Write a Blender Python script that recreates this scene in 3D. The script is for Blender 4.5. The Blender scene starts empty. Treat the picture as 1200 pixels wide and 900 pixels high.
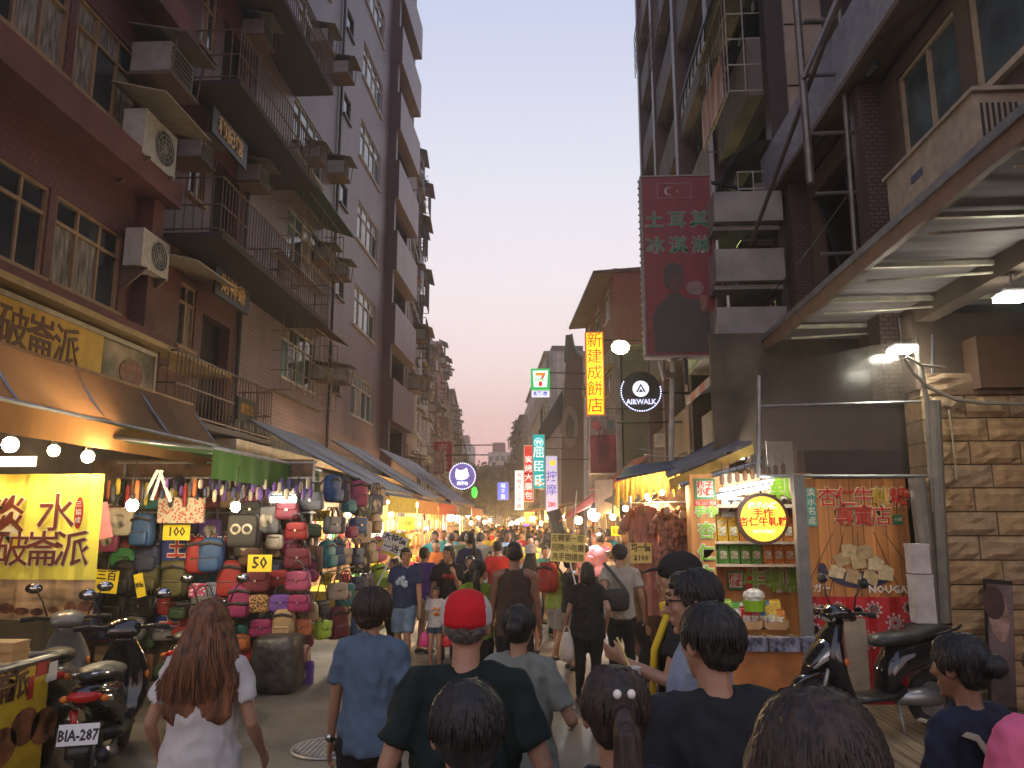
import bpy, bmesh, math, random
from mathutils import Vector, Matrix, noise
random.seed(7)
R = math.radians
SC = bpy.context.scene
COL = SC.collection

# ------------------------------------------------------------------ camera
CAM_Z, F, PITCH, YAW = 2.0, 900.0, R(10.08), R(3.16)
cd = bpy.data.cameras.new('camera'); cam = bpy.data.objects.new('camera', cd); COL.objects.link(cam)
cd.sensor_width = 36.0; cd.lens = F/1200*36.0; cd.clip_start = 0.05; cd.clip_end = 3000
cam.location = (0, 0, CAM_Z); cam.rotation_euler = (R(90)+PITCH, 0, YAW)
SC.camera = cam
FW = Vector((-math.sin(YAW)*math.cos(PITCH), math.cos(YAW)*math.cos(PITCH), math.sin(PITCH)))
RT = Vector((math.cos(YAW), math.sin(YAW), 0)); UP = RT.cross(FW)
CP = Vector((0, 0, CAM_Z))
def ray(x, y): return FW*F + RT*(x-600) + UP*(450-y)
def atY(x, y, Y):
    d = ray(x, y); return CP + d*(Y/d.y)
def atX(x, y, X):
    d = ray(x, y); return CP + d*(X/d.x)
def atZ(x, y, Z=0.0):
    d = ray(x, y); return CP + d*((Z-CAM_Z)/d.z)

# ------------------------------------------------------------------ dusk sky
W = bpy.data.worlds.new('World'); SC.world = W; W.use_nodes = True
nt = W.node_tree; nt.nodes.clear()
wo = nt.nodes.new('ShaderNodeOutputWorld'); bg = nt.nodes.new('ShaderNodeBackground')
tc = nt.nodes.new('ShaderNodeTexCoord'); sx = nt.nodes.new('ShaderNodeSeparateXYZ'); cr = nt.nodes.new('ShaderNodeValToRGB')
nt.links.new(tc.outputs['Generated'], sx.inputs[0]); nt.links.new(sx.outputs['Z'], cr.inputs[0])
nt.links.new(cr.outputs[0], bg.inputs[0]); nt.links.new(bg.outputs[0], wo.inputs[0])
def lin(c):
    return tuple((x/255/12.92 if x/255 <= .04045 else ((x/255+.055)/1.055)**2.4) for x in c)
el = cr.color_ramp.elements
stops = [(0.0, (218,162,156)), (0.077, (225,175,170)), (0.12, (229,189,183)), (0.197, (229,208,204)), (0.30, (222,212,216)), (0.41, (207,206,217)), (0.60, (177,184,208)), (1.0, (140,153,192))]
while len(el) < len(stops): el.new(0.5)
for e, (p, c) in zip(el, stops): e.position = p; e.color = (*lin(c), 1)
bg.inputs[1].default_value = 1.17
sun = bpy.data.lights.new('sun', 'SUN'); sun.energy = 0.12; sun.angle = R(25); sun.color = (1, .78, .7)
so = bpy.data.objects.new('sun', sun); COL.objects.link(so); so.rotation_euler = (R(78), 0, R(-12))
SC.view_settings.view_transform = 'Standard'; SC.view_settings.look = 'None'
SC.view_settings.exposure = 0.3; SC.view_settings.gamma = 1.0
SC.cycles.max_bounces = 5; SC.cycles.diffuse_bounces = 3; SC.cycles.glossy_bounces = 2
SC.cycles.transmission_bounces = 4; SC.cycles.transparent_max_bounces = 12
SC.cycles.sample_clamp_indirect = 3.0
SC.cycles.use_denoising = True

# ------------------------------------------------------------------ materials
MATS = {}
def C(h):
    return lin((int(h[0:2],16), int(h[2:4],16), int(h[4:6],16)))
def mat(name, col=(.5,.5,.5), rough=.6, metal=0, var=.15, scale=8, bump=.0, emit=0, ecol=None, spec=.5, stretch=None, alpha=1, trans=0, coat=0, dirt=0, thru=0):
    if name in MATS: return MATS[name]
    if isinstance(col, str): col = C(col)
    if not hasattr(col, '__len__'): print('MISSING MAT', name); col = (.3, .28, .25)
    m = bpy.data.materials.new(name); m.use_nodes = True; N = m.node_tree.nodes; L = m.node_tree.links
    b = N['Principled BSDF']; b.inputs['Roughness'].default_value = rough; b.inputs['Metallic'].default_value = metal
    b.inputs['Specular IOR Level'].default_value = spec
    b.inputs['Base Color'].default_value = (*col, 1)
    if coat: b.inputs['Coat Weight'].default_value = coat
    if alpha < 1: b.inputs['Alpha'].default_value = alpha
    if trans: b.inputs['Transmission Weight'].default_value = trans
    if emit:
        b.inputs['Emission Color'].default_value = (*(ecol or col), 1); b.inputs['Emission Strength'].default_value = emit
    if var or bump or dirt:
        t = N.new('ShaderNodeTexCoord'); mp = N.new('ShaderNodeMapping'); L.new(t.outputs['Object'], mp.inputs[0])
        if stretch: mp.inputs['Scale'].default_value = stretch
        n = N.new('ShaderNodeTexNoise'); n.inputs['Scale'].default_value = scale; n.inputs['Detail'].default_value = 5
        L.new(mp.outputs[0], n.inputs['Vector'])
        if var:
            mx = N.new('ShaderNodeMix'); mx.data_type = 'RGBA'
            mr = N.new('ShaderNodeMapRange'); mr.inputs[1].default_value = .3; mr.inputs[2].default_value = .7
            L.new(n.outputs[0], mr.inputs[0]); L.new(mr.outputs[0], mx.inputs[0])
            mx.inputs[6].default_value = (*[c*(1-var*1.5) for c in col], 1); mx.inputs[7].default_value = (*[min(1, c*(1+var)) for c in col], 1)
            out = mx.outputs[2]
            if dirt:
                n2 = N.new('ShaderNodeTexNoise'); n2.inputs['Scale'].default_value = .9; n2.inputs['Detail'].default_value = 8
                mp2 = N.new('ShaderNodeMapping'); mp2.inputs['Scale'].default_value = (1, 1, .25); L.new(t.outputs['Object'], mp2.inputs[0]); L.new(mp2.outputs[0], n2.inputs['Vector'])
                m2 = N.new('ShaderNodeMapRange'); m2.inputs[1].default_value = .45; m2.inputs[2].default_value = .75; m2.inputs[4].default_value = dirt
                L.new(n2.outputs[0], m2.inputs[0])
                x2 = N.new('ShaderNodeMix'); x2.data_type = 'RGBA'; L.new(m2.outputs[0], x2.inputs[0]); L.new(out, x2.inputs[6])
                x2.inputs[7].default_value = (.035, .03, .026, 1); out = x2.outputs[2]
            L.new(out, b.inputs['Base Color'])
        if bump:
            bp = N.new('ShaderNodeBump'); bp.inputs['Strength'].default_value = bump; bp.inputs['Distance'].default_value = .02
            L.new(n.outputs[0], bp.inputs['Height']); L.new(bp.outputs[0], b.inputs['Normal'])
    if thru:      # cloth that lets lamp light through
        tl = N.new('ShaderNodeBsdfTranslucent'); tl.inputs[0].default_value = (*[min(1, c*1.5) for c in col], 1); ms = N.new('ShaderNodeMixShader'); ms.inputs[0].default_value = thru
        L.new(b.outputs[0], ms.inputs[1]); L.new(tl.outputs[0], ms.inputs[2]); L.new(ms.outputs[0], N['Material Output'].inputs[0])
    MATS[name] = m; return m
def tile_mat(name, c1, c2, mortar, w, h, gap=.12, dirt=.5, rough=.45, plane='X', bump=.4):
    """small wall tiles: brick texture laid on the world's Y/Z (plane X) or X/Z (plane Y)"""
    c1, c2, mortar = [tuple(x*.66 for x in c) for c in (c1, c2, mortar)]
    m = bpy.data.materials.new(name); m.use_nodes = True; N = m.node_tree.nodes; L = m.node_tree.links
    b = N['Principled BSDF']; b.inputs['Roughness'].default_value = rough
    g = N.new('ShaderNodeNewGeometry'); s = N.new('ShaderNodeSeparateXYZ'); c = N.new('ShaderNodeCombineXYZ'); L.new(g.outputs['Position'], s.inputs[0])
    ad = N.new('ShaderNodeMath'); ad.operation = 'ADD'; L.new(s.outputs['X'], ad.inputs[0]); L.new(s.outputs['Y'], ad.inputs[1])
    L.new(ad.outputs[0], c.inputs[0]); L.new(s.outputs['Z'], c.inputs[1])
    br = N.new('ShaderNodeTexBrick'); L.new(c.outputs[0], br.inputs['Vector']); br.inputs['Scale'].default_value = 1
    br.inputs['Brick Width'].default_value = w; br.inputs['Row Height'].default_value = h; br.inputs['Mortar Size'].default_value = gap*h
    br.inputs['Color1'].default_value = (*c1, 1); br.inputs['Color2'].default_value = (*c2, 1); br.inputs['Mortar'].default_value = (*mortar, 1)
    br.inputs['Mortar Smooth'].default_value = .3
    n2 = N.new('ShaderNodeTexNoise'); n2.inputs['Scale'].default_value = .8; n2.inputs['Detail'].default_value = 8; n2.inputs['Roughness'].default_value = .65
    mp2 = N.new('ShaderNodeMapping'); mp2.inputs['Scale'].default_value = (1, 1, .2); L.new(g.outputs['Position'], mp2.inputs[0]); L.new(mp2.outputs[0], n2.inputs['Vector'])
    m2 = N.new('ShaderNodeMapRange'); m2.inputs[1].default_value = .42; m2.inputs[2].default_value = .8; m2.inputs[4].default_value = dirt; L.new(n2.outputs[0], m2.inputs[0])
    x2 = N.new('ShaderNodeMix'); x2.data_type = 'RGBA'; L.new(m2.outputs[0], x2.inputs[0]); L.new(br.outputs['Color'], x2.inputs[6]); x2.inputs[7].default_value = (.04, .032, .03, 1)
    L.new(x2.outputs[2], b.inputs['Base Color'])
    bp = N.new('ShaderNodeBump'); bp.inputs['Strength'].default_value = bump; bp.inputs['Distance'].default_value = .01; bp.invert = True
    L.new(br.outputs['Fac'], bp.inputs['Height']); L.new(bp.outputs[0], b.inputs['Normal'])
    MATS[name] = m; return m
def glow(name, col, e):
    if name in MATS: return MATS[name]
    return mat(name, col, var=0, emit=e, rough=.5)

# ------------------------------------------------------------------ mesh builder
TMP = bpy.data.scenes.new('workbench')
def evalmesh(data, mods):
    """evaluate data with modifiers in a scratch scene and return the plain mesh"""
    o = bpy.data.objects.new('t', data); TMP.collection.objects.link(o)
    for typ, kw in mods:
        m = o.modifiers.new('m', typ)
        for k, v in kw.items(): setattr(m, k, v)
    with bpy.context.temp_override(scene=TMP, view_layer=TMP.view_layers[0]): dg = bpy.context.evaluated_depsgraph_get()
    me = bpy.data.meshes.new_from_object(o.evaluated_get(dg)); bpy.data.objects.remove(o); return me
class MB:
    def __init__(s): s.v = []; s.f = []; s.mi = []; s.cur = 0; s.M = Matrix.Identity(4)
    def add(s, vs, fs):
        k = len(s.v)
        s.v += [tuple(s.M @ Vector(v)) for v in vs]; s.f += [tuple(i+k for i in f) for f in fs]; s.mi += [s.cur]*len(fs); return s
    def box(s, c, d, R3=None):
        x, y, z = d[0]/2, d[1]/2, d[2]/2; c = Vector(c)
        vs = [Vector((a*x, b*y, e*z)) for a in (-1,1) for b in (-1,1) for e in (-1,1)]
        if R3 is not None: vs = [R3 @ v for v in vs]
        return s.add([c+v for v in vs], [(0,1,3,2),(4,6,7,5),(0,4,5,1),(2,3,7,6),(0,2,6,4),(1,5,7,3)])
    def bx(s, a, b):
        return s.box([(a[i]+b[i])/2 for i in range(3)], [abs(b[i]-a[i]) for i in range(3)])
    def prism(s, pts, d, ax=None):
        """pts: 3D polygon, extruded by the vector d"""
        n = len(pts); d = Vector(d); P = [Vector(p) for p in pts]
        return s.add(P+[p+d for p in P], [tuple(range(n))[::-1], tuple(range(n, 2*n))]+[(i, (i+1)%n, n+(i+1)%n, n+i) for i in range(n)])
    def quad(s, a, b, c, d): return s.add([a,b,c,d], [(0,1,2,3)])
    def limb(s, pts, rad, n=8, side=None, caps=True):
        """sweep of ellipses (ra, rb) along pts, rounded off by the caller's radii"""
        P = [Vector(p) for p in pts]; rings = []; prev = Vector(side) if side else None
        vs = []
        for i, p in enumerate(P):
            t = (P[min(i+1, len(P)-1)]-P[max(i-1, 0)])
            t = t.normalized() if t.length > 1e-9 else Vector((0,0,1))
            if prev is None: prev = Vector((1,0,0)) if abs(t.x) < .9 else Vector((0,1,0))
            u = (prev - t*prev.dot(t)); u = u.normalized() if u.length > 1e-6 else t.orthogonal().normalized()
            if not side: prev = u
            w = t.cross(u); r = rad[i] if isinstance(rad, (list, tuple)) and len(rad) == len(P) else rad
            ra, rb = r if isinstance(r, (list, tuple)) else (r, r)
            vs += [p + u*ra*math.cos(2*math.pi*k/n) + w*rb*math.sin(2*math.pi*k/n) for k in range(n)]
        fs = [(i*n+k, i*n+(k+1)%n, (i+1)*n+(k+1)%n, (i+1)*n+k) for i in range(len(P)-1) for k in range(n)]
        if caps: fs += [tuple(range(n))[::-1], tuple((len(P)-1)*n+k for k in range(n))]
        return s.add(vs, fs)
    def tube(s, pts, r, n=6): return s.limb(pts, r, n)
    def ell(s, c, r, n=12, m=8, R3=None):
        c = Vector(c); vs = []
        for j in range(1, m):
            a = math.pi*j/m
            for k in range(n):
                v = Vector((r[0]*math.sin(a)*math.cos(2*math.pi*k/n), r[1]*math.sin(a)*math.sin(2*math.pi*k/n), r[2]*math.cos(a)))
                vs.append(c + (R3 @ v if R3 is not None else v))
        top = Vector((0,0,r[2])); bot = -top
        if R3 is not None: top = R3 @ top; bot = R3 @ bot
        vs += [c+top, c+bot]; T = (m-1)*n
        fs = [(j*n+k, (j+1)*n+k, (j+1)*n+(k+1)%n, j*n+(k+1)%n) for j in range(m-2) for k in range(n)]
        fs += [(T, k, (k+1)%n) for k in range(n)] + [(T+1, (m-2)*n+(k+1)%n, (m-2)*n+k) for k in range(n)]
        return s.add(vs, fs)
    def disc(s, c, r, nrm, h=.02, n=24, r2=None):
        nrm = Vector(nrm).normalized(); c = Vector(c)
        return s.limb([c-nrm*h/2, c+nrm*h/2], [r, r2 or r], n)
    def mesh(s, name, mats, smooth=False, off=(0,0,0)):
        me = bpy.data.meshes.new(name); o = Vector(off)
        me.from_pydata([tuple(Vector(v)-o) for v in s.v] if off != (0,0,0) else s.v, [], s.f)
        for m in (mats if isinstance(mats, (list, tuple)) else [mats]): me.materials.append(m)
        me.polygons.foreach_set('material_index', s.mi)
        if smooth: me.shade_smooth()
        me.update(); return me
WL = {}
def wloc(o): return WL.get(o.name, Vector((0,0,0)))
def link(name, me, parent=None, loc=(0,0,0)):
    o = bpy.data.objects.new(name, me); COL.objects.link(o); o.location = loc
    if parent is not None: o.parent = parent
    return o
def tag(o, label=None, cat=None, group=None, kind=None):
    if label: o['label'] = label
    if cat: o['category'] = cat
    if group: o['group'] = group
    if kind: o['kind'] = kind
    return o
def thing(name, label, cat, loc=(0,0,0), rz=0, group=None):
    o = bpy.data.objects.new(name, None); COL.objects.link(o); o.location = loc; o.rotation_euler = (0,0,rz); o.empty_display_size = .1
    WL[o.name] = Vector(loc); return tag(o, label, cat, group)
def part(name, mb, mats, parent, smooth=False, world=True, label=None, kind=None):
    """mb in world coordinates when world and the parent is not rotated"""
    off = wloc(parent) if world else Vector((0,0,0))
    o = link(name, mb.mesh(name, mats, smooth, tuple(off)), parent); WL[o.name] = off.copy()
    if world and parent.parent is not None: pass
    return tag(o, label, kind=kind)
def sub(name, mb, mats, parent, **k):      # sub-part: parent object sits at its thing's origin
    return part(name, mb, mats, parent, **k)
def solo(name, mb, mats, label, cat, group=None, smooth=False):
    """a thing that is one mesh; origin put at its base"""
    xs, ys, zs = zip(*mb.v); off = ((min(xs)+max(xs))/2, (min(ys)+max(ys))/2, min(zs))
    o = link(name, mb.mesh(name, mats, smooth, off), None, off); WL[o.name] = Vector(off); return tag(o, label, cat, group)
def struct(name, mb, mats, smooth=False, kind='structure'):
    o = link(name, mb.mesh(name, mats, smooth)); return tag(o, kind=kind)
def text(body, size, mats, parent, M, name='lettering', bold=0.0, ext=.004, wide=1.0, tall=None, space=1.0, world=True, label=None):
    """flat lettering: M places local x (reading), y (up), z (out); size = letter height; wide/tall scale"""
    c = bpy.data.curves.new('t', 'FONT'); c.body = body; c.size = size; c.extrude = ext; c.offset = bold*size
    c.align_x = 'CENTER'; c.align_y = 'CENTER'; c.resolution_u = 1; c.space_character = space; c.space_line = .85
    me = evalmesh(c, []); bpy.data.curves.remove(c)
    S = Matrix.Diagonal((wide, tall or 1, 1, 1)); off = wloc(parent) if world else Vector((0,0,0))
    me.transform(Matrix.Translation(-off) @ M @ S); me.name = name; me.materials.clear(); me.materials.append(mats)
    r = link(name, me, parent); WL[r.name] = Vector(off); return tag(r, label)
def MF(c, nrm=(0,-1,0), up=(0,0,1)):
    """frame matrix: origin c, local z = nrm, local y = up"""
    n = Vector(nrm).normalized(); u = Vector(up); x = u.cross(n).normalized(); u = n.cross(x)
    m = Matrix((x, u, n)).transposed().to_4x4(); m.translation = Vector(c); return m
def dup(root, loc, rz=0, label=None, group=None, recol=None, scale=None):
    r = root.copy(); COL.objects.link(r); r.location = loc; r.rotation_euler = (0,0,rz); WL[r.name] = Vector(loc)
    if scale: r.scale = scale if isinstance(scale, (tuple, list)) else (scale,)*3
    if label: r['label'] = label
    if group: r['group'] = group
    def rc(o):
        if recol and o.type == 'MESH':
            for sl in o.material_slots:
                if sl.material and sl.material.name in recol:
                    m = recol[sl.material.name]; sl.link = 'OBJECT'; sl.material = m
    def kids(a, b):
        for ch in list(a.children):
            c = ch.copy(); COL.objects.link(c); c.parent = b; rc(c); kids(ch, c)
    rc(r); kids(root, r); return r
def facegrid(mb, mats): pass

# ------------------------------------------------------------------ frequent materials
M_DARK = mat('dark_metal', (.03,.03,.032), .45, .6)
M_BLACK = mat('black_plastic', (.012,.012,.013), .35, 0, var=.1)
M_STEEL = mat('galvanised_steel', (.32,.33,.34), .4, .7, dirt=.5)
M_RUST = mat('rusty_iron', (.14,.09,.065), .7, .2, dirt=.6)
M_WHITE = mat('white_paint', (.7,.69,.66), .5, dirt=.35)
M_GLASS = mat('dark_window_glass', (.025,.032,.04), .08, 0, var=.3, scale=1.5, spec=.8)
M_GLASSB = mat('blue_window_glass', (.09,.16,.19), .1, 0, var=.4, scale=1.2, spec=.9)
M_GLASSL = mat('curtained_window_glass', (.22,.19,.16), .25, 0, var=.5, scale=3, stretch=(1,6,1), spec=.8)
M_CONC = mat('weathered_concrete', (.3,.29,.27), .85, 0, scale=4, bump=.3, dirt=.7)
M_CREAM = mat('cream_frame', (.42,.36,.25), .6, 0, dirt=.4)
M_WOOD = mat('orange_wood', (.42,.19,.06), .5, 0, var=.3, scale=5, stretch=(1,1,.12))
# ------------------------------------------------------------------ people
def fuse(mb, vox, smooth=2, name='t'):
    """union of the closed shapes in mb as one continuous surface"""
    me = mb.mesh(name, [])
    r = evalmesh(me, [('REMESH', dict(mode='VOXEL', voxel_size=vox, adaptivity=0)), ('SMOOTH', dict(iterations=smooth, factor=.5))])
    bpy.data.meshes.remove(me); r.shade_smooth(); r.name = name; return r
def wrinkle(me, amp, seed=0, sc=(10, 10, 4.6)):
    me.update(); o = Vector((seed*1.7, seed*.9, seed*.3))
    ns = [v.normal.copy() for v in me.vertices]
    for v, n in zip(me.vertices, ns):
        p = Vector((v.co.x*sc[0], v.co.y*sc[1], v.co.z*sc[2]))+o
        q = noise.noise(p*.6); a = noise.noise(p+Vector((q,q,q*2)))*.8 + .7*(.5-abs(noise.noise(Vector((p.x*1.3+p.z*.9, p.y*1.3, p.z*1.6-p.x*.5))))*2.2)
        v.co += n*(a*amp)
def ik(a, c, l1, l2, pole):
    a = Vector(a); c = Vector(c); d = c-a; L = min(d.length, (l1+l2)*.999); u = d.normalized(); c = a+u*L
    x = (l1*l1-l2*l2+L*L)/(2*L); h = math.sqrt(max(0, l1*l1-x*x)); p = Vector(pole); p = p-u*p.dot(u)
    return a+u*x+p.normalized()*h, c
def hand(mb, w, d, palm_n, side, curl=.5, sc=1.0):
    """five fingers from wrist w along d; palm faces palm_n; side +1 right hand, -1 left"""
    d = Vector(d).normalized(); n = Vector(palm_n); n = (n-d*n.dot(d)).normalized(); x = d.cross(n)*side  # x: towards the thumb
    def q(a, b, c): return w + (x*a + d*b + n*c)*sc
    mb.limb([q(0,-.01,0), q(0,.03,0), q(0,.07,.002), q(-.002,.092,.003)], [(.024*sc,.019*sc), (.036*sc,.015*sc), (.042*sc,.014*sc), (.038*sc,.011*sc)], 8, side=x)
    for k, (fx, ln) in enumerate(((.031,.070), (.0105,.078), (-.0105,.073), (-.031,.058))):
        p = q(fx, .086, .002); dd = d+x*(fx*1.6); pts = [p-d*.01]; a = .12*curl
        for seg, rr in ((.45, 0), (.32, 1), (.23, 2)):
            a += curl*(.55+.25*rr); v = (dd*math.cos(a)+n*math.sin(a)).normalized(); p = p+v*ln*seg*sc; pts.append(p.copy())
        mb.limb(pts, [.0098*sc, .0092*sc, .0083*sc, .0062*sc], 6, side=x)
    p = q(.03, .022, .004); v1 = (d*.7+x*.62+n*.35).normalized(); v2 = (d*.93+x*.18+n*.4).normalized(); v3 = (d*.9-x*.1+n*.5*(.6+curl)).normalized()
    mb.limb([p-v1*.012*sc, p+v1*.034*sc, p+v1*.034*sc+v2*.03*sc, p+v1*.034*sc+v2*.03*sc+v3*.022*sc], [.014*sc, .0115*sc, .0102*sc, .0075*sc], 6)
SKIN = {'tan': mat('skin_tan', (.33,.175,.105), .5, var=.08), 'fair': mat('skin_fair', (.42,.25,.17), .5, var=.08), 'brown': mat('skin_brown', (.21,.10,.058), .5, var=.08)}
M_HAIRB = mat('black_hair', (.012,.0095,.0085), .55, var=.5, scale=60, stretch=(1,1,.08), bump=.5)
M_HAIRD = mat('dark_brown_hair', (.03,.016,.010), .55, var=.5, scale=60, stretch=(1,1,.08), bump=.5)
M_HAIRR = mat('auburn_hair', (.15,.057,.022), .55, var=.6, scale=55, stretch=(1,1,.06), bump=.6)
M_HAIRG = mat('grey_hair', (.10,.09,.085), .5, var=.5, scale=70, bump=.5)
HAIRM = {'black': M_HAIRB, 'dark': M_HAIRD, 'auburn': M_HAIRR, 'grey': M_HAIRG}
def cloth(name, col, **k):
    k = {**dict(var=.08, scale=7, bump=.45, rough=.85, spec=.25), **k}; return mat(name, col, **k)
M_EYE = mat('eye_dark', (.01,.008,.007), .2, var=0); M_LIP = mat('lip', (.30,.10,.085), .5, var=0)
def bodymesh(H=1.7, sex='m', legs=None, arms=None, head=(0,0), lean=0, vox=.011, hands=True, fat=1.0, knees=True, clad=False, legclad=False):
    """skeleton in metres for a 1.7 m adult, scaled to H; faces +Y. legs: foot (y, lift) left/right; arms: wrist (x,y,z) left/right"""
    J = {}; k = 1.0
    sh = .178 if sex == 'm' else (.158 if sex == 'f' else .15); hw = .085
    legs = legs or ((.0, 0), (.0, 0))
    J['pelvis'] = Vector((0,0,.90)); 
    for s, i, (fy, lift) in ((-1, 0, legs[0]), (1, 1, legs[1])):
        hip = Vector((s*hw, 0, .88)); an = Vector((s*(.095), fy, .085+lift))
        kn, an = ik(hip, an, .40, .415, (0, 1, 0)); J['hip%d' % i] = hip; J['knee%d' % i] = kn; J['ankle%d' % i] = an
    arms = arms or (None, None)
    for s, i in ((-1, 0), (1, 1)):
        S = Vector((s*sh, -.005, 1.385)); w = arms[i]
        w = Vector(w) if w else Vector((s*(sh+.075), .05, .845))
        pole = (s*.35, -1, -.25)
        e, w = ik(S, w, .285, .25, pole); J['sh%d' % i] = S; J['el%d' % i] = e; J['wr%d' % i] = w
    J['neck'] = Vector((0, -.012, 1.43)); J['head'] = Vector((0, .012, 1.585))
    yaw, pit = head; HR = Matrix.Rotation(R(yaw), 3, 'Z') @ Matrix.Rotation(R(pit), 3, 'X'); J['HR'] = HR
    mb = MB()
    f = fat; wm = 1 if sex == 'm' else .9
    # trunk
    mb.limb([(0,0,.80),(0,-.01,.86),(0,0,.93),(0,.005,1.03),(0,.005,1.14),(0,.0,1.26),(0,-.005,1.36),(0,-.012,1.42),(0,-.012,1.45)],
            [(a_*q_, b_*q_) for (a_, b_), q_ in zip([(.10,.075),(.165*f,.115*f),(.168*f,.112*f),(.142*f*wm,.1*f),(.145*f*wm,.103*f),(.165*wm,.11),(.155*wm,.092),(.095,.07),(.055,.058)], [1,1,1]+[.86 if clad else 1]*5+[1])], 14, side=(1,0,0))
    for i, s in ((0,-1),(1,1)):
        S, e, w = J['sh%d'%i], J['el%d'%i], J['wr%d'%i]
        mb.limb([Vector((s*.06,-.01,1.40)), Vector((s*.12,-.01,1.41)), S, S+(e-S)*.15], [x_*(.78 if clad else 1) for x_ in (.05,.052,.056*wm,.05*wm)], 10)
        mb.limb([S-(e-S)*.1, S, S+(e-S)*.3, S+(e-S)*.8, e, e+(w-e)*.25, e+(w-e)*.7, w], [.03 if clad else .04,(.043 if clad else .053)*wm,(.045 if clad else .051)*wm,.041*wm,.037*wm,.039*wm,.029*wm,.023*wm], 9)
        d = (w-e).normalized()
        if hands: hand(mb, w, d*.95+Vector((0,.12,0)), Vector((-s*.9, .15, 0)) if w.z < 1.05 else Vector((-s*.5, .5, .4)), 1, .55) if False else hand(mb, w, d, (Vector((-s, .1, 0)) if w.z < 1.0 else Vector((-s*.6, -.2, .3))), s*(1 if True else 1), .5)
        else: mb.limb([w, w+d*.06, w+d*.15], [(.022,.018),(.038,.018),(.02,.012)], 7)
        h, kn, an = J['hip%d'%i], J['knee%d'%i], J['ankle%d'%i]
        mb.limb([h+Vector((0,0,.06)), h, h+(kn-h)*.35, h+(kn-h)*.85, kn, kn+(an-kn)*.25, kn+(an-kn)*.6, an], [x_*(.88 if legclad else 1) for x_ in (.07,.092*f,.084*f,.058,.053,.056,.043,.034)], 10)
        mb.limb([an+Vector((0,-.05,-.04)), an+Vector((0,-.01,-.035)), an+Vector((0,.08,-.05)), an+Vector((0,.16,-.062))], [(.03,.03),(.036,.045),(.042,.03),(.025,.015)], 8, side=(1,0,0))
    # neck, head
    hc = J['head']
    mb.limb([(0,-.015,1.40),(0,-.012,1.46),(0,.0,1.54)], [.062*wm+.004,.053*wm,.052*wm], 10)
    def hp(x, y, z): return Vector((0,0,1.485)) + HR @ Vector((x*1.07, y*1.07, (z-1.485)*1.06))
    mb.ell(hp(0,-.002,1.605), (.074,.094,.09), 16, 12, HR)
    mb.limb([hp(0,.02,1.60), hp(0,.03,1.54), hp(0,.045,1.495), hp(0,.052,1.482)], [(.068,.075),(.064,.062),(.043,.038),(.022,.022)], 12, side=HR @ Vector((1,0,0)))
    mb.limb([hp(0,.084,1.612), hp(0,.097,1.585), hp(0,.109,1.562), hp(0,.092,1.553)], [.009,.011,.016,.011], 7)
    mb.ell(hp(0,.086,1.632), (.042,.012,.01), 10, 6, HR)                       # brow
    mb.ell(hp(0,.083,1.527), (.026,.014,.008), 10, 6, HR); mb.ell(hp(0,.080,1.517), (.022,.014,.008), 10, 6, HR)
    mb.ell(hp(0,.075,1.488), (.02,.016,.014), 10, 6, HR)
    for s in (-1, 1):
        mb.ell(hp(s*.076,-.004,1.578), (.009,.019,.031), 8, 8, HR @ Matrix.Rotation(-s*.3, 3, 'Z'))
        mb.ell(hp(s*.04,.066,1.57), (.018,.018,.018), 8, 6, HR)
    me = fuse(mb, vox, 2 if vox < .015 else 1, 'body')
    # head is a bit large otherwise: keep human proportions
    J['hp'] = hp; return me, J
def garment_top(J, sex='m', kind='tee', vox=.013, fat=1.0, hem=.86, amp=.006, seed=0, sl=.62, loose=1.0):
    mb = MB(); f = fat*loose; wm = 1 if sex == 'm' else .92
    mb.limb([(0,0,hem),(0,-.002,hem+.02),(0,0,.97),(0,.005,1.07),(0,.005,1.17),(0,0,1.29),(0,-.006,1.375),(0,-.012,1.425),(0,-.013,1.452)],
            [(.172*f,.128*f),(.180*f,.134*f),(.176*f,.128*f),(.165*f*wm,.12*f),(.167*f*wm,.121*f),(.178*wm,.122),(.166*wm,.104),(.11,.082),(.066,.068)], 18, side=(1,0,0))
    for i, s in ((0,-1),(1,1)):
        S, e, w = J['sh%d'%i], J['el%d'%i], J['wr%d'%i]
        if kind == 'tank': mb.limb([Vector((s*.06,-.01,1.43)), Vector((s*.11,-.01,1.425)), Vector((s*.135,-.01,1.37))], [.03,.034,.04], 8); continue
        mb.limb([Vector((s*.04,-.012,1.425)), Vector((s*.10,-.012,1.412)), S+Vector((0,0,.004)), S+(e-S)*.14], [.045,.056,.066*wm,.066*wm], 10)
        d = e-S
        if kind == 'long': mb.limb([S-d*.05, S+d*.3, S+d*.9, e, e+(w-e)*.4, e+(w-e)*.95], [.06,.064,.054,.052,.046,.038], 10)
        else: mb.limb([S-d*.05, S+d*.2, S+d*(sl-.02), S+d*sl], [.06*wm,.067*wm,.074*wm,.073*wm], 12)
    if kind == 'polo': mb.limb([(0,-.01,1.43),(0,-.006,1.475)], [(.074,.072),(.068,.066)], 14, side=(1,0,0))
    if kind == 'hood': mb.ell((0,-.085,1.42), (.11,.06,.06), 12, 8)
    me = fuse(mb, vox, 2 if vox < .02 else 1, 'top'); wrinkle(me, amp, seed) if amp else None; return me
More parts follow.
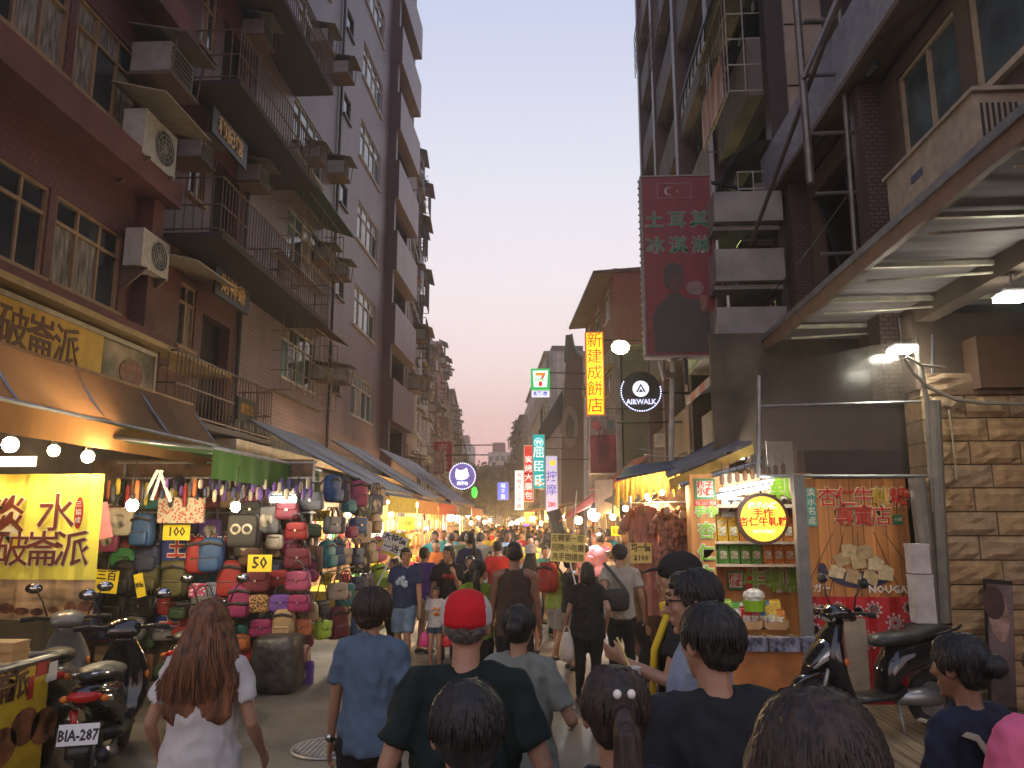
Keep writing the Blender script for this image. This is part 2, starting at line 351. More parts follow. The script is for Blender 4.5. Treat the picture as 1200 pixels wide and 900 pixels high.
def garment_legs(J, kind='pants', vox=.014, fat=1.0, amp=.005, seed=3):
    mb = MB(); f = fat
    mb.limb([(0,0,.80),(0,-.005,.84),(0,0,.92),(0,0,.985)], [(.13,.10),(.168*f,.12*f),(.166*f,.115*f),(.145*f,.10*f)], 16, side=(1,0,0))
    if kind in ('skirt', 'dress'):
        lo = .58 if kind == 'skirt' else .45
        mb.limb([(0,0,lo),(0,0,lo+.02),(0,0,.75),(0,0,.92)], [(.24,.19),(.245,.2),(.205,.155),(.17,.12)], 20, side=(1,0,0))
    else:
        for i in (0, 1):
            h, kn, an = J['hip%d'%i], J['knee%d'%i], J['ankle%d'%i]
            if kind == 'shorts': mb.limb([h+Vector((0,0,.06)), h, h+(kn-h)*.4, h+(kn-h)*.86, h+(kn-h)*.9], [.08,.105*f,.1*f,.092,.092], 12)
            elif kind == 'minishorts': mb.limb([h+Vector((0,0,.06)), h, h+(kn-h)*.3, h+(kn-h)*.36], [.08,.105*f,.1*f,.098], 12)
            else: mb.limb([h+Vector((0,0,.06)), h, h+(kn-h)*.35, h+(kn-h)*.85, kn, kn+(an-kn)*.3, kn+(an-kn)*.9, an], [.08,.104*f,.096*f,.07,.067,.066,.056,.055], 12)
    me = fuse(mb, vox, 2 if vox < .02 else 1, 'legwear'); wrinkle(me, amp, seed) if amp else None; return me
def shoes(J, vox=.012):
    out = []
    for i in (0, 1):
        an = J['ankle%d'%i]; mb = MB(); mb.limb([an+Vector((0,-.065,-.05)), an+Vector((0,-.02,-.042)), an+Vector((0,.08,-.05)), an+Vector((0,.15,-.06)), an+Vector((0,.18,-.066))], [(.032,.03),(.043,.045),(.049,.036),(.045,.022),(.028,.012)], 10, side=(1,0,0)); out.append(mb)
    return out
def strands(J, n, z0, length, seed=1, r=.0035, back=True, spread=1.0, wav=.02, front=False, big=0):
    """thin locks over the skull and down the back"""
    rnd = random.Random(seed); mb = MB(); hp = J['hp']
    for k in range(n):
        a = rnd.uniform(-2.35, 2.35); ph = rnd.uniform(.05, 1.25)      # a: 0 = back of the head
        if front and abs(a) > 2.2: continue
        te = (1.62 if length > .05 else rnd.uniform(1.35,1.85))-.5*max(0, abs(a)-1.5); ph = min(ph, te-.4); pts = []; rx, ry, rz = .085+big, .104+big, .103+big; cz = 1.60
        m = 5
        for j in range(m):
            t = ph + (te-ph)*j/(m-1); q = .99+.07*rnd.random()**2
            pts.append(hp(math.sin(a)*math.sin(t)*rx*q, -math.cos(a)*math.sin(t)*ry*q-.004, cz+math.cos(t)*rz*q))
        L = length*rnd.uniform(.8, 1.05)
        if L > .03:
            o = pts[-1].copy(); out = Vector((math.sin(a), -math.cos(a), 0)); s = 6
            for j in range(1, s+1):
                t = j/s; w = Vector((noise.noise(o*9+Vector((0,0,t*2.0))), noise.noise(o*11+Vector((5,0,t*2.0))), 0))*wav*2.2*t
                pts.append(o + out*(.028*math.sin(t*2.2)*spread) + Vector((math.sin(a)*.085*t*spread, 0, 0)) + w + Vector((0,-.015*t,-L*t)))
        N = len(pts); mb.limb(pts, [(r*(1-.75*(i/(N-1))**3))*2.2 if i else r for i in range(N)], 3, caps=False)
    return mb
def hairmesh(J, style='short', vox=.010, seed=0, n=0, big=1.0):
    hp, HR = J['hp'], J['HR']; mb = MB()
    mb.ell(hp(0,-.022,1.624), (.083,.094,.09), 16, 12, HR)
    mb.ell(hp(0,.032,1.657), (.066,.058,.045), 12, 8, HR)                       # crown over the forehead
    low = {'short': 1.548, 'crop': 1.565, 'bun': 1.545, 'pony': 1.545, 'long': 1.50, 'bob': 1.50}[style]
    mb.limb([hp(0,-.035,1.62), hp(0,-.045,1.58), hp(0,-.045,low), hp(0,-.04,low-.025)], [(.082,.066),(.081,.062),(.07,.05),(.045,.03)], 14, side=HR @ Vector((1,0,0)))
    if style != 'crop':
        for s in (-1, 1): mb.ell(hp(s*.07,.02,1.60), (.016,.03,.04), 8, 6, HR)
    if style == 'bun': mb.ell(hp(0,-.118,1.60), (.048,.045,.045), 12, 8, HR)
    if style == 'pony':
        mb.ell(hp(0,-.12,1.605), (.03,.03,.03), 10, 8, HR)
        mb.limb([hp(0,-.11,1.61), hp(0,-.15,1.575), hp(0,-.155,1.49), hp(.008,-.14,1.38), hp(.012,-.13,1.26)], [.022,.036,.042,.038,.010], 10)
    if style == 'long':
        mb.limb([hp(0,-.045,1.60), hp(0,-.055,1.52), hp(0,-.07,1.42), hp(0,-.08,1.30), hp(0,-.08,1.18), hp(0,-.08,1.14)], [(.090,.072),(.108,.068),(.140,.060),(.168,.052),(.175,.038),(.13,.012)], 16, side=HR @ Vector((1,0,0)))
    if style == 'bob':
        mb.limb([hp(0,-.03,1.61), hp(0,-.035,1.54), hp(0,-.035,1.47), hp(0,-.03,1.455)], [(.09,.08),(.096,.08),(.094,.07),(.07,.05)], 16, side=HR @ Vector((1,0,0)))
    me = fuse(mb, vox, 2, 'hair')
    for v in me.vertices:
        v.co += v.normal*((big-1)*.09)
        v.co += v.normal*(.006*noise.noise(Vector((v.co.x*60, v.co.y*60, v.co.z*9))+Vector((seed,0,0))))
    return me
def capmesh(J, vox=.008, bucket=False):
    hp, HR = J['hp'], J['HR']; mb = MB(); b = MB()
    mb.ell(hp(0,-.008,1.634), (.098,.117,.091), 20, 12, HR)
    mb.limb([hp(0,-.006,1.60), hp(0,-.006,1.645)], [(.0985,.118),(.097,.116)], 20, side=HR @ Vector((1,0,0)))
    return mb
def uvs(mb_me, s):
    mb_me.transform(Matrix.Scale(s, 4)); return mb_me
def person(label, head=None, Y=None, H=None, face=0, sex='m', top=('tee', None), bottom=('pants', None), hair=('short', 'black'), skin='tan',
           legs=None, arms=None, look=(0, 0), vox=.011, fat=1.0, seed=0, cap=None, shoe=None, hem=.86, group=None, loose=1.0, extra=None, strand=0, loc=None, amp=.016, facey=None, lean=0, cat='person', slen=.62, big=1.0):
    """head = photo pixel of the head's top, Y = distance along the street; stands on the ground"""
    if loc is None:
        p = atY(head[0], head[1], Y); loc = (p.x, p.y, 0.0)
        if H is None: H = p.z
    s = H/1.70
    t = thing('person', label, cat, loc, R(face), group); WL[t.name] = Vector((0,0,0))
    me, J = bodymesh(H, sex, legs, arms, look, lean, vox, vox < .02, fat, clad=top[0] not in ('tank', None), legclad=bottom[0] == 'pants')
    def P(name, me, m, parent=t, lab=None):
        me.transform(Matrix.Scale(s, 4)); me.materials.clear(); me.materials.append(m); me.name = name
        for p_ in me.polygons: p_.use_smooth = True
        return tag(link(name, me, parent), lab)
    body = P('body', me, SKIN[skin]); gv = max(vox*1.15, .012)
    top_o = None
    kind, tm = top
    if kind: top_o = P({'tank':'tank_top','polo':'polo_shirt'}.get(kind, 'shirt'), garment_top(J, sex, kind, gv, fat, hem, amp, seed, sl=slen, loose=loose), tm)
    bk, bm_ = bottom
    if bk: P({'pants':'trousers','shorts':'shorts','skirt':'skirt','dress':'skirt','minishorts':'shorts'}[bk], garment_legs(J, bk, gv, fat, amp*.8, seed+3), bm_)
    sm = shoe or MATS.get('dark_shoe') or mat('dark_shoe', (.03,.028,.028), .6)
    for mb in shoes(J):
        P('shoe', mb.mesh('shoe', []), sm)
    hs, hc = hair
    if hs:
        ho = P('hair', hairmesh(J, hs, min(vox, .014) if vox < .02 else .018, seed, 0, big), HAIRM[hc])
        if strand:
            L = {'short': .02, 'crop': .01, 'bun': .0, 'pony': .0, 'long': .36, 'bob': .08}[hs]
            lk = strands(J, strand, 0, L, seed, r=.003, spread=1.0 if hs == 'long' else .25, big=(big-1)*.09).mesh('lock', []); o2 = P('lock', lk, HAIRM[hc], ho)
    if cap:
        cm, accent = cap; capo = P('cap', fuse_cap(J), cm)
        hp = J['hp']; b = MB(); b.limb([hp(0,.085,1.632), hp(0,.13,1.628), hp(0,.175,1.612)], [(.078,.009),(.072,.008),(.045,.006)], 12, side=J['HR'] @ Vector((1,0,0)))
        P('cap_brim', b.mesh('b', []), cm)
        if accent:
            me_ = capo.data; me_.materials.append(accent); iv = J['HR'].inverted(); o_ = Vector((0,0,1.485))
            for f_ in me_.polygons:
                q = iv @ (f_.center/s-o_); f_.material_index = 1 if abs(q.x) > .066+.25*max(0, -.03-q.y) and q.z > .09 else 0
    if facey if facey is not None else (90 < (face % 360) < 270):
        hp = J['hp']; l = MB()
        for sgn in (-1, 1):
            e = MB(); m = MB(); e.ell(hp(sgn*.031,.086,1.602), (.0125,.008,.006), 8, 6, J['HR'])
            m.limb([hp(sgn*.015,.094,1.623), hp(sgn*.032,.094,1.627), hp(sgn*.05,.084,1.621)], .0035, 4)
            if vox < .02: P('eye', e.mesh('e', []), M_EYE); P('eyebrow', m.mesh('m', []), M_HAIRB)
        l.ell(hp(0,.096,1.528), (.021,.007,.0055), 8, 6, J['HR'])
        P('mouth', l.mesh('l', []), M_LIP)
    if extra: extra(t, J, s, P)
    return t, J
def fuse_cap(J):
    me = fuse(capmesh(J), .009, 2, 'cap')
    return me
# ------------------------------------------------------------------ ground and street
VP_TURN = Vector((-.094, 1, 0)).normalized()        # beyond Y = 33 the street bends a little to the left
def asphalt():
    m = mat('asphalt', (.115,.100,.082), .78, var=.35, scale=1.3, bump=0)
    N = m.node_tree.nodes; L = m.node_tree.links; b = N['Principled BSDF']
    t = N.new('ShaderNodeTexCoord'); n = N.new('ShaderNodeTexNoise'); n.inputs['Scale'].default_value = 130; n.inputs['Detail'].default_value = 3
    L.new(t.outputs['Object'], n.inputs['Vector']); bp = N.new('ShaderNodeBump'); bp.inputs['Strength'].default_value = .5; bp.inputs['Distance'].default_value = .006
    L.new(n.outputs[0], bp.inputs['Height']); L.new(bp.outputs[0], b.inputs['Normal'])
    n3 = N.new('ShaderNodeTexNoise'); n3.inputs['Scale'].default_value = .7; n3.inputs['Detail'].default_value = 9; n3.inputs['Roughness'].default_value = .7; L.new(t.outputs['Object'], n3.inputs['Vector'])
    mr = N.new('ShaderNodeMapRange'); mr.inputs[1].default_value = .35; mr.inputs[2].default_value = .7; mr.inputs[3].default_value = .5; mr.inputs[4].default_value = .9
    L.new(n3.outputs[0], mr.inputs[0]); L.new(mr.outputs[0], b.inputs['Roughness']); return m
g = MB(); g.quad((-400,-60,0),(400,-60,0),(400,900,0),(-400,900,0)); struct('ground', g, mat('ground_dark', (.07,.065,.06), .9))
g = MB(); g.quad((-4.6,-8,.004),(4.2,-8,.004),(2.9,33,.004),(-6.3,33,.004)); g.quad((-6.3,33,.004),(2.9,33,.004),(-14,220,.004),(-25,220,.004)); struct('street', g, asphalt())
g = MB(); g.quad((2.2,14,.010),(3.0,14,.010),(3.0,-6,.010),(2.2,-6,.010)); struct('gutter_strip', g, mat('gutter_concrete', (.17,.165,.155), .85, scale=3, bump=.3, dirt=.5))
rs = random.Random(21)
for k, (x, y, w, l, a_) in enumerate(((-.9,6.2,1.1,3.4,.03),(1.0,9.2,.8,4.8,-.02),(-1.9,12,.9,4,.05),(.2,15.5,1.2,3.5,0),(-2.6,5.0,.8,1.4,.1))):
    g = MB(); n = 14; ring = []
    for i in range(n*4):
        s_, q = divmod(i, n); u = q/n; px_, py_ = [(u,0),(1,u),(1-u,1),(0,1-u)][s_]; ring.append((x+(px_-.5)*w+py_*a_+rs.uniform(-.02,.02), y+(py_-.5)*l+rs.uniform(-.03,.03), .0085))
    g.add(ring, [tuple(range(n*4))]); struct('asphalt_patch', g, mat('patched_asphalt', (.070,.064,.056), .85, var=.3, scale=3, bump=.6) if k % 2 else mat('pale_asphalt', (.14,.125,.105), .85, var=.3, scale=3, bump=.6))
# manhole cover: ring, grid of raised bars
mp = atZ(386, 877, .01)
t = thing('manhole_cover', 'round iron manhole cover set in the asphalt at the lower left', 'manhole cover', (mp.x, mp.y, .004))
b = MB(); b.disc((mp.x, mp.y, .012), .31, (0,0,1), .016, 32); part('cover_plate', b, mat('manhole_iron', (.10,.095,.09), .5, .6), t)
b = MB()
for k in range(32):
    a0, a1 = 2*math.pi*k/32, 2*math.pi*(k+1)/32
    b.limb([(mp.x+.325*math.cos(a0), mp.y+.325*math.sin(a0), .013), (mp.x+.325*math.cos(a1), mp.y+.325*math.sin(a1), .013)], .014, 4)
part('rim', b, mat('manhole_rim', (.34,.33,.30), .5, .3), t)
b = MB()
for i in range(-6, 7):
    w = math.sqrt(.3**2-(i*.046)**2)
    b.box((mp.x, mp.y+i*.046, .025), (2*w*.95, .014, .01)); b.box((mp.x+i*.046, mp.y, .0255), (.014, 2*w*.95, .01))
part('grip_pattern', b, mat('manhole_rim', (.34,.33,.30)), t, kind='stuff')

# ------------------------------------------------------------------ facades
ML = Matrix(((0,1,0,0),(1,0,0,0),(0,0,1,0),(0,0,0,1)))     # local (u, out, z) -> world, left side (out = +X)
MRt = Matrix(((0,-1,0,0),(1,0,0,0),(0,0,1,0),(0,0,0,1)))   # right side (out = -X)
def at_wall(M, u, v=0): return M @ Matrix.Translation((u, v, 0))
class Facade:
    """a wall in local coordinates: u along it, v out of it, z up; wall plane v = 0"""
    def __init__(s, t, M): s.t = t; s.M = M; s.holes = []
    def mb(s): b = MB(); b.M = s.M; return b
    def wall(s, u0, u1, z0, z1, m, name='wall', th=.22, v=0):
        b = s.mb(); us = sorted({u0, u1, *[h[i] for h in s.holes for i in (0, 1) if u0 < h[i] < u1]}); zs = sorted({z0, z1, *[h[i] for h in s.holes for i in (2, 3) if z0 < h[i] < z1]})
        for i in range(len(us)-1):
            k = 0
            while k < len(zs)-1:
                cu = (us[i]+us[i+1])/2; inh = lambda z: any(h[0] < cu < h[1] and h[2] < z < h[3] for h in s.holes)
                if inh((zs[k]+zs[k+1])/2): k += 1; continue
                j = k
                while j+1 < len(zs)-1 and not inh((zs[j+1]+zs[j+2])/2): j += 1
                b.bx((us[i], v-th, zs[k]), (us[i+1], v, zs[j+1])); k = j+1
        return part(name, b, m, s.t)
    def back(s, u0, u1, z0, z1, d=1.2, m=None):
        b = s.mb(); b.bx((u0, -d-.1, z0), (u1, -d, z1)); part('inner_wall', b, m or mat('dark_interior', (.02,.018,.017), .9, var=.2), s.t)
    def window(s, u0, u1, z0, z1, cols=3, trans=.3, fm=M_CREAM, gm=(M_GLASS,), hole=True, v=-.06, fw=.05, rnd=random):
        if hole: s.holes.append((u0, u1, z0, z1))
        b = s.mb(); W = u1-u0; H = z1-z0
        for a, c in (((u0, v-.05, z0), (u0+fw, v+.03, z1)), ((u1-fw, v-.05, z0), (u1, v+.03, z1)), ((u0+fw, v-.05, z0), (u1-fw, v+.03, z0+fw)), ((u0+fw, v-.05, z1-fw), (u1-fw, v+.03, z1))): b.bx(a, c)
        zt = z1-H*trans if trans else None
        if zt: b.bx((u0+fw, v-.045, zt-.025), (u1-fw, v+.025, zt+.025))
        for k in range(1, cols):
            u = u0+W*k/cols; b.bx((u-.022, v-.04, z0+fw), (u+.022, v+.02, (zt-.025) if zt else z1-fw))
            if zt: b.bx((u-.022, v-.04, zt+.025), (u+.022, v+.02, z1-fw))
        f = part('window', b, fm, s.t)
        for k in range(cols):
            ua, ub = u0+W*k/cols+.03, u0+W*(k+1)/cols-.03
            for (za, zb) in ([(z0+.04, zt-.02), (zt+.02, z1-.04)] if zt else [(z0+.04, z1-.04)]):
                p = s.mb(); p.bx((ua, v-.03, za), (ub, v-.018+.012*(k % 2), zb)); sub('pane', p, rnd.choice(gm), f)
        sl = s.mb(); sl.bx((u0-.05, -.02, z0-.07), (u1+.05, .06, z0)); sub('sill', sl, fm, f)
        return f
    def railing(s, u0, u1, v, z0, z1, n=None, m=M_RUST, ends=True, r=.012, mid=True, name='balcony_railing', vb=0):
        b = s.mb(); n = n or max(2, int((u1-u0)/.13))
        path = [(u0, vb), (u0, v), (u1, v), (u1, vb)] if ends else [(u0, v), (u1, v)]
        for z in ([z0+.06, (z0+z1)/2, z1] if mid else [z0+.06, z1]):
            for (a, c), (d, e) in zip(path, path[1:]): b.tube([(a, c, z), (d, e, z)], r*1.5, 4)
        for k in range(n+1):
            u = u0+(u1-u0)*k/n; b.tube([(u, v, z0), (u, v, z1)], r, 4)
        if ends:
            for k in range(1, max(2, int(abs(v-vb)/.14))):
                w = vb+(v-vb)*k/max(2, int(abs(v-vb)/.14))
                for u in (u0, u1): b.tube([(u, w, z0), (u, w, z1)], r, 4)
        return part(name, b, m, s.t, kind='stuff')
    def cage(s, u0, u1, z0, z1, d=.55, m=M_RUST, nb=8, roof=None, rm=None, r=.011, nz=4, front=True):
        """window guard of bars with an optional sloping sheet roof"""
        b = s.mb()
        for z in [z0+(z1-z0)*k/nz for k in range(nz+1)]:
            b.tube([(u0, 0, z), (u0, d, z), (u1, d, z), (u1, 0, z)], r, 4)
        for k in range(nb+1):
            u = u0+(u1-u0)*k/nb; b.tube([(u, d, z0), (u, d, z1)], r, 4)
        for u in (u0, u1): b.tube([(u, d/2, z0), (u, d/2, z1)], r, 4)
        b.bx((u0, 0, z0-.02), (u1, d*.3, z0)); o = part('window_guard', b, m, s.t, kind='stuff')
        if roof:
            q = s.mb(); q.prism([(u0-.1, 0, z1+.35), (u0-.1, d+.3, z1+.02), (u0-.1, d+.3, z1-.01), (u0-.1, 0, z1+.31)], Vector((u1-u0+.2, 0, 0))); part('guard_roof', q, rm or M_STEEL, s.t)
        return o
# ---- air conditioners: three kinds, copied
def ac_split(label, loc=(0,0,0), group='air conditioners on the left facades'):
    t = thing('air_conditioner', label, 'air conditioner', loc, 0, group); WL[t.name] = Vector((0,0,0))
    b = MB(); b.bx((-.42,.08,0),(.42,.38,.62)); part('casing', b, mat('ac_beige', (.40,.37,.31), .5, dirt=.35), t)
    b = MB(); b.disc((-.1,.385,.31), .235, (0,1,0), .012, 24); part('fan_opening', b, mat('ac_dark', (.03,.03,.03), .6), t)
    b = MB()
    for r_ in (.06,.12,.18,.235):
        for k in range(20):
            a0, a1 = 2*math.pi*k/20, 2*math.pi*(k+1)/20; b.limb([(-.1+r_*math.cos(a0),.395,.31+r_*math.sin(a0)), (-.1+r_*math.cos(a1),.395,.31+r_*math.sin(a1))], .006, 3, caps=False)
    for k in range(8): a0 = math.pi*k/4; b.limb([(-.1,.394,.31),(-.1+.235*math.cos(a0),.394,.31+.235*math.sin(a0))], .005, 3)
    part('fan_grille', b, mat('ac_grille', (.3,.28,.24), .5), t, kind='stuff')
    b = MB()
    for k in range(5): b.bx((-.425,.12+.05*k,.08),(-.42,.145+.05*k,.54))
    part('side_louvre', b, mat('ac_dark', 0), t, kind='stuff')
    for x in (-.3,.3):
        b = MB(); b.prism([(x-.015,0,0),(x-.015,.42,0),(x-.015,.42,-.03),(x-.015,.06,-.35),(x-.015,0,-.35)], (.03,0,0)); part('bracket', b, M_RUST, t)
    return t
def ac_box(label, loc=(0,0,0), group='air conditioners on the left facades'):
    t = thing('air_conditioner', label, 'air conditioner', loc, 0, group); WL[t.name] = Vector((0,0,0))
    b = MB(); b.bx((-.3,0,0),(.3,.5,.42)); part('casing', b, mat('ac_grey', (.27,.25,.235), .55, dirt=.5), t)
    b = MB()
    for k in range(6): b.bx((-.26,.5,.04+.06*k),(.26,.512,.075+.06*k))
    part('louvre', b, mat('ac_dark', (.03,.03,.03), .6), t, kind='stuff')
    b = MB(); b.bx((-.305,.15,.06),(-.30,.42,.36)); part('side_vent', b, mat('ac_dark', 0), t)
    b = MB(); b.bx((-.36,0,-.06),(.36,.56,-.01)); part('shelf', b, M_RUST, t)
    b = MB(); b.prism([(-.42,0,.62),(-.42,.75,.48),(-.42,.75,.465),(-.42,0,.6)], Vector((.84,0,0))); part('hood', b, mat('hood_sheet', (.16,.14,.125), .6, .2, dirt=.5), t)
    for x in (-.34,.34):
        b = MB(); b.tube([(x,.55,-.03),(x,.6,.49)], .012, 4); part('strut', b, M_RUST, t)
    return t
ACS = {}
def place_ac(kind, u, v, z, side, label, group, s=1.0, turn=0):
    if kind not in ACS:
        o = ACS[kind] = (ac_split if kind == 'split' else ac_box)(label); o['group'] = group
    else: o = dup(ACS[kind], (0,0,0), 0, label, group)
    o.location = (v, u, z) if side in 'LR' else side; o.rotation_euler = (0,0, {'L': R(-90), 'R': R(90)}.get(side if side in ('L','R') else 'L')+turn)
    o.scale = (s, s, s); return o

T_RED = tile_mat('red_wall_tiles', (.23,.070,.062), (.175,.052,.048), (.10,.04,.036), .10, .10, .12, .6)
T_PINK = tile_mat('mauve_wall_tiles', (.36,.255,.275), (.30,.21,.23), (.20,.145,.155), .26, .09, .13, .65)
T_PLUM = tile_mat('plum_wall_tiles', (.15,.065,.075), (.125,.055,.065), (.07,.04,.045), .22, .062, .14, .5)
T_BROWN = tile_mat('brown_wall_tiles', (.10,.07,.065), (.08,.055,.052), (.045,.035,.033), .22, .062, .14, .5)
T_REDP = mat('red_brown_plaster', (.135,.045,.035), .8, scale=3, bump=.3, dirt=.6)
XL = -6.5
def hx(xl, yt, xr, yb, X=XL):
    a = atX(xl, yt, X); c = atX(xr, yb, X); return (a.y, c.y, c.z, a.z)

# ---- left, nearest: red-brown tiled block
t = thing('apartment_building', 'red-brown tiled apartment block nearest on the left, with beige window frames', 'building', (XL, 4, 0))
F1 = Facade(t, at_wall(ML, 0, 0) @ Matrix.Translation((0, XL, 0)))
F1.M = Matrix(((0,1,0,XL),(1,0,0,0),(0,0,1,0),(0,0,0,1)))
GL = (M_GLASS, M_GLASSL, M_GLASSL, M_GLASS)
fr = mat('tan_window_frame', (.27,.17,.09), .6, 0, dirt=.3)
for k, (z0, z1) in enumerate(((5.05,6.25),(7.85,9.2),(10.8,12.15),(13.7,15.0))):
    F1.window(7.6, 9.05, z0, z1, 3, .3, fr, GL); F1.window(9.2 if k else 9.2, 10.75, z0, z1, 3, .3, fr, GL)
    F1.window(12.6, 13.2, z0-.05, z1-.1, 2, .3, fr, GL)
    F1.window(4.6, 6.9, z0, z1, 4, .3, fr, GL)
    # doors behind the balconies
for z in (3.65, 6.75, 9.75, 12.75):
    F1.holes.append((13.5, 14.7, z, z+2.15))
    b = F1.mb(); b.bx((13.5,-.5,z),(14.7,-.4,z+2.15)); part('balcony_door', b, mat('door_white_glass', (.25,.27,.28), .3, var=.3, scale=2), t)
F1.wall(4, 15, 3.6, 24, T_RED); 
b = F1.mb()
for z in (4.62, 7.25, 10.2, 13.1, 16): b.bx((4,0,z-.22),(11.6,.42,z+.22))
part('floor_ledge', b, T_REDP, t)
b = F1.mb()
for u in (7.35, 11.3): b.bx((u-.16,0,3.6),(u+.16,.22,24))
part('column', b, T_REDP, t)
b = F1.mb(); b.bx((4,-.35,0),(15,-.25,3.6)); part('shop_back_wall', b, mat('shop_dark', (.06,.045,.035), .9), t)
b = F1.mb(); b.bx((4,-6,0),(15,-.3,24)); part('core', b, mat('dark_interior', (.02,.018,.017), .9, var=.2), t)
for (ua, ub, z, d) in ((11.9,18.0,6.75,1.0),(12.2,16.6,9.72,1.0),(12.2,17.6,12.7,1.0),(11.0,14.9,3.55,.9)):
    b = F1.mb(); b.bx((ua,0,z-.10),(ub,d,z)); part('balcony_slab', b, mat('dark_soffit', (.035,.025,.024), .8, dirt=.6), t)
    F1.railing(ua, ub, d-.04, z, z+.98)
b = F1.mb(); b.tube([(15.02,.06,3.4),(15.02,.06,24)], .045, 8); b.tube([(21.4,.06,3.4),(21.4,.06,24)], .04, 8); part('downpipe', b, M_DARK, t)
# name board in gilt script
for (px, py, w, txt, X, h) in ((269,163,.95,'和記館',-5.9,.42),(272,342,1.0,'財神爺',-5.9,.4)):
    p = atX(px, py, X); b = MB(); b.box(p, (.05, 1.5, .5)); bd = part('name_board', b, mat('black_board', (.02,.017,.015), .4), t)
    text(txt, .36, mat('gilt', (.55,.30,.06), .35, .6), t, MF(p+Vector((.03,0,0)), (1,0,0)), ext=.008, bold=.02)
p = atX(288, 481, -5.6); b = MB(); b.box(p, (.04, .75, .42)); part('small_name_plate', b, mat('black_board', 0), t); text('碧雲居', .2, mat('gilt', 0), t, MF(p+Vector((.03,0,0)), (1,0,0)), ext=.004)

# ---- left: mauve tiled block
t = thing('apartment_building', 'tall mauve tiled apartment block with a stack of dark open balconies', 'building', (XL, 15, 0)); TP = t
F2 = Facade(t, F1.M)
fw_ = mat('white_aluminium', (.45,.43,.38), .5, .1, dirt=.3); G2 = (M_GLASSB, M_GLASS, M_GLASSB, M_GLASSL)
for k in range(7):
    z = 5.4+2.95*k
    F2.window(24.0, 26.9, z-.02, z+1.36, 4, .3, fw_, G2)
    F2.window(17.6, 20.1, z, z+1.36, 4, .3, fw_, G2)
    if k < 6: F2.window(21.9, 22.7, z+.35, z+1.1, 1, 0, M_DARK, (M_GLASS,))
for k in range(7): F2.holes.append((28.3, 32.4, 3.95+2.95*k+.9+.45, 3.95+2.95*k+2.95))
F2.wall(15.003, 28.3, 3.3, 27, T_PINK)
b = F2.mb(); b.bx((28.3,-.2,3.3),(28.6,.30,26)); part('balcony_side_wall', b, T_PLUM, t)
b = F2.mb(); b.bx((32.4,-.2,3.3),(33,0,26)); part('end_wall', b, T_PLUM, t)
for k in range(8):
    z = 2.75+2.95*k
    b = F2.mb(); b.bx((28.3,-.02,z),(32.7,.45,z+1.62)); part('balcony_parapet', b, T_PINK, t)
    b = F2.mb(); b.bx((28.297,-.0,z+.0),(28.3-.02,.447,z+1.6)); part('parapet_end', b, T_PLUM, t)
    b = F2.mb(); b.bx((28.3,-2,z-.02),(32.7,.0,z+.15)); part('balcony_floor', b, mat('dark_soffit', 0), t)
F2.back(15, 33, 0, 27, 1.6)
b = F2.mb(); b.bx((33.003,-7,0),(33.3,.02,27)); part('gable_wall', b, T_PLUM, t)
b = F2.mb(); b.bx((15,-.3,2.9),(33,.12,3.95)); part('lintel_band', b, M_CONC, t)
F2.cage(16.9, 20.4, 8.2, 9.9, .6, mat('bronze_bars', (.22,.17,.10), .5, .4), 9, True, mat('green_sheet', (.045,.085,.06), .6, dirt=.5))
F2.cage(17.0, 20.6, 4.95, 6.8, .5, mat('bronze_bars', 0), 9, True, M_RUST)
F2.railing(15.3, 16.6, .7, 6.75, 7.7)
# air conditioners on these two
AG = 'air conditioners on the two near left blocks'
for kind, px, py, lab, s in (
    ('box', 190, 82, 'caged window air conditioner under a sheet hood, topmost beside the beige windows', 1.25), ('split', 178, 178, 'beige outdoor air conditioner with a round fan below a sheet cover', 1.15),
    ('split', 178, 305, 'grey outdoor air conditioner on brackets beside the lowest window row', .95), ('box', 236, 180, 'small window air conditioner left of the gilt name board', .8),
    ('box', 306, 40, 'brown window air conditioner above the upper balcony', .9), ('box', 301, 208, 'window air conditioner over the lower balcony railing', .9),
    ('box', 380, 48, 'hooded air conditioner in a barred cage, highest between the blue windows', .95), ('box', 404, 84, 'hooded beige air conditioner left of the second blue window', .95),
    ('box', 373, 182, 'air conditioner on a dark shelf beside the long downpipe', .8), ('box', 399, 200, 'air conditioner with a boxy casing below the third blue window', .95),
    ('box', 384, 300, 'grey air conditioner at the end of the green sheet roof', .85), ('box', 401, 318, 'air conditioner under a small brown hood by the fourth window', .9),
    ('box', 401, 440, 'lowest air conditioner, hooded, above the grey awnings', .9), ('box', 382, 438, 'air conditioner next to the yellow-lit window guard', .8)):
    p = atX(px, py, XL+.3); place_ac(kind, p.y, XL, p.z-.22*s, 'L', lab, AG, s)
# sheet covers over the split units
for px, py, lab in ((190, 138, 'tilted pale sheet cover above the round-fan air conditioner'), (225, 322, 'narrow pale sheet cover beside the lowest grey air conditioner')):
    p = atX(px, py, XL+.4); b = MB(); b.prism([(XL,p.y-.75,p.z+.2),(XL+.85,p.y-.75,p.z),(XL+.85,p.y-.75,p.z-.02),(XL,p.y-.75,p.z+.18)], (0,1.5,0)); solo('sheet_cover', b, mat('pale_sheet', (.33,.29,.21), .6, dirt=.4), lab, 'cover')

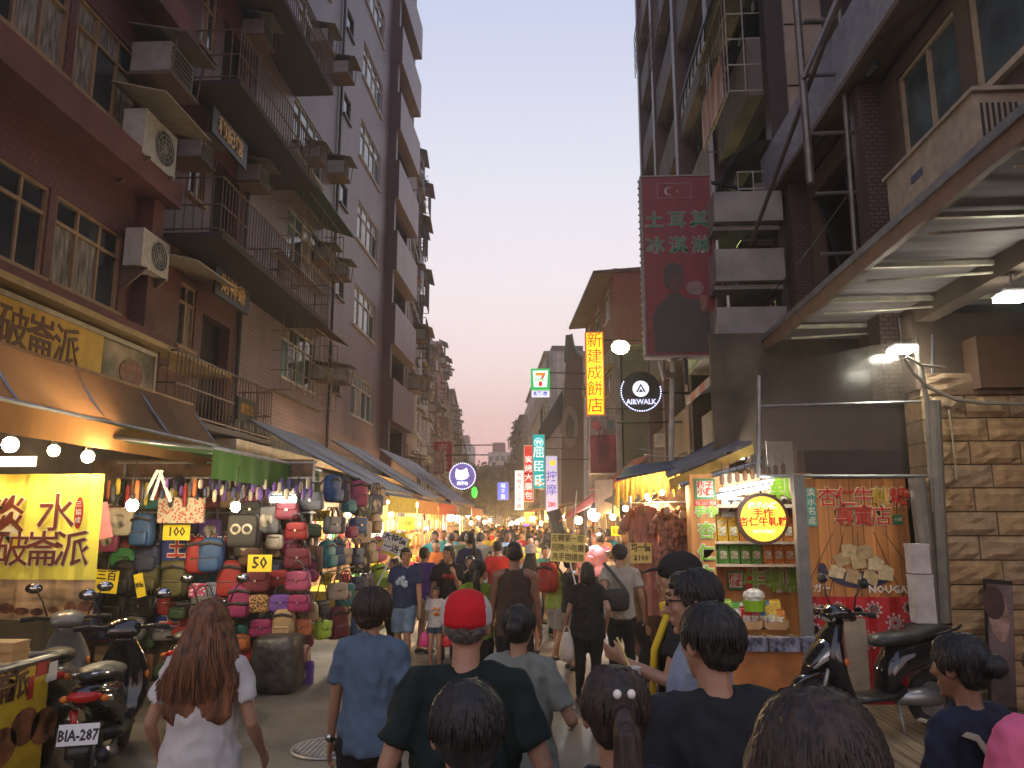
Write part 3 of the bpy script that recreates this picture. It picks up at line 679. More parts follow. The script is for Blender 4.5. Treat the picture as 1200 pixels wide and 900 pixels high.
# ---- left, beyond the bend: a run of cluttered blocks
def bend(side0, Y, off=0):        # point on the building line at distance Y
    return Vector((side0-(Y-33)*.094+off, Y, 0))
rb = random.Random(5)
def far_block(label, X0, Y0, Y1, H, wm, side, floors=3.0, seed=0, step=0, acg=None, cages=.6, acp=.65, roofbit=True, wfr=None, z00=3.5):
    rnd = random.Random(seed); a = bend(X0, Y0, step); c = bend(X0, Y1, step); u = (c-a).normalized(); L = (c-a).length
    out = Vector((u.y, -u.x, 0)) if side == 'L' else Vector((-u.y, u.x, 0))
    M = Matrix.Identity(4)
    for i in range(3): M[i][0] = u[i]; M[i][1] = out[i]; M[i][3] = a[i]
    t = thing('building', label, 'building', tuple(a)); Fc = Facade(t, M); n = max(1, int(L/3.2)); acl = []
    zs = [z00+floors*k for k in range(int((H-z00)/floors+.4))]
    for k, z in enumerate(zs):
        for i in range(n):
            u0 = L*(i+.5)/n-1.0; u1 = u0+1.9
            if rnd.random() < .9: Fc.window(u0, u1, z+.9, z+2.2, 2, .3, wfr or fw_, (M_GLASS, M_GLASSB, M_GLASSL), rnd=rnd)
            if rnd.random() < cages:
                Fc.cage(u0-.15, u1+.15, z+.65, z+2.25, rnd.uniform(.35,.7), rnd.choice((M_RUST, M_STEEL, M_DARK)), 7, rnd.random() < .75, rnd.choice((mat('green_sheet', 0), M_STEEL, M_RUST, mat('pale_sheet', 0))), r=.02, nz=3)
            if rnd.random() < acp: acl.append((u0+rnd.uniform(-.5,.3), z+rnd.uniform(.2,2.1)))
        b = Fc.mb(); b.bx((0,0,z-.12),(L,.16,z+.1)); part('floor_band', b, M_CONC, t)
    Fc.wall(0, L, 0, H, wm)
    b = Fc.mb(); b.bx((0,-9,0),(L,-.9,H)); part('core', b, wm, t)
    b = Fc.mb(); b.bx((0,-.9,0),(.12,-.0,H)); b.bx((L-.12,-.9,0),(L,0,H)); b.bx((0,-9,H),(L,.25,H+.18)); part('parapet', b, M_CONC, t)
    if roofbit:
        b = Fc.mb(); b.bx((L*.2,-4,H+.18),(L*.65,-1.0,H+2.0)); part('roof_shed', b, rnd.choice((M_CONC, M_RUST, mat('pale_sheet', 0))), t)
        b = Fc.mb(); b.limb([(L*.8,-1.6,H+.1),(L*.8,-1.6,H+1.5)], .5, 14); part('water_tank', b, M_STEEL, t)
    for j, (uu, zz) in enumerate(acl):
        p = M @ Vector((uu, 0, zz)); o = place_ac('box', p.y, p.x, p.z, side, 'boxy air conditioner on the '+' '.join(label.split(',')[0].split()[:9]), 'air conditioners on the '+' '.join(label.split(',')[0].split()[:9]), rnd.uniform(.8,1.3), R(5.4))
    return t, Fc, M, L
m_dirty = mat('dirty_render', (.24,.20,.18), .85, scale=2, bump=.3, dirt=.9); m_buff = mat('buff_render', (.33,.25,.20), .85, scale=2, dirt=.8); m_greyr = mat('grey_render', (.25,.24,.235), .85, scale=2, dirt=.8)
m_redr = mat('dull_red_render', (.26,.09,.075), .8, scale=2, dirt=.6); m_pale = mat('pale_render', (.42,.38,.34), .8, scale=2, dirt=.6)
far_block('narrow grey apartment house full of hooded air conditioners, just past the mauve block', XL, 34, 41, 20, m_dirty, 'L', seed=1, step=-.2)
far_block('buff apartment house with green sheet hoods, second past the mauve block', XL, 41.2, 50.5, 23.5, m_buff, 'L', seed=2, step=-.95, cages=.9)
far_block('weathered grey house with caged windows in the middle of the left row', XL, 50.8, 66, 14.5, m_greyr, 'L', seed=3, step=-.9, cages=.8)
far_block('house with a dull red top storey farther down the left row', XL, 66.4, 84, 17.6, m_redr, 'L', seed=4, step=-.6, cages=.5)
far_block('pinkish far house with striped balconies on the left row', XL, 84.5, 108, 16.4, m_buff, 'L', seed=5, step=0, cages=.5)
far_block('low pale house closing the left row of fronts', XL, 109, 150, 13.5, m_pale, 'L', seed=6, step=.5, cages=.3)
# rooftop plant
def leafball(mb, c, r, n, rnd, ls=.05, flat=1.0):
    for _ in range(n):
        d = Vector((rnd.gauss(0,1), rnd.gauss(0,1), rnd.gauss(0,1)*flat)).normalized()*r*rnd.uniform(.45,1)
        p = Vector(c)+d; a = Vector((rnd.uniform(-1,1), rnd.uniform(-1,1), rnd.uniform(-1,1))).normalized()*ls; q = a.orthogonal().normalized()*ls*.45
        mb.add([p-a, p-q, p+a, p+q], [(0,1,2,3)])
M_LEAF = mat('leaf_green', (.022,.04,.018), .6, var=.5, scale=2)
p = atY(489, 215, 41.0); rnd = random.Random(3); t = thing('rooftop_plant', 'small leafy shrub growing at the roof edge of the left row', 'shrub', tuple(p-Vector((0,0,.9))))
b = MB(); leafball(b, p, .7, 260, rnd, .12); part('foliage', b, M_LEAF, t); b = MB(); b.tube([p-Vector((0,0,.9)), p], .05, 5); part('stem', b, M_RUST, t)

# ---- right, far: beyond the bend
XR = 2.6
far_block('slim grey far house with dark hooded windows at the narrow end of the street', XR, 96, 125, 15, m_greyr, 'R', seed=11, step=-.8, cages=.9)
far_block('pale concrete building with long strip windows behind the convenience store sign', XR, 66, 95, 16.5, m_pale, 'R', seed=12, step=-.1, cages=.2, acp=.1)
# closing blocks at the end
for (x0, x1, yt, Y, lab, m_) in ((572,600,530,190,'pale distant apartment tower closing the street above the trees',m_pale),(536,552,520,215,'white distant tower behind the left row',m_pale)):
    a = atY(x0, yt, Y); c = atY(x1, yt, Y); t = thing('tower_block', lab, 'building', (a.x, Y, 0)); H = a.z
    b = MB(); b.bx((a.x, Y, 0), (c.x, Y+12, H)); part('wall', b, m_, t)
    b = MB(); b.bx((a.x+1, Y+1, H), ((a.x+c.x)/2+1, Y+6, H+2.5)); part('roof_room', b, m_redr, t)
    for k in range(5):
        for i in range(4):
            b = MB(); w = (c.x-a.x)/4; b.bx((a.x+w*(i+.2), Y-.1, H-2.2-3*k), (a.x+w*(i+.8), Y-.02, H-1-3*k)); part('window', b, M_GLASS, t)
# dark trees at the end of the street
for (px, pt, Y, rr, lab, sd) in ((566,538,120,6,'dark tree crown closing the street, tallest of the trees',1),(592,545,120,5.5,'dark tree left of the blue and white sign',2),(550,550,112,4.5,'dark tree beside the round white bear sign',3),(606,566,125,5,'low dark tree behind the red and white signs',4)):
    rnd = random.Random(sd); p = atY(px, pt, Y); t = thing('street_tree', lab, 'tree', (p.x, Y, 0), group='dark trees at the end of the street'); top = p.z
    b = MB(); b.limb([(p.x,Y,0),(p.x+.2,Y,top*.35),(p.x-.2,Y,top*.7)], [.4,.3,.15], 8)
    for k in range(5):
        a = k*1.3; b.limb([(p.x,Y,top*.4),(p.x+2.2*math.cos(a),Y+2.2*math.sin(a),top*.7)], [.14,.05], 5)
    part('trunk', b, mat('bark', (.05,.04,.03), .9), t)
    b = MB()
    for k in range(16):
        c = Vector((p.x+rnd.uniform(-rr,rr)*.8, Y+rnd.uniform(-2,2), top*rnd.uniform(.45,.92)-.6)); leafball(b, c, rr*.38, 190, rnd, .42)
    part('crown', b, M_LEAF, t)

# ---- right: red-roofed house angled to the bend, brick gable and its neighbours
def oriented(a, c):
    u = (c-a).normalized(); return u, (c-a).length
t = thing('house', 'four-storey house with a red upper storey and pitched eave on the right', 'house', (2.6, 33, 0)); TR = t
a = Vector((2.65,32.6,0)); c = bend(2.65, 42); u, L = oriented(a, c); out = Vector((-u.y, u.x, 0)); M = Matrix.Identity(4)
for i in range(3): M[i][0] = u[i]; M[i][1] = out[i]; M[i][3] = a[i]
Fh = Facade(t, M)
for i in range(3):
    for z in (4.2, 7.2, 10.6): Fh.window(1+3.2*i, 2.6+3.2*i, z+.4, z+1.8, 2, .3, fw_, G2)
Fh.wall(0, L, 0, 9.3, m_greyr); Fh.wall(0, L, 9.3, 12.9, m_redr, 'upper_wall', .3)
b = Fh.mb(); b.bx((0,-8,0),(.2,-.3,9.3)); part('gable_wall', b, mat('greenish_render', (.16,.16,.11), .85, scale=2, dirt=.8), t)
b = Fh.mb(); b.bx((-.1,-8,9.3),(.15,.02,12.9)); part('gable_upper_wall', b, mat('corrugated_red', (.30,.075,.06), .6, var=.3, scale=6, stretch=(8,8,.3), dirt=.3), t)
b = Fh.mb(); b.bx((0,.02,8.7),(L,.25,9.25)); part('floor_band', b, M_CONC, t)
b = Fh.mb(); b.prism([(-.2,-8,13.6),(-.2,.9,12.75),(-.2,.9,12.6),(-.2,-8,13.45)], Vector((L+.5,0,0))); part('roof', b, M_RUST, t)
b = Fh.mb(); b.bx((.3,-8,0),(L,-1,12.8)); part('core', b, mat('dark_interior', 0), t)
# brick pier with swallowtail gable
t = thing('brick_gable', 'old brick gable wall with a curved swallowtail top and niche, right of the street', 'wall', (0, 52, 0))
Yg = 47.5; pts = [(657,640),(658,520),(660,470),(663,425),(665,393),(669,392),(671,404),(676,414),(683,420),(684,450),(684,640)]
P = [atY(x, y, Yg) for x, y in pts]; P[0].z = 0; P[-1].z = 0
b = MB(); b.prism(P, (0,1.6,0)); part('brick_wall', b, tile_mat('old_brick', (.21,.09,.065), (.16,.07,.05), (.12,.09,.07), .24, .075, .15, .6), t)
b = MB(); q = [atY(x, y, Yg-.06) for x, y in pts[3:9]]
b.limb(q, .12, 6); part('ridge_moulding', b, mat('green_glaze', (.08,.11,.06), .5), t)
c = atY(668, 500, Yg-.05); b = MB(); b.limb([c+Vector((0,-.02,0)), c+Vector((0,.06,0))], [(.52,1.3),(.52,1.3)], 20, side=(1,0,0)); part('niche', b, mat('niche_grey', (.20,.17,.15), .8), t)
b = MB(); b.ell(c+Vector((0,-.05,0)), (.25,.08,.75), 10, 8); part('niche_ornament', b, mat('ornament_dark', (.07,.07,.065), .7), t)
# sloping dark roof and grey wall between the gable and the pale building
t = thing('old_house', 'low old house with a steep dark roof left of the brick gable', 'house', (-1, 54, 0))
b = MB(); P = [atY(x, y, 54) for x, y in ((632,640),(634,524),(657,480),(657,640))]; P[0].z = P[-1].z = 0; b.prism(P, (0,8,0)); part('wall', b, m_greyr, t)
b = MB(); P = [atY(x, y, 53.4) for x, y in ((630,530),(631,505),(660,455),(660,490))]; b.prism(P, (0,9,0)); part('roof', b, M_DARK, t)

# ---- right: tall dark block with balconies, cages and barrel awnings
XRt = 3.9
t = thing('apartment_building', 'tall dark apartment block with barred cages and barrel awnings, upper right', 'building', (XRt, 13, 0)); TD = t
F3 = Facade(t, Matrix(((0,-1,0,XRt),(1,0,0,0),(0,0,1,0),(0,0,0,1))))
m_par = mat('grey_parapet', (.13,.115,.11), .8, scale=2, dirt=.7)
for k in range(9):
    z = 4.0+2.9*k
    for (ua, ub) in ((13.2,16.0),(16.4,20.4),(20.8,24.8),(25.2,28.8)):
        F3.holes.append((ua, ub, z+1.05, z+2.6))
        b = F3.mb(); b.bx((ua,.0,z-.1),(ub,.26,z+1.08)); part('balcony_parapet', b, m_par, t)
        b = F3.mb(); b.bx((ua,-.9,z+1.0),(ub,-.85,z+2.6)); o = part('window', b, M_GLASS, t)
        b = F3.mb(); 
        for j in range(4): b.bx((ua+(ub-ua)*j/3-.04,-.85,z+1.0),(ua+(ub-ua)*j/3+.04,-.8,z+2.6))
        sub('frame', b, fw_, o)
F3.wall(13, 29, 2.8, 30, T_BROWN)
b = F3.mb()
for u in (16.2, 20.6, 25.0, 29.0): b.bx((u-.22,.0,2.8),(u+.22,.34,30))
part('column', b, T_PLUM, t)
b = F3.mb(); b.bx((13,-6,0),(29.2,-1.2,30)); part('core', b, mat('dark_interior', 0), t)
b = F3.mb(); b.bx((12.8,-6,4),(13,.02,30)); part('side_wall', b, T_BROWN, t)
b = F3.mb(); b.bx((29.2,-6,0),(29.5,.3,30)); part('far_side_wall', b, T_PLUM, t)
F3.cage(22, 24.6, 17, 18.6, .5, M_RUST, 8, False); F3.cage(26, 28.6, 19.6, 21.4, .5, M_RUST, 8, False); F3.cage(27, 29.3, 12.2, 13.8, .4, M_DARK, 8, False)
m_bar = mat('awning_sheet', (.30,.27,.24), .5, 0, var=.25, scale=5, stretch=(1,8,1), dirt=.35)
def barrel(F_, u0, u1, z, d, h, m, ns=7):
    b = F_.mb(); seg = 8
    pr = [(0, h)]+[(d*math.sin(math.pi/2*k/seg), h*math.cos(math.pi/2*k/seg)) for k in range(1, seg+1)]
    for (v0, z0), (v1, z1) in zip(pr, pr[1:]):
        b.add([(u0,v0,z+z0),(u1,v0,z+z0),(u1,v1,z+z1),(u0,v1,z+z1)], [(0,1,2,3)])
        b.add([(u0,v0,z+z0-.02),(u1,v0,z+z0-.02),(u1,v1,z+z1-.02),(u0,v1,z+z1-.02)], [(3,2,1,0)])
    o = part('barrel_awning', b, m, F_.t, smooth=True)
    for k in range(ns+1):
        u = u0+(u1-u0)*k/ns; r = F_.mb(); r.tube([(u, v+.01, z+zz+.01) for v, zz in pr], .014, 4); sub('awning_rib', r, M_DARK, o)
m_pk = mat('faded_pink_banner', (.46,.30,.31), .7, var=.5, scale=3, stretch=(1,1,.3))
for (u0, u1, z0, z1, d) in ((13.2,15.6,9.8,11.9,.62),(13.2,15.2,6.9,8.2,.55)):
    F3.cage(u0, u1, z0, z1, d, mat('white_bars', (.40,.37,.34), .5, .2), 10, False, r=.014, nz=4)
    barrel(F3, u0-.1, u1+.3, z0+(.95 if z0 > 9 else .35), d+.42, 1.5, m_bar)
b = F3.mb(); b.bx((13.5,.64,9.85),(15.5,.66,10.8)); part('faded_banner', b, m_pk, t)
# three grey balcony ends beside the red sign
t = thing('stair_tower', 'open stair landing with three grey parapets beside the big red sign', 'staircase', (3.4, 13, 0))
for k, (y0, y1, xa, xb) in enumerate(((225,258,836,918),(292,328,838,921),(360,394,840,924))):
    a = atY(xa, y0, 12.6); c = atY(xb, y1, 12.6); b = MB(); b.bx((a.x, 12.6, c.z), (c.x, 12.75, a.z)); part('parapet', b, mat('pale_parapet', (.30,.28,.27), .8, scale=3, dirt=.4), t)
    b = MB(); b.bx((a.x, 12.75, c.z), (a.x+.12, 15.5, a.z)); part('side_parapet', b, mat('pale_parapet', 0), t)
    b = MB(); b.bx((a.x, 12.76, c.z-.1), (XRt, 15.5, c.z-.02)); part('landing', b, M_CONC, t)
b = MB()
for x, z0, z1 in ((2.86,5.9,6.4),(3.0,4.9,5.4)):
    b.tube([(x,12.9,z0),(x,12.9,z1+.4)], .03, 5)
for k in range(9): b.tube([(2.95+.09*k,14.2,6.05+.05*k),(2.95+.09*k,14.2,6.65)], .012, 4)
b.tube([(2.9,14.2,6.05),(3.8,14.2,6.6)], .016, 4); part('stair_rail', b, M_WHITE, t, kind='stuff')
b = MB(); b.bx((2.8,15.6,3.3),(3.9,15.7,8)); part('back_wall', b, mat('dark_interior', 0), t)

# ---- right, nearest: brick piers, beige frames, timber and pale wall
XN = 4.25
t = thing('shop_building', 'near right building with brick piers, pale wall panels and beige framed windows', 'building', (XN, 6, 0)); TN = t
F4 = Facade(t, Matrix(((0,-1,0,XN),(1,0,0,0),(0,0,1,0),(0,0,0,1))))
F4.window(7.55, 8.9, 6.15, 7.35, 2, .0, M_CREAM, (mat('teal_glass', (.05,.08,.085), .15, var=.4, scale=2),)); F4.window(5.6, 7.3, 6.15, 7.35, 2, 0, M_CREAM, (mat('teal_glass', 0),))
F4.holes.append((9.9, 12.2, 4.7, 7.2))
F4.wall(3, 13, 4.3, 7.55, mat('dim_brown_wall', (.10,.07,.05), .85, scale=2, dirt=.6))
T_BRK = tile_mat('pier_brick', (.20,.12,.10), (.15,.09,.075), (.05,.04,.035), .11, .055, .2, .4)
for u in (9.55, 12.55):
    b = F4.mb(); b.bx((u-.18,0,3.4),(u+.18,.26,7.6)); part('brick_pier', b, T_BRK, t)
b = F4.mb(); b.bx((9.9,-.9,4.7),(12.2,-.8,7.2)); part('inner_wall', b, mat('shop_grey', (.12,.12,.125), .7), t)
b = F4.mb(); b.bx((10.5,-.78,5.3),(11.7,-.74,6.9)); part('inner_poster', b, mat('pale_poster', (.62,.66,.58), .6, var=.6, scale=2.5), t)
b = F4.mb(); b.tube([(10.4,-.1,4.8),(10.9,-.1,7.1)], .04, 5); b.tube([(10.9,-.1,4.9),(12.0,-.1,7.1)], .05, 5); part('inner_post', b, M_DARK, t)
b = F4.mb(); b.bx((3,.0,7.62),(13.4,.42,7.70)); part('cable_tray', b, mat('brown_tray', (.13,.08,.05), .6, dirt=.4), t)
b = F4.mb(); b.bx((3,.36,7.70),(13.4,.42,8.5)); part('fascia', b, mat('blue_grey_fascia', (.27,.28,.33), .6, dirt=.3), t)
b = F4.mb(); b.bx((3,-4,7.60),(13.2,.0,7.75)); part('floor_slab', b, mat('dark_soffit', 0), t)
b = F4.mb(); b.bx((12.75,-1.6,8),(12.9,.05,16)); part('pale_wall', b, mat('pale_beige_panel', (.42,.35,.28), .7, scale=2, dirt=.25), t)
b = F4.mb()
for z in (8.6,9.6,10.8,12): b.bx((12.735,-1.6,z-.012),(12.752,.05,z+.012))
part('panel_joint', b, M_DARK, t)
b = F4.mb(); b.bx((3,-.7,7.75),(12.7,-.6,17)); part('upper_wall', b, T_BROWN, t)
b = F4.mb(); b.bx((9.2,-.6,7.75),(9.6,.1,17)); part('upper_brick_pier', b, T_BRK, t)
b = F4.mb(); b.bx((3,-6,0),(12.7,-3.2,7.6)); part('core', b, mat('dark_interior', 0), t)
RG = 'air conditioners on the right facades'
t2 = thing('air_conditioner', 'long beige outdoor air conditioner above the right canopy, below the beige windows', 'air conditioner', (4.0, 7.4, 5.0))
b = MB(); b.bx((3.75,6.5,5.05),(4.2,8.3,5.75)); part('casing', b, mat('ac_sand', (.36,.31,.23), .55, dirt=.3), t2)
b = MB(); b.bx((3.72,6.45,5.75),(4.22,8.35,5.79)); part('top_plate', b, mat('ac_sand', 0), t2)
b = MB(); b.bx((3.744,7.5,5.45),(3.75,7.75,5.53)); part('name_plate', b, mat('plate_blue', (.06,.08,.14), .4), t2)
for k in range(7): b = MB(); b.bx((3.80+.05*k,6.49,5.15),(3.82+.05*k,6.5,5.65)); part('louvre', b, mat('ac_dark', 0), t2)
for y in (6.8, 8.0): b = MB(); b.bx((3.75,y-.03,4.98),(4.25,y+.03,5.05)); part('bracket', b, M_RUST, t2)
for (px, py, lab) in ((1022,82,'small black security camera, upper of two under the fascia'),(962,165,'small black security camera, lower of two under the fascia')):
    p = atX(px, py, XN-.3); t2 = thing('security_camera', lab, 'camera', tuple(p)); b = MB(); b.limb([p+Vector((0,-.16,0)), p+Vector((0,.1,.02))], [.045,.05], 8); part('housing', b, M_BLACK, t2)
    b = MB(); b.tube([p, p+Vector((.1,.02,.14))], .018, 5); part('arm', b, M_DARK, t2); b = MB(); b.disc(p+Vector((0,-.165,0)), .03, (0,-1,0), .01, 10); part('lens', b, M_GLASS, t2)
# tube frame standing in front of it
t = thing('steel_scaffold', 'bare rusty steel tube frame standing in front of the pale wall', 'frame', (3.9, 10, 4.4)); Yf = 9.7
m_tb = mat('tube_grey', (.17,.155,.145), .5, .5, dirt=.4)
def tubepx(pts, Y, r=.045, m=None, name='tube'):
    b = MB(); b.tube([atY(x, y, Y+i*0) for i, (x, y) in enumerate(pts)], r, 8); part(name, b, m or m_tb, t)
for pts, r in ((((930,-40),(941,100),(950,215)),.055),(((981,-40),(986,60),(1003,305)),.035),(((1052,-40),(1063,60),(1080,255)),.06),(((942,25),(1052,17)),.03),(((941,89),(1065,83)),.03),(((950,157),(1075,152)),.028),(((956,227),(1080,222)),.025),(((962,298),(1010,296)),.025)):
    tubepx(pts, Yf, r)
tubepx([(941,92),(990,-20)], Yf-.06, .04, name='brace')
b = MB(); b.tube([Vector((3.35,12.6,6.6)), Vector((3.6,8.0,8.6))], .035, 6); part('long_brace', b, m_tb, t)
tubepx([(1170,-20),(1190,200)], 8.2, .04, name='post')

# ---- canopy over the right pavement
t = thing('canopy', 'corrugated sheet canopy on steel ribs over the right pavement', 'canopy', (3.0, 11, 4.3))
ZE, XE = 4.42, 3.0
m_sh = mat('canopy_sheet', (.23,.20,.205), .75, 0, var=.2, scale=2, stretch=(.4,4,1), dirt=.3)
b = MB()
n = 90
for k in range(n):        # corrugation runs across the street
    y0, y1 = 3.0+8.2*k/n, 3.0+8.2*(k+1)/n; d0, d1 = .0035*(k % 2), .0035*((k+1) % 2)
    b.add([(XE,y0,ZE+.07+d0),(XE,y1,ZE+.07+d1),(7.5,y1,ZE+.12+d1),(7.5,y0,ZE+.12+d0)], [(0,1,2,3)])
part('roof_sheet', b, m_sh, t)
m_rib = mat('canopy_rib', (.66,.62,.48), .5, .3, dirt=.3)
for k, y in enumerate((3.7, 4.9, 6.1, 7.35, 8.55, 9.75, 10.8)):
    b = MB(); b.prism([(XE+.03,y-.025,ZE+.0),(XE+.03,y+.025,ZE+.0),(XE+.03,y+.025,ZE+.045),(XE+.03,y-.025,ZE+.045)], Vector((4.3,0,.04))); part('rib', b, m_rib, t)
    b = MB(); b.tube([(XE+.05,y+.02,ZE-.12),(XE+1.6,y+.02,ZE-.04)], .014, 5); part('rib_strut', b, m_rib, t)
for x in (4.4, 5.9):
    b = MB(); b.bx((x-.03,3,ZE+.045),(x+.03,11.1,ZE+.085)); part('purlin', b, M_RUST, t)
b = MB(); b.bx((XE-.06,3,ZE-.08),(XE,11.2,ZE+.12)); part('edge_beam', b, mat('edge_orange_brown', (.23,.15,.10), .5, .2, dirt=.4), t)
b = MB(); b.bx((XE-.085,3,ZE+.06),(XE-.062,11.2,ZE+.13)); part('gutter', b, M_STEEL, t)
# posts of the canopy
b = MB(); a = atY(880, 400, 10.9); b.bx((a.x-.1,10.85,0),(a.x+.1,11.05,ZE)); part('post', b, mat('post_dark', (.07,.065,.06), .6, .3, dirt=.4), t)

# ---- stone pier and lintel on the right
t = thing('stone_wall', 'rough sandstone block wall at the right edge, lit yellow by the lamps', 'wall', (5, 8.9, 0))
Ys = 8.9; a = atY(1110, 700, Ys); x0 = a.x; rnd = random.Random(9); zz = 0.0; hh = .262; k = 0
m_st = [mat('sandstone_%s' % n_, c_, .9, scale=9, bump=1.0, var=.2, dirt=.2) for n_, c_ in (('tan',(.38,.26,.14)),('ochre',(.37,.245,.125)),('grey',(.35,.25,.15)))]
b = MB(); b.bx((x0+.02, Ys+.04, 0), (8.5, Ys+.6, 3.55)); part('mortar_core', b, mat('mortar_dark', (.10,.075,.05), .9), t)
while zz < 3.5:
    x = x0-(.0 if k % 2 else 0); first = True
    while x < 7.6:
        w = rnd.uniform(.45,.75) if not first else (rnd.choice((.62,.95)) if k % 2 else .4); first = False
        g = .007; bm_ = MB(); nx, nz = 5, 4; vs = []
        for i in range(nx+1):
            for j in range(nz+1):
                e = 0 if i in (0, nx) or j in (0, nz) else rnd.uniform(.015,.05)
                vs.append((x+g+(w-2*g)*i/nx, Ys-.0-e, zz+g+(hh-2*g)*j/nz))
        fs = [(i*(nz+1)+j, i*(nz+1)+j+1, (i+1)*(nz+1)+j+1, (i+1)*(nz+1)+j) for i in range(nx) for j in range(nz)]
        q = len(vs); cs = [0, nz, (nx+1)*(nz+1)-1, nx*(nz+1)]; vs += [(vs[c][0], Ys+.05, vs[c][2]) for c in cs]
        bot = [i*(nz+1) for i in range(nx+1)]; topi = [i*(nz+1)+nz for i in range(nx+1)]; lf = list(range(nz+1)); rg = [nx*(nz+1)+j for j in range(nz+1)]
        fs += [tuple(bot+[q+3, q]), tuple(topi[::-1]+[q+1, q+2]), tuple(lf[::-1]+[q, q+1]), tuple(rg+[q+2, q+3])]
        bm_.add(vs, fs); part('stone_block', bm_, rnd.choice(m_st), t); x += w
    # side face toward the street
    b = MB(); b.bx((x0-.012, Ys+.01, zz+.007), (x0+.03, Ys+.58, zz+hh-.007)); part('stone_block', b, rnd.choice(m_st), t)
    zz += hh; k += 1
b = MB(); b.bx((4.75, Ys-.2, 3.46), (8.5, Ys+.1, 4.05)); part('lintel', b, mat('lintel_brown', (.12,.065,.035), .7, scale=2, dirt=.4), t)
b = MB(); b.bx((x0-.05, Ys+.12, 3.5), (8.5, Ys+.5, 4.4)); part('upper_wall', b, mat('dim_brown_wall', 0), t)
# big pipes in front of it
t = thing('drain_pipe', 'pair of grey drain pipes left of the sandstone wall', 'pipe', (atY(1098,700,8.75).x, 8.75, 0))
for pts, r in ((((1094,470),(1100,600),(1108,760),(1112,840)),.075),(((1074,560),(1084,640),(1092,760),(1096,840)),.09),(((1072,395),(1086,470),(1094,600)),.03)):
    b = MB(); P = [atY(x, y, 8.75) for x, y in pts]; P[-1].z = max(0, P[-1].z); b.tube(P, r, 10); part('pipe', b, mat('pipe_grey', (.20,.185,.155), .5, .2, dirt=.4), t)
# timber deck
t = thing('timber_deck', 'low slatted timber deck along the right shopfront', 'deck', (4, 6, 0))
for k in range(26):
    x = 2.62+.145*k; b = MB(); b.bx((x,3.2,.03),(x+.13,8.85,.07)); part('plank', b, rnd.choice((mat('deck_wood', (.19,.13,.07), .7, var=.3, scale=4, stretch=(4,.4,1), bump=.2), mat('deck_wood_pale', (.24,.17,.095), .7, var=.3, scale=4, stretch=(4,.4,1), bump=.2))), t)
# narrow mirror-poster leaning on the wall
t = thing('leaning_poster', 'narrow framed beauty poster leaning against the sandstone wall', 'poster', (5.2, 8.6, 0))
P = [atY(x, y, 8.55) for x, y in ((1154,678),(1186,681),(1192,835),(1161,832))]
b = MB(); b.prism(P, (0,.04,0)); part('frame', b, M_BLACK, t)
c = sum(P, Vector())/4; q = [c+(p_-c)*.93+Vector((0,-.012,0)) for p_ in P]
b = MB(); b.prism(q, (0,.01,0)); part('print', b, mat('poster_photo', (.10,.07,.075), .35, var=1.2, scale=1.6), t)
b = MB(); cc = c+Vector((.0,-.02,.28)); b.limb([cc, cc+Vector((0,.004,0))], [(.10,.26),(.10,.26)], 16, side=(1,0,0)); part('printed_face', b, mat('print_skin', (.45,.28,.24), .5, var=.5, scale=5), t)
b = MB(); cc = c+Vector((-.04,-.024,.42)); b.limb([cc, cc+Vector((0,.004,0))], [(.11,.17),(.11,.17)], 14, side=(1,0,0)); part('printed_hair', b, mat('print_hair', (.06,.03,.025), .5), t)
# ------------------------------------------------------------------ lamps
def emis(name, col, e): return mat(name, col, var=0, emit=e, ecol=col)
WARM = emis('bulb_warm_glow', (1,.55,.18), 850); WHITE = emis('bulb_white_glow', (1,.84,.58), 650); COOL = emis('bulb_cool_glow', (1,.95,.85), 520); ORANGE = emis('bulb_orange_glow', (1,.42,.09), 650)
def ico(mb, c, r, n=8, m=6): return mb.ell(c, (r, r, r*1.05), n, m)
def bulb(px, py, Y, kind, label, group='bare bulbs over the stalls', r=.05, cord=.35):
    p = atY(px, py, Y); t = thing('light_bulb', label, 'bulb', tuple(p), 0, group)
    b = MB(); ico(b, p, r); part('glass_globe', b, kind, t, smooth=True)
    b = MB(); b.limb([p+Vector((0,0,r*.8)), p+Vector((0,0,r*1.9))], [r*.5, r*.42], 8); part('socket', b, M_BLACK, t)
    b = MB(); b.tube([p+Vector((0,0,r*1.8)), p+Vector((.01,0,r*1.8+cord))], .006, 4); part('cord', b, M_BLACK, t); return t
WARMN = emis('bulb_warm_near', (1,.52,.16), 260); WHITEN = emis('bulb_white_near', (1,.80,.50), 240)
# ------------------------------------------------------------------ bags and pouches
def rbox(mb, c, s, e=4.0, n=14, m=7, top=1.0, bulge=0.0):
    """superellipsoid-like soft box"""
    c = Vector(c); vs = []; x, y, z = s[0]/2, s[1]/2, s[2]/2
    sg = lambda a, p: math.copysign(abs(a)**p, a)
    for j in range(m+1):
        t = -math.pi/2 + math.pi*j/m; cz = sg(math.sin(t), 2/e); cr = max(.02, abs(math.cos(t))**(2/e)); k = 1+(top-1)*(cz+1)/2
        for i in range(n):
            a = 2*math.pi*i/n; vs.append(c+Vector((x*k*cr*sg(math.cos(a), 2/e), y*cr*sg(math.sin(a), 2/e)*(1+bulge*(1-cz)/2), z*cz)))
    fs = [(j*n+i, j*n+(i+1)%n, (j+1)*n+(i+1)%n, (j+1)*n+i) for j in range(m) for i in range(n)] + [tuple(range(n))[::-1], tuple(m*n+i for i in range(n))]
    return mb.add(vs, fs)
def arc(c, w, h, n=8, y=0): return [Vector(c)+Vector((-w*math.cos(math.pi*k/n), y, h*math.sin(math.pi*k/n))) for k in range(n+1)]
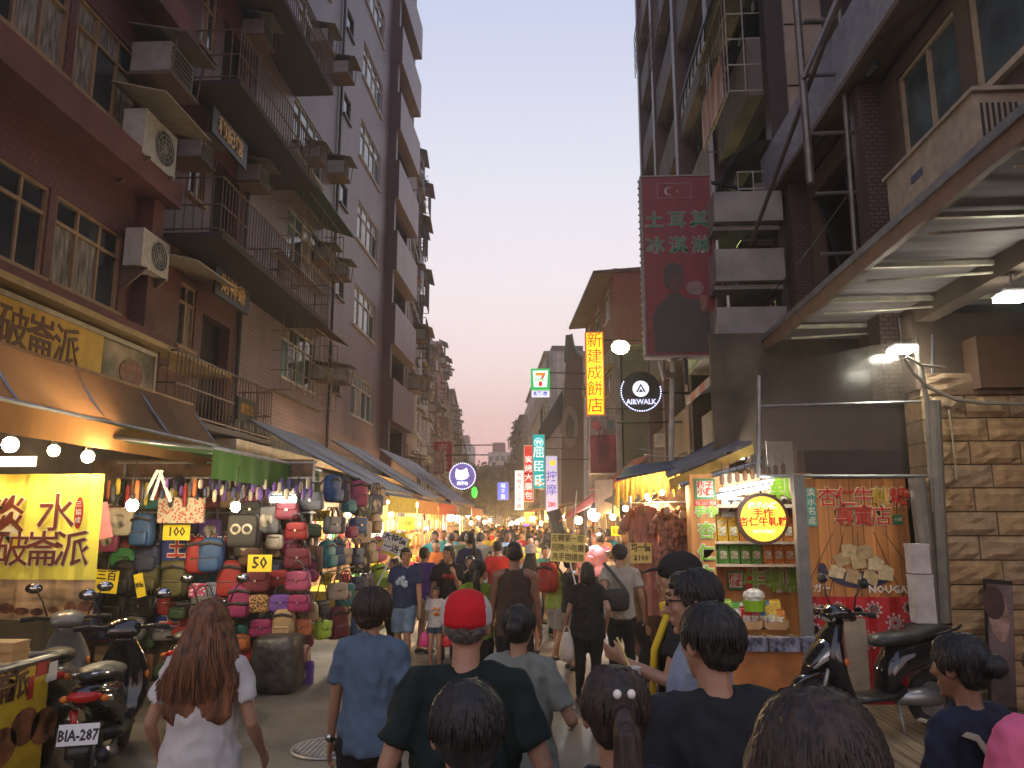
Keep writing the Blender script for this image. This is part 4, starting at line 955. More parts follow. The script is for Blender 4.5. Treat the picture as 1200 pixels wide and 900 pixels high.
BAGC = {'red': (.30,.02,.02), 'black': (.012,.012,.014), 'navy': (.02,.03,.09), 'blue': (.03,.09,.24), 'green': (.04,.22,.06), 'olive': (.09,.085,.03), 'tan': (.32,.22,.11), 'brown': (.12,.055,.03), 'pink': (.34,.06,.14),
        'magenta': (.25,.02,.10), 'purple': (.14,.06,.30), 'orange': (.38,.11,.03), 'yellow': (.65,.48,.04), 'grey': (.16,.16,.17), 'cream': (.5,.44,.33), 'lime': (.35,.55,.03), 'teal': (.03,.22,.24), 'maroon': (.16,.02,.035), 'dark green': (.03,.07,.03)}
def bagmat(c): return mat('fabric_'+c.replace(' ', '_'), BAGC[c], .6, var=.12, scale=14, bump=.15)
TRIM = mat('bag_trim', (.02,.02,.022), .5); MAIN = bagmat('red').copy(); MAIN.name = 'bag_main'; ZIP = mat('zip_metal', (.5,.45,.35), .3, .9)
def proto_bag(kind):
    t = thing(kind, 'proto', 'bag', (0,0,0)); WL[t.name] = Vector()
    b = MB()
    if kind == 'backpack':
        rbox(b, (0,0,-.21), (.30,.17,.40), 4, top=.86); part('body', b, MAIN, t, True)
        b = MB(); rbox(b, (0,-.095,-.30), (.23,.07,.18), 4); part('front_pocket', b, MAIN, t, True)
        b = MB(); b.limb([(-.13,-.075,-.10),(0,-.098,-.07),(.13,-.075,-.10)], [(.008,.02)]*3, 6); part('flap_edge', b, TRIM, t)
        b = MB(); b.limb(arc((0,0,-.03), .04, .05), .009, 5); part('handle', b, TRIM, t)
        b = MB(); b.tube([(-.09,-.131,-.235),(.09,-.131,-.235)], .006, 4); part('zip', b, ZIP, t)
        for s in (-1, 1):
            b = MB(); b.limb([(s*.07,.07,-.05),(s*.15,.10,-.14),(s*.15,.10,-.32)], [(.02,.006)]*3, 6); part('shoulder_strap', b, TRIM, t)
    elif kind == 'handbag':
        rbox(b, (0,0,-.26), (.34,.12,.24), 5, top=.84); part('body', b, MAIN, t, True)
        b = MB(); b.limb(arc((0,-.045,-.15), .085, .13), .009, 5); part('handle', b, TRIM, t)
        b = MB(); b.limb(arc((0,.045,-.15), .085, .13), .009, 5); part('handle', b, TRIM, t)
        b = MB(); rbox(b, (0,-.062,-.20), (.27,.02,.11), 4); part('flap', b, MAIN, t, True)
        b = MB(); b.disc((0,-.078,-.25), .016, (0,1,0), .01, 10); part('clasp', b, ZIP, t)
    elif kind == 'tote_bag':
        rbox(b, (0,0,-.37), (.32,.08,.34), 7, top=1.04); part('body', b, MAIN, t, True)
        for y in (-.035, .035):
            b = MB(); b.limb(arc((0,y,-.2), .08, .19), [(.012,.004)]*9, 4); part('handle', b, TRIM, t)
        b = MB(); b.limb([(0,-.043,-.37),(0,-.048,-.37)], [(.09,.09)]*2, 14, side=(1,0,0)); part('printed_badge', b, mat('badge_cream', (.5,.45,.35), .7, var=.7, scale=9), t)
    elif kind == 'shoulder_bag':
        rbox(b, (0,0,-.40), (.27,.10,.20), 4, top=.9); part('body', b, MAIN, t, True)
        b = MB(); b.limb([(-.12,0,-.33),(-.06,0,-.14),(0,0,0),(.06,0,-.14),(.12,0,-.33)], .007, 5); part('strap', b, TRIM, t)
        b = MB(); rbox(b, (0,-.053,-.42), (.2,.03,.11), 4); part('front_pocket', b, MAIN, t, True)
        b = MB(); b.tube([(-.1,-.05,-.335),(.1,-.05,-.335)], .006, 4); part('zip', b, ZIP, t)
    elif kind == 'suitcase':
        rbox(b, (0,0,-.30), (.36,.2,.5), 7); part('body', b, MAIN, t, True)
        b = MB(); b.limb(arc((0,0,-.05), .06, .05), .011, 5); part('handle', b, TRIM, t)
        for x in (-.13, .13):
            b = MB(); b.limb([(x-.0,-.05,-.57),(x,.05,-.57)], .03, 8); part('wheel', b, TRIM, t)
        for z in (-.2,-.4):
            b = MB(); b.bx((-.17,-.105,z-.008),(.17,-.098,z+.008)); part('piping', b, TRIM, t)
    elif kind == 'pouch':
        rbox(b, (0,0,-.13), (.11,.05,.16), 3, 10, 5); part('body', b, MAIN, t, True)
        b = MB(); b.tube([(0,0,-.05),(0,0,0)], .004, 4); part('cord', b, TRIM, t)
    return t
BAGP = {}; BAGN = {}
def bag(kind, col, p, label, group, rz=0, s=1.0, trim=None):
    m = bagmat(col) if isinstance(col, str) else col
    if kind not in BAGP:
        BAGP[kind] = proto_bag(kind)
    o = dup(BAGP[kind], tuple(p), rz, label, group, {'bag_main': m, **({'bag_trim': trim} if trim else {})}, s); return o
def pattern(name, c1, c2, sc=18, kind='spot'):
    if name in MATS: return MATS[name]
    m = bpy.data.materials.new(name); m.use_nodes = True; N = m.node_tree.nodes; L = m.node_tree.links; b = N['Principled BSDF']; b.inputs['Roughness'].default_value = .65
    t = N.new('ShaderNodeTexCoord'); v = N.new('ShaderNodeTexVoronoi' if kind == 'spot' else 'ShaderNodeTexWave'); v.inputs['Scale'].default_value = sc; L.new(t.outputs['Object'], v.inputs['Vector'])
    r = N.new('ShaderNodeValToRGB'); r.color_ramp.interpolation = 'CONSTANT'; r.color_ramp.elements[0].color = (*c1, 1); r.color_ramp.elements[1].color = (*c2, 1); r.color_ramp.elements[1].position = .42
    L.new(v.outputs[0], r.inputs[0]); L.new(r.outputs[0], b.inputs['Base Color']); MATS[name] = m; return m
PAT = {'leopard print': pattern('leopard_print', (.03,.015,.01), (.42,.24,.09), 34), 'flowered': pattern('flowered_fabric', (.5,.1,.12), (.45,.38,.2), 26), 'plaid': pattern('plaid_fabric', (.22,.05,.05), (.35,.25,.16), 9, 'wave'), 'dotted pink': pattern('dotted_pink', (.7,.6,.6), (.55,.06,.2), 30),
       'striped blue': pattern('striped_blue', (.03,.07,.3), (.4,.42,.45), 11, 'wave')}
# ------------------------------------------------------------------ price cards and boards
M_CARD = mat('yellow_card', (.78,.62,.03), .7, var=.05); M_CARDP = mat('pale_yellow_card', (.76,.62,.18), .7, var=.1); M_INK = mat('black_ink', (.015,.012,.012), .6); M_INKR = mat('red_ink', (.45,.02,.02), .6); M_PAPER = mat('white_card', (.75,.74,.70), .7, var=.05)
def card(x0, y0, x1, y1, Y, body, label, m=None, ink=None, size=None, name='price_card', cat='price card', group=None, tilt=0, wide=.8, string=True, bold=.03):
    a = atY(x0, y0, Y); c = atY(x1, y1, Y); ce = (a+c)/2; w = abs(c.x-a.x); h = abs(a.z-c.z)
    t = thing(name, label, cat, (ce.x, Y, c.z), 0, group); Rm = Matrix.Rotation(R(tilt), 3, 'Y')
    b = MB(); n = 6; vs = []
    b.box(ce, (w, .012, h), Rm); part('card', b, m or M_CARD, t)
    if string:
        b = MB(); b.tube([ce+Rm @ Vector((0,0,h/2)), ce+Vector((0,.03,h/2+.14))], .004, 3); part('string', b, M_INK, t)
    lines = body.split('\n')
    for i, l in enumerate(lines):
        hh = h/len(lines); sz = size or min(hh*.95, w/max(1, len(l))*1.35)
        off = Rm @ Vector((0,0,h/2-hh*(i+.5)))
        up = Rm @ Vector((0,0,1))
        text(l, sz, ink or M_INK, t, MF(ce+off+Vector((0,-.009,0)), (0,-1,0), up), name='lettering', bold=bold*.6, ext=.002, wide=min(1, w*.9/(sz*len(l)*(.56 if l.isascii() else 1))) if True else wide)
    return t
def board(name, label, cat, P, th, m, edge=None, group=None):
    """board from four world corner points (clockwise from upper left), thickness along its normal away from the camera"""
    P = [Vector(p) for p in P]; n = (P[1]-P[0]).cross(P[3]-P[0]).normalized(); n = n if n.dot(P[0]-CP) > 0 else -n
    c = sum(P, Vector())/4; t = thing(name, label, cat, tuple(Vector((c.x, c.y, min(p.z for p in P)))), 0, group)
    b = MB(); b.prism(P, n*th); part('panel', b, m, t)
    if edge:
        b = MB()
        for p, q in zip(P, P[1:]+P[:1]): b.tube([p-n*.004, q-n*.004], .022, 4)
        part('frame', b, edge, t)
    return t, c, -n
def otext(body, size, cf, co, t, M, bold=.02, ob=.07, ext=.004, wide=1.0, tall=None, space=1.0):
    """lettering with an outline plate behind it"""
    text(body, size, co, t, M, 'outline', ob, ext, wide, tall, space); text(body, size, cf, t, M @ Matrix.Translation((0,0,ext+.004)), 'lettering', bold, ext, wide, tall, space)
# ================================================================== left side of the street
# ---- yellow shop board on the facade
Xb = -5.9
P = [atX(-40, 330, Xb), atX(122, 397, Xb), atX(120, 447, Xb), atX(-40, 415, Xb)]
P = [Vector((Xb, P[0].y, P[1].z)), Vector((Xb, P[1].y, P[1].z)), Vector((Xb, P[1].y, P[2].z+.0)), Vector((Xb, P[0].y, P[2].z))]
zt, zb = atX(60, 369, Xb).z, atX(60, 436, Xb).z; y1 = P[1].y
M_YB = mat('ochre_sign', (.52,.29,.015), .5, dirt=.25, var=.1); M_BRN = mat('brown_lettering', (.10,.035,.015), .6)
t = thing('shop_sign', 'long ochre shop board with brown characters on the red-brown block', 'shop sign', (Xb, 8.5, zb))
b = MB(); b.bx((Xb-.15, 4.5, zb), (Xb, y1, zt)); part('panel', b, M_YB, t)
for ch, px, py in (('破',16,385),('崙',49,391),('派',79,402)):
    p = atX(px, py, Xb+.004); text(ch, .5, M_BRN, t, MF(Vector((Xb+.004, p.y, (zt+zb)/2)), (1,0,0)), bold=.012, ext=.004)
b = MB(); b.bx((Xb-.15, y1+.01, zb), (Xb, y1+1.3, zt-.02)); part('photo_panel', b, mat('pastry_photo', (.20,.14,.085), .5, var=.8, scale=2.5), t)
b = MB(); b.limb([(Xb+.004,y1+.7,(zt+zb)/2-.03),(Xb+.012,y1+.7,(zt+zb)/2-.03)], [(.3,.2)]*2, 14, side=(0,1,0)); part('printed_pastry', b, mat('print_brown', (.17,.06,.03), .6, var=.5, scale=9), t)
b = MB()
for a, c in (((Xb-.16,4.5,zb-.06),(Xb+.02,y1+1.34,zb)),((Xb-.16,4.5,zt),(Xb+.02,y1+1.34,zt+.06)),((Xb-.16,y1+1.3,zb),(Xb+.02,y1+1.34,zt))): b.bx(a, c)
part('frame', b, M_CREAM, t)
b = MB(); b.bx((XL, 4, zt+.12), (XL+.75, 13.2, zt+.2)); o = solo('sheet_ledge', b, mat('ochre_sheet', (.34,.22,.07), .6, dirt=.4), 'thin ochre sheet ledge running above the long ochre shop board', 'ledge')
# ---- tan awning with valance
def awning(name, label, X0, z0, X1, z1, Y0, Y1, m, val=.0, mv=None, ribs=4, wav=.015, group=None, scal=False, th=.012):
    t = thing(name, label, 'awning', ((X0+X1)/2, Y0, z1), 0, group); b = MB(); n = 24; k = 5
    g = lambda i, j: Vector((X0+(X1-X0)*j/k, Y0+(Y1-Y0)*i/n, z0+(z1-z0)*j/k - .05*math.sin(math.pi*j/k)*(1+.5*math.sin(i*1.1)) + wav*math.sin(i*1.9)))
    for i in range(n):
        for j in range(k): b.add([g(i,j), g(i+1,j), g(i+1,j+1), g(i,j+1)], [(0,1,2,3)])
    part('awning_sheet', b, m, t, smooth=True)
    if val:
        b = MB(); N = 60
        for i in range(N):
            ya, yb = Y0+(Y1-Y0)*i/N, Y0+(Y1-Y0)*(i+1)/N; wa, wb = .02*math.sin(i*.9), .02*math.sin((i+1)*.9); ia, ib = i*n/N, (i+1)*n/N
            za, zb_ = z1+wav*math.sin(ia*1.9), z1+wav*math.sin(ib*1.9); d = val*(1-.22*abs(math.sin(i*math.pi/5))) if scal else val
            b.add([(X1+wa*.2,ya,za),(X1+wb*.2,yb,zb_),(X1+wb,yb,z1-d),(X1+wa,ya,z1-d)], [(0,1,2,3)])
        part('valance', b, mv or m, t, smooth=True)
    for r_ in range(ribs):
        y = Y0+.05+(Y1-Y0-.1)*r_/(ribs-1); b = MB(); b.tube([(X0,y,z0-.06),(X1,y,z1-.03)], .02, 5); part('awning_arm', b, M_STEEL, t)
    b = MB(); b.tube([(X1,Y0,z1-.02),(X1,Y1,z1-.02)], .022, 6); part('front_bar', b, M_STEEL, t); return t
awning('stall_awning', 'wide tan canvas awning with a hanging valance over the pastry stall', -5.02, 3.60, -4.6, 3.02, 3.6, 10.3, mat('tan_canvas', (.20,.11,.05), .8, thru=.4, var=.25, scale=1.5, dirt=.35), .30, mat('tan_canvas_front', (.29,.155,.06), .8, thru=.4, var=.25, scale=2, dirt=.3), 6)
b = MB(); b.prism([(-6.45,3.6,3.66),(-5.0,3.6,3.60),(-5.0,3.6,3.57),(-6.45,3.6,3.63)], (0,6.7,0)); solo('stall_roof', b, mat('stall_roof_tan', (.30,.17,.08), .8), 'flat tan roof sheet behind the wide tan awning', 'roof')
# ---- yellow banner
Yb = 7.6; a = atY(-90, 556, Yb); c = atY(106, 727, Yb); t = thing('banner', 'bright yellow cloth banner with brown brush characters and a printed pastry', 'banner', ((a.x+c.x)/2, Yb, c.z))
b = MB(); n = 30; z1, z0 = a.z, c.z; zs = z0+(z1-z0)*.27
fold = lambda i: .028*math.sin(i*.9)+.012*math.sin(i*2.3)
for i in range(n):
    xa, xb = a.x+(c.x-a.x)*i/n, a.x+(c.x-a.x)*(i+1)/n; b.add([(xa,Yb+fold(i),zs),(xb,Yb+fold(i+1),zs),(xb,Yb+fold(i+1)*.6,z1),(xa,Yb+fold(i)*.6,z1)], [(0,1,2,3)])
part('cloth', b, mat('banner_yellow', (.80,.66,.10), .7, thru=.25, var=.04), t, smooth=True)
b = MB()
for i in range(n):
    xa, xb = a.x+(c.x-a.x)*i/n, a.x+(c.x-a.x)*(i+1)/n; b.add([(xa,Yb+fold(i),z0),(xb,Yb+fold(i+1),z0),(xb,Yb+fold(i+1),zs),(xa,Yb+fold(i),zs)], [(0,1,2,3)])
part('printed_pastry', b, mat('banner_pastry', (.50,.33,.16), .7, var=.5, scale=4, stretch=(.6,1,2)), t, smooth=True)
b = MB(); rnd = random.Random(4)
for k in range(9):
    x = a.x+(c.x-a.x)*(.3+.68*k/8); b.limb([(x,Yb-.035,z0+.11+.03*math.sin(k)),(x,Yb-.04,z0+.11+.03*math.sin(k))], [(rnd.uniform(.05,.09),rnd.uniform(.03,.06))]*2, 9, side=(1,0,0))
part('printed_filling', b, mat('print_crust', (.15,.05,.02), .6, var=.6, scale=12), t, kind='stuff')
M_LET = mat('banner_lettering', (.13,.02,.008), .6); M_LETW = mat('banner_outline', (.75,.68,.45), .6)
for ch, px, py, s in (('淡',8,600,.40),('水',66,598,.40),('破',14,640,.37),('崙',50,640,.37),('派',84,640,.37)):
    p = atY(px, py+6, Yb-.045); otext(ch, s, M_LET, M_LETW, t, MF(p, (0,-1,0)), bold=.004, ob=.026, ext=.003)
p = atY(92, 601, Yb-.045); b = MB(); b.limb([p, p+Vector((0,.006,0))], [(.045,.16)]*2, 16, side=(1,0,0)); part('seal', b, M_INKR, t)
for k, ch in enumerate('三協成'): text(ch, .065, M_PAPER, t, MF(p+Vector((0,-.004,.085-.08*k)), (0,-1,0)), ext=.002)
b = MB(); a2 = atY(0, 541, Yb-.2); b.box(a2+Vector((.05,0,0)), (.65,.01,.10)); solo('paper_note', b, M_PAPER, 'white paper strip pinned above the yellow banner', 'paper')
bulb(12, 521, 7.15, WHITEN, 'leftmost of the three round bulbs above the yellow banner', r=.072)
bulb(63, 528, 7.4, WARMN, 'middle, more orange bulb above the yellow banner', r=.055)
bulb(103, 535, 7.5, WHITEN, 'rightmost of the three round bulbs above the yellow banner', r=.06)
bulb(155, 592, 8.2, WHITEN, 'white bulb among the black bags right of the yellow banner', r=.065)
bulb(276, 594, 8.4, WHITEN, 'white bulb hanging below the green awning', r=.055)
# ---- pastry counter with its yellow poster
t = thing('pastry_counter', 'pastry counter with a yellow poster front and steel rim at the lower left', 'counter', (-4.2, 5, 0))
Xc = -3.85; b = MB(); b.bx((-5.0,3.2,0),(Xc-.02,5.95,.96)); part('cabinet', b, mat('counter_grey', (.22,.20,.17), .6, dirt=.3), t)
b = MB(); b.bx((Xc-.018,3.2,.08),(Xc,5.93,.94)); part('poster', b, mat('poster_yellow', (.62,.42,.02), .55, var=.12), t)
b = MB(); b.tube([(Xc+.02,3.2,.985),(Xc+.02,5.98,.985),(-5.0,5.98,.985)], .024, 8); part('rim', b, M_STEEL, t)
for ch, px, py in (('崙',6,808),('派',22,803)):
    p = atX(px, py, Xc+.003); text(ch, .24, M_BRN, t, MF(Vector((Xc+.003, p.y, p.z)), (1,0,0)), ext=.003, bold=.02)
p = atX(52, 850, Xc+.01)
b = MB(); rnd = random.Random(8)
for k in range(3): b.limb([(Xc+.002,p.y-.22*k,p.z+.05*math.sin(k*2)),(Xc+.008,p.y-.22*k,p.z+.05*math.sin(k*2))], [(.15,.13)]*2, 14, side=(0,1,0))
part('printed_pastry', b, mat('print_bun', (.22,.08,.03), .5, var=.9, scale=9), t, kind='stuff')
p = atX(36, 806, Xc+.003); b = MB(); b.bx((Xc,p.y-.03,p.z-.08),(Xc+.006,p.y+.03,p.z+.08)); part('seal', b, M_INKR, t)
p = atX(50, 783, Xc+.003); b = MB(); b.bx((Xc,p.y-.07,p.z-.05),(Xc+.006,p.y+.07,p.z+.05)); part('red_tag', b, M_INKR, t)
p = atX(61, 785, Xc+.003); b = MB(); b.bx((Xc,p.y-.06,p.z-.08),(Xc+.006,p.y+.06,p.z+.06)); part('white_tag', b, M_PAPER, t)
wh = ['bottom','second','third','top']
for i, (x, y) in enumerate(((-4.35,5.5),(-4.15,5.25),(-4.4,5.05),(-4.0,5.62))):
    for k in range((4,3,3,2)[i]):
        b = MB(); q = Vector((x+random.uniform(-.02,.02), y+random.uniform(-.02,.02), 1.0+.07*k)); b.box(q+Vector((0,0,.033)), (.24,.18,.06)); t2 = thing('pastry_box', '%s white pastry box in the %s stack on the pastry counter' % (wh[k], ('left rear','front','far left','right')[i]), 'box', tuple(q), 0, 'pastry boxes stacked on the counter')
        part('box_base', b, M_PAPER if i != 3 else mat('kraft_card', (.45,.27,.10), .7), t2); b = MB(); b.box(q+Vector((0,0,.064)), (.25,.19,.012)); part('lid', b, M_PAPER if i != 3 else mat('kraft_card', 0), t2)
# ---- bag stall: frame, cloths, goods
t = thing('bag_stall', 'steel pipe stall frame with mesh panels carrying the bags', 'stall', (-4.4, 10, 0))
for x in (-5.7, -4.4, -3.15):
    b = MB(); b.tube([(x,9.95,0),(x,9.95,2.75)], .02, 6); part('pole', b, M_STEEL, t)
for z in (.6, 1.1, 1.6, 2.1, 2.55, 2.75):
    b = MB(); b.tube([(-5.8,9.93,z),(-3.1,9.93,z)], .014, 5); part('rail', b, M_STEEL, t)
for z in (.7, 1.3, 1.9, 2.5):
    b = MB(); b.tube([(-3.12,9.9,z),(-3.12,13.4,z)], .014, 5); part('rail', b, M_STEEL, t)
b = MB(); b.bx((-6.2,10.05,0),(-3.2,10.1,2.8)); part('back_cloth', b, mat('dark_cloth', (.13,.075,.05), .9, var=.6, scale=3), t)
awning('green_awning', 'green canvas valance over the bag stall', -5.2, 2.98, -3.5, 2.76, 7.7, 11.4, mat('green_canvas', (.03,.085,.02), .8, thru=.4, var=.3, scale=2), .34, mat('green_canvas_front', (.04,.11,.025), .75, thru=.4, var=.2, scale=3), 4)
M_BLU = mat('blue_banner', (.02,.035,.22), .7, var=.1)
for (x0, y0, x1, y1, lab, tx) in ((188,628,292,657,'upper blue banner with red outlined characters behind the bags','王牌皇宮'),(183,706,262,738,'lower blue banner with red outlined characters behind the bags','王牌皇')):
    a = atY(x0, y0, 9.86); c = atY(x1, y1, 9.86); t2, ce, n = board('banner', lab, 'banner', [(a.x,9.86,a.z),(c.x,9.86,a.z),(c.x,9.86,c.z),(a.x,9.86,c.z)], .01, M_BLU)
    otext(tx, (a.z-c.z)*.98, M_INKR, M_PAPER, t2, MF(ce+Vector((0,-.006,0)), (0,-1,0)), bold=.02, ob=.06, ext=.002, wide=.8)
GB = 'bags hung on the front of the bag stall'
rows = [ # (y_px_of_hang, [ (x, kind, colour) ... ])
 (575, [(118,'shoulder_bag','navy'),(144,'tote_bag','cream'),(296,'handbag','black'),(316,'tote_bag','grey'),(338,'handbag','maroon')]),
 (600, [(108,'handbag','black'),(130,'tote_bag','pink'),(170,'backpack','blue'),(292,'tote_bag','black'),(324,'shoulder_bag','cream'),(349,'handbag','red')]),
 (628, [(104,'tote_bag','black'),(147,'handbag','green'),(176,'backpack','navy'),(236,'backpack','red'),(250,'backpack','blue'),(296,'handbag','brown'),(322,'shoulder_bag','navy'),(350,'handbag','maroon')]),
 (655, [(94,'tote_bag','maroon'),(118,'tote_bag','navy'),(148,'backpack','black'),(176,'backpack','olive'),(208,'backpack','olive'),(236,'shoulder_bag','dotted pink'),(252,'shoulder_bag','striped blue'),(272,'backpack','red'),(302,'handbag','maroon'),(328,'handbag','red'),(351,'handbag','pink')]),
 (684, [(104,'suitcase','navy'),(140,'backpack','black'),(168,'handbag','black'),(210,'shoulder_bag','dark green'),(240,'handbag','grey'),(262,'shoulder_bag','red'),(282,'backpack','magenta'),(304,'handbag','leopard print'),(330,'handbag','purple'),(352,'handbag','magenta')]),
 (712, [(120,'handbag','navy'),(160,'backpack','grey'),(262,'handbag','flowered'),(284,'shoulder_bag','orange'),(308,'handbag','magenta'),(334,'backpack','tan'),(353,'handbag','orange')]),
 (742, [(262,'handbag','tan'),(284,'handbag','red'),(306,'shoulder_bag','navy'),(352,'handbag','plaid')]),
]
order = ['first','second','third','fourth','fifth','sixth','seventh','eighth','ninth','tenth','eleventh']
rown = ['top row','second row','third row','fourth row','fifth row','sixth row','lowest row']
rnd = random.Random(2); hgt7 = ['highest','second','third','fourth','fifth','sixth','lowest']
for ri, (y, items) in enumerate(rows):
    for i, (x, kind, colr) in enumerate(items):
        p = atY(x, y, 9.7+rnd.uniform(-.12,.12)); m = PAT.get(colr, colr); sc_ = rnd.uniform(.9,1.1)*(1.08 if kind == 'backpack' else 1)
        bag(kind, m, p, '%s %s, %s from the left in the %s of the bag wall' % (colr, kind.replace('_',' '), order[i], rown[ri]), GB, R(rnd.uniform(-14,14)), sc_*.98)
# a second layer hung behind, filling the gaps
kd2 = ['tote_bag','backpack','handbag','shoulder_bag']; cs3 = ['black','maroon','grey','navy','brown','olive','tan','red','purple','dark green','teal','magenta']
for j in range(7):
    for i in range(11):
        x = -5.75+i*.26+rnd.uniform(-.05,.05); z = 2.55-.34*j+rnd.uniform(-.06,.06); kk = kd2[(i*3+j) % 4]; cc = cs3[(i*5+j*7) % 12]
        bag(kk, cc, (x, 9.93, z), '%s %s half hidden in the rear layer, %s rail, %s from the left' % (cc, kk.replace('_',' '), (hgt7[j]), order[i]), 'bags in the rear layer of the bag stall', R(rnd.uniform(-12,12)), rnd.uniform(.85,1.05))
b = MB(); q = atY(328, 770, 9.5); rbox(b, (q.x, 9.45, .33), (.56,.5,.66), 6, top=.96); me_o = solo('covered_box', b, mat('dark_plastic_sheet', (.05,.045,.042), .4, var=.5, scale=8, bump=.8), 'big box under a creased dark plastic sheet at the corner of the bag stall', 'box', smooth=True)
# small pouches and umbrellas in a fringe under the green awning
cl = ['purple','yellow','cream','orange','yellow','navy','cream','purple']
for k in range(64):
    x = 188+k*2.8; p = atY(x, 562+7*math.sin(k*1.7), 8.9+.9*rnd.random()); cc = cl[(k*5+k//3) % 8]; bag('pouch', cc, p, '%s pouch, %s dangling under the green awning' % (cc, ['at the far left','left of the middle','right of the middle','at the far right'][min(3, k//16)]+' of the fringe'), 'little pouches in a fringe under the green awning', R(rnd.uniform(-60,60)), (rnd.uniform(.4,.6),.6,rnd.uniform(.7,1.0)))
# right-hand return of the stall
GC = 'bags on the street side of the bag stall'
kinds = ['backpack','handbag','shoulder_bag','tote_bag','backpack','handbag']; cs2 = ['navy','blue','black','teal','grey','red','cream','lime','maroon','tan','pink','dark green']
hgt = ['top','second','third','fourth','fifth']
for j, z in enumerate((2.62,2.2,1.75,1.3,.85)):
    for i in range(7):
        yy = 10.3+.48*i; kd = rnd.choice(kinds); cc = rnd.choice(cs2)
        bag(kd, cc, (-3.0+rnd.uniform(-.08,.04), yy, z), '%s %s, %s from the corner in the %s row facing the street' % (cc, kd.replace('_',' '), order[i], hgt[j]), GC, R(60+rnd.uniform(-18,18)), rnd.uniform(.9,1.1))
card(192, 614, 222, 633, 9.45, '100', 'yellow price card reading 100 over the upper blue banner', tilt=0)
card(291, 650, 318, 670, 9.3, '50', 'yellow price card reading 50 on a white cord among the bags')
card(112, 668, 137, 695, 9.2, '三百\n100', 'yellow price card on the dark bags beside the yellow banner', tilt=4)
card(362, 598, 386, 611, 10.6, '100', 'small yellow price card reading 100 at the right end of the green awning')
card(160, 672, 168, 700, 9.3, '特價', 'narrow slanted yellow tag on a black bag', tilt=-15)
p = atY(118, 611, 8.9); b = MB(); b.box(p, (.22,.03,.42), Matrix.Rotation(R(-14),3,'Y')); o = solo('pink_board', b, mat('pink_card', (.72,.25,.28), .6), 'slanted pink card leaning among the black bags', 'card')
# hooks and hanging goods above the dark bags
for k in range(22):
    x = 112+5.6*k; p = atY(x, 556+3*math.sin(k*2), 8.8+.8*rnd.random()); cc = ['black','red','brown','orange','black','yellow'][k % 6]
    bag('pouch', cc, p, '%s long pouch dangling between the yellow banner and the green awning, %s' % (cc, ['left','middle','right'][min(2, k//8)]), 'long pouches right of the yellow banner', R(rnd.uniform(-40,40)), (.55,.7,rnd.uniform(1.1,2.0)))
t = thing('folding_rack', 'pale folding A-frame rack poking out above the white bulb', 'rack', tuple(atY(185,600,9.0)))
for (x0_, y0_), (x1_, y1_) in (((185,551),(165,590)),((187,551),(200,588)),((190,551),(178,586))): b = MB(); b.tube([atY(x0_,y0_,9.0), atY(x1_,y1_,9.0)], .02, 5); part('rack_leg', b, M_PAPER, t)
# hanging newspaper print purse panel
a = atY(186, 583, 9.3); c = atY(238, 613, 9.3); b = MB(); b.bx((a.x,9.3,c.z),(c.x,9.34,a.z)); solo('printed_bag', b, pattern('newsprint', (.35,.05,.03), (.42,.38,.28), 30), 'flat bag printed with red and black characters behind the white bulb', 'bag')
for px, cc in ((285,'cat'),):
    p = atY(px, 622, 9.2); t2 = thing('tote_bag', 'black tote bag with a cream owl face, right of the second white bulb', 'bag', (p.x, 9.2, p.z-.2), 0, GB); b = MB(); rbox(b, p, (.38,.1,.4), 7); part('body', b, bagmat('black'), t2, True)
    for s in (-1,1):
        b = MB(); b.disc(p+Vector((s*.07,-.06,.02)), .065, (0,1,0), .012, 16); e = part('printed_eye', b, mat('badge_cream', 0), t2); b = MB(); b.disc(p+Vector((s*.07,-.07,.02)), .038, (0,1,0), .012, 12); sub('pupil', b, bagmat('black'), e)
# grey plank awnings beyond
m_ga = mat('grey_awning_sheet', (.27,.27,.285), .55, .1, var=.2, scale=3, dirt=.5)
for i, (y0, y1, zt_, lab) in enumerate(((13.7,17.6,3.85,'nearest of the three tilted grey sheet awnings on the left'),(18.9,22.6,4.05,'middle of the three tilted grey sheet awnings on the left'),(24.2,31.0,4.3,'farthest of the three tilted grey sheet awnings on the left'))):
    awning('sheet_awning', lab, -5.6, zt_, -3.25, 2.62, y0, y1, m_ga, .14, m_ga, 4, .006, 'tilted grey sheet awnings')
b = MB(); b.bx((-6.4,13,2.9),(-5.5,33,3.4)); solo('signboard_band', b, mat('buff_band', (.30,.25,.19), .7, dirt=.5), 'blank buff fascia behind the tilted grey awnings', 'fascia')
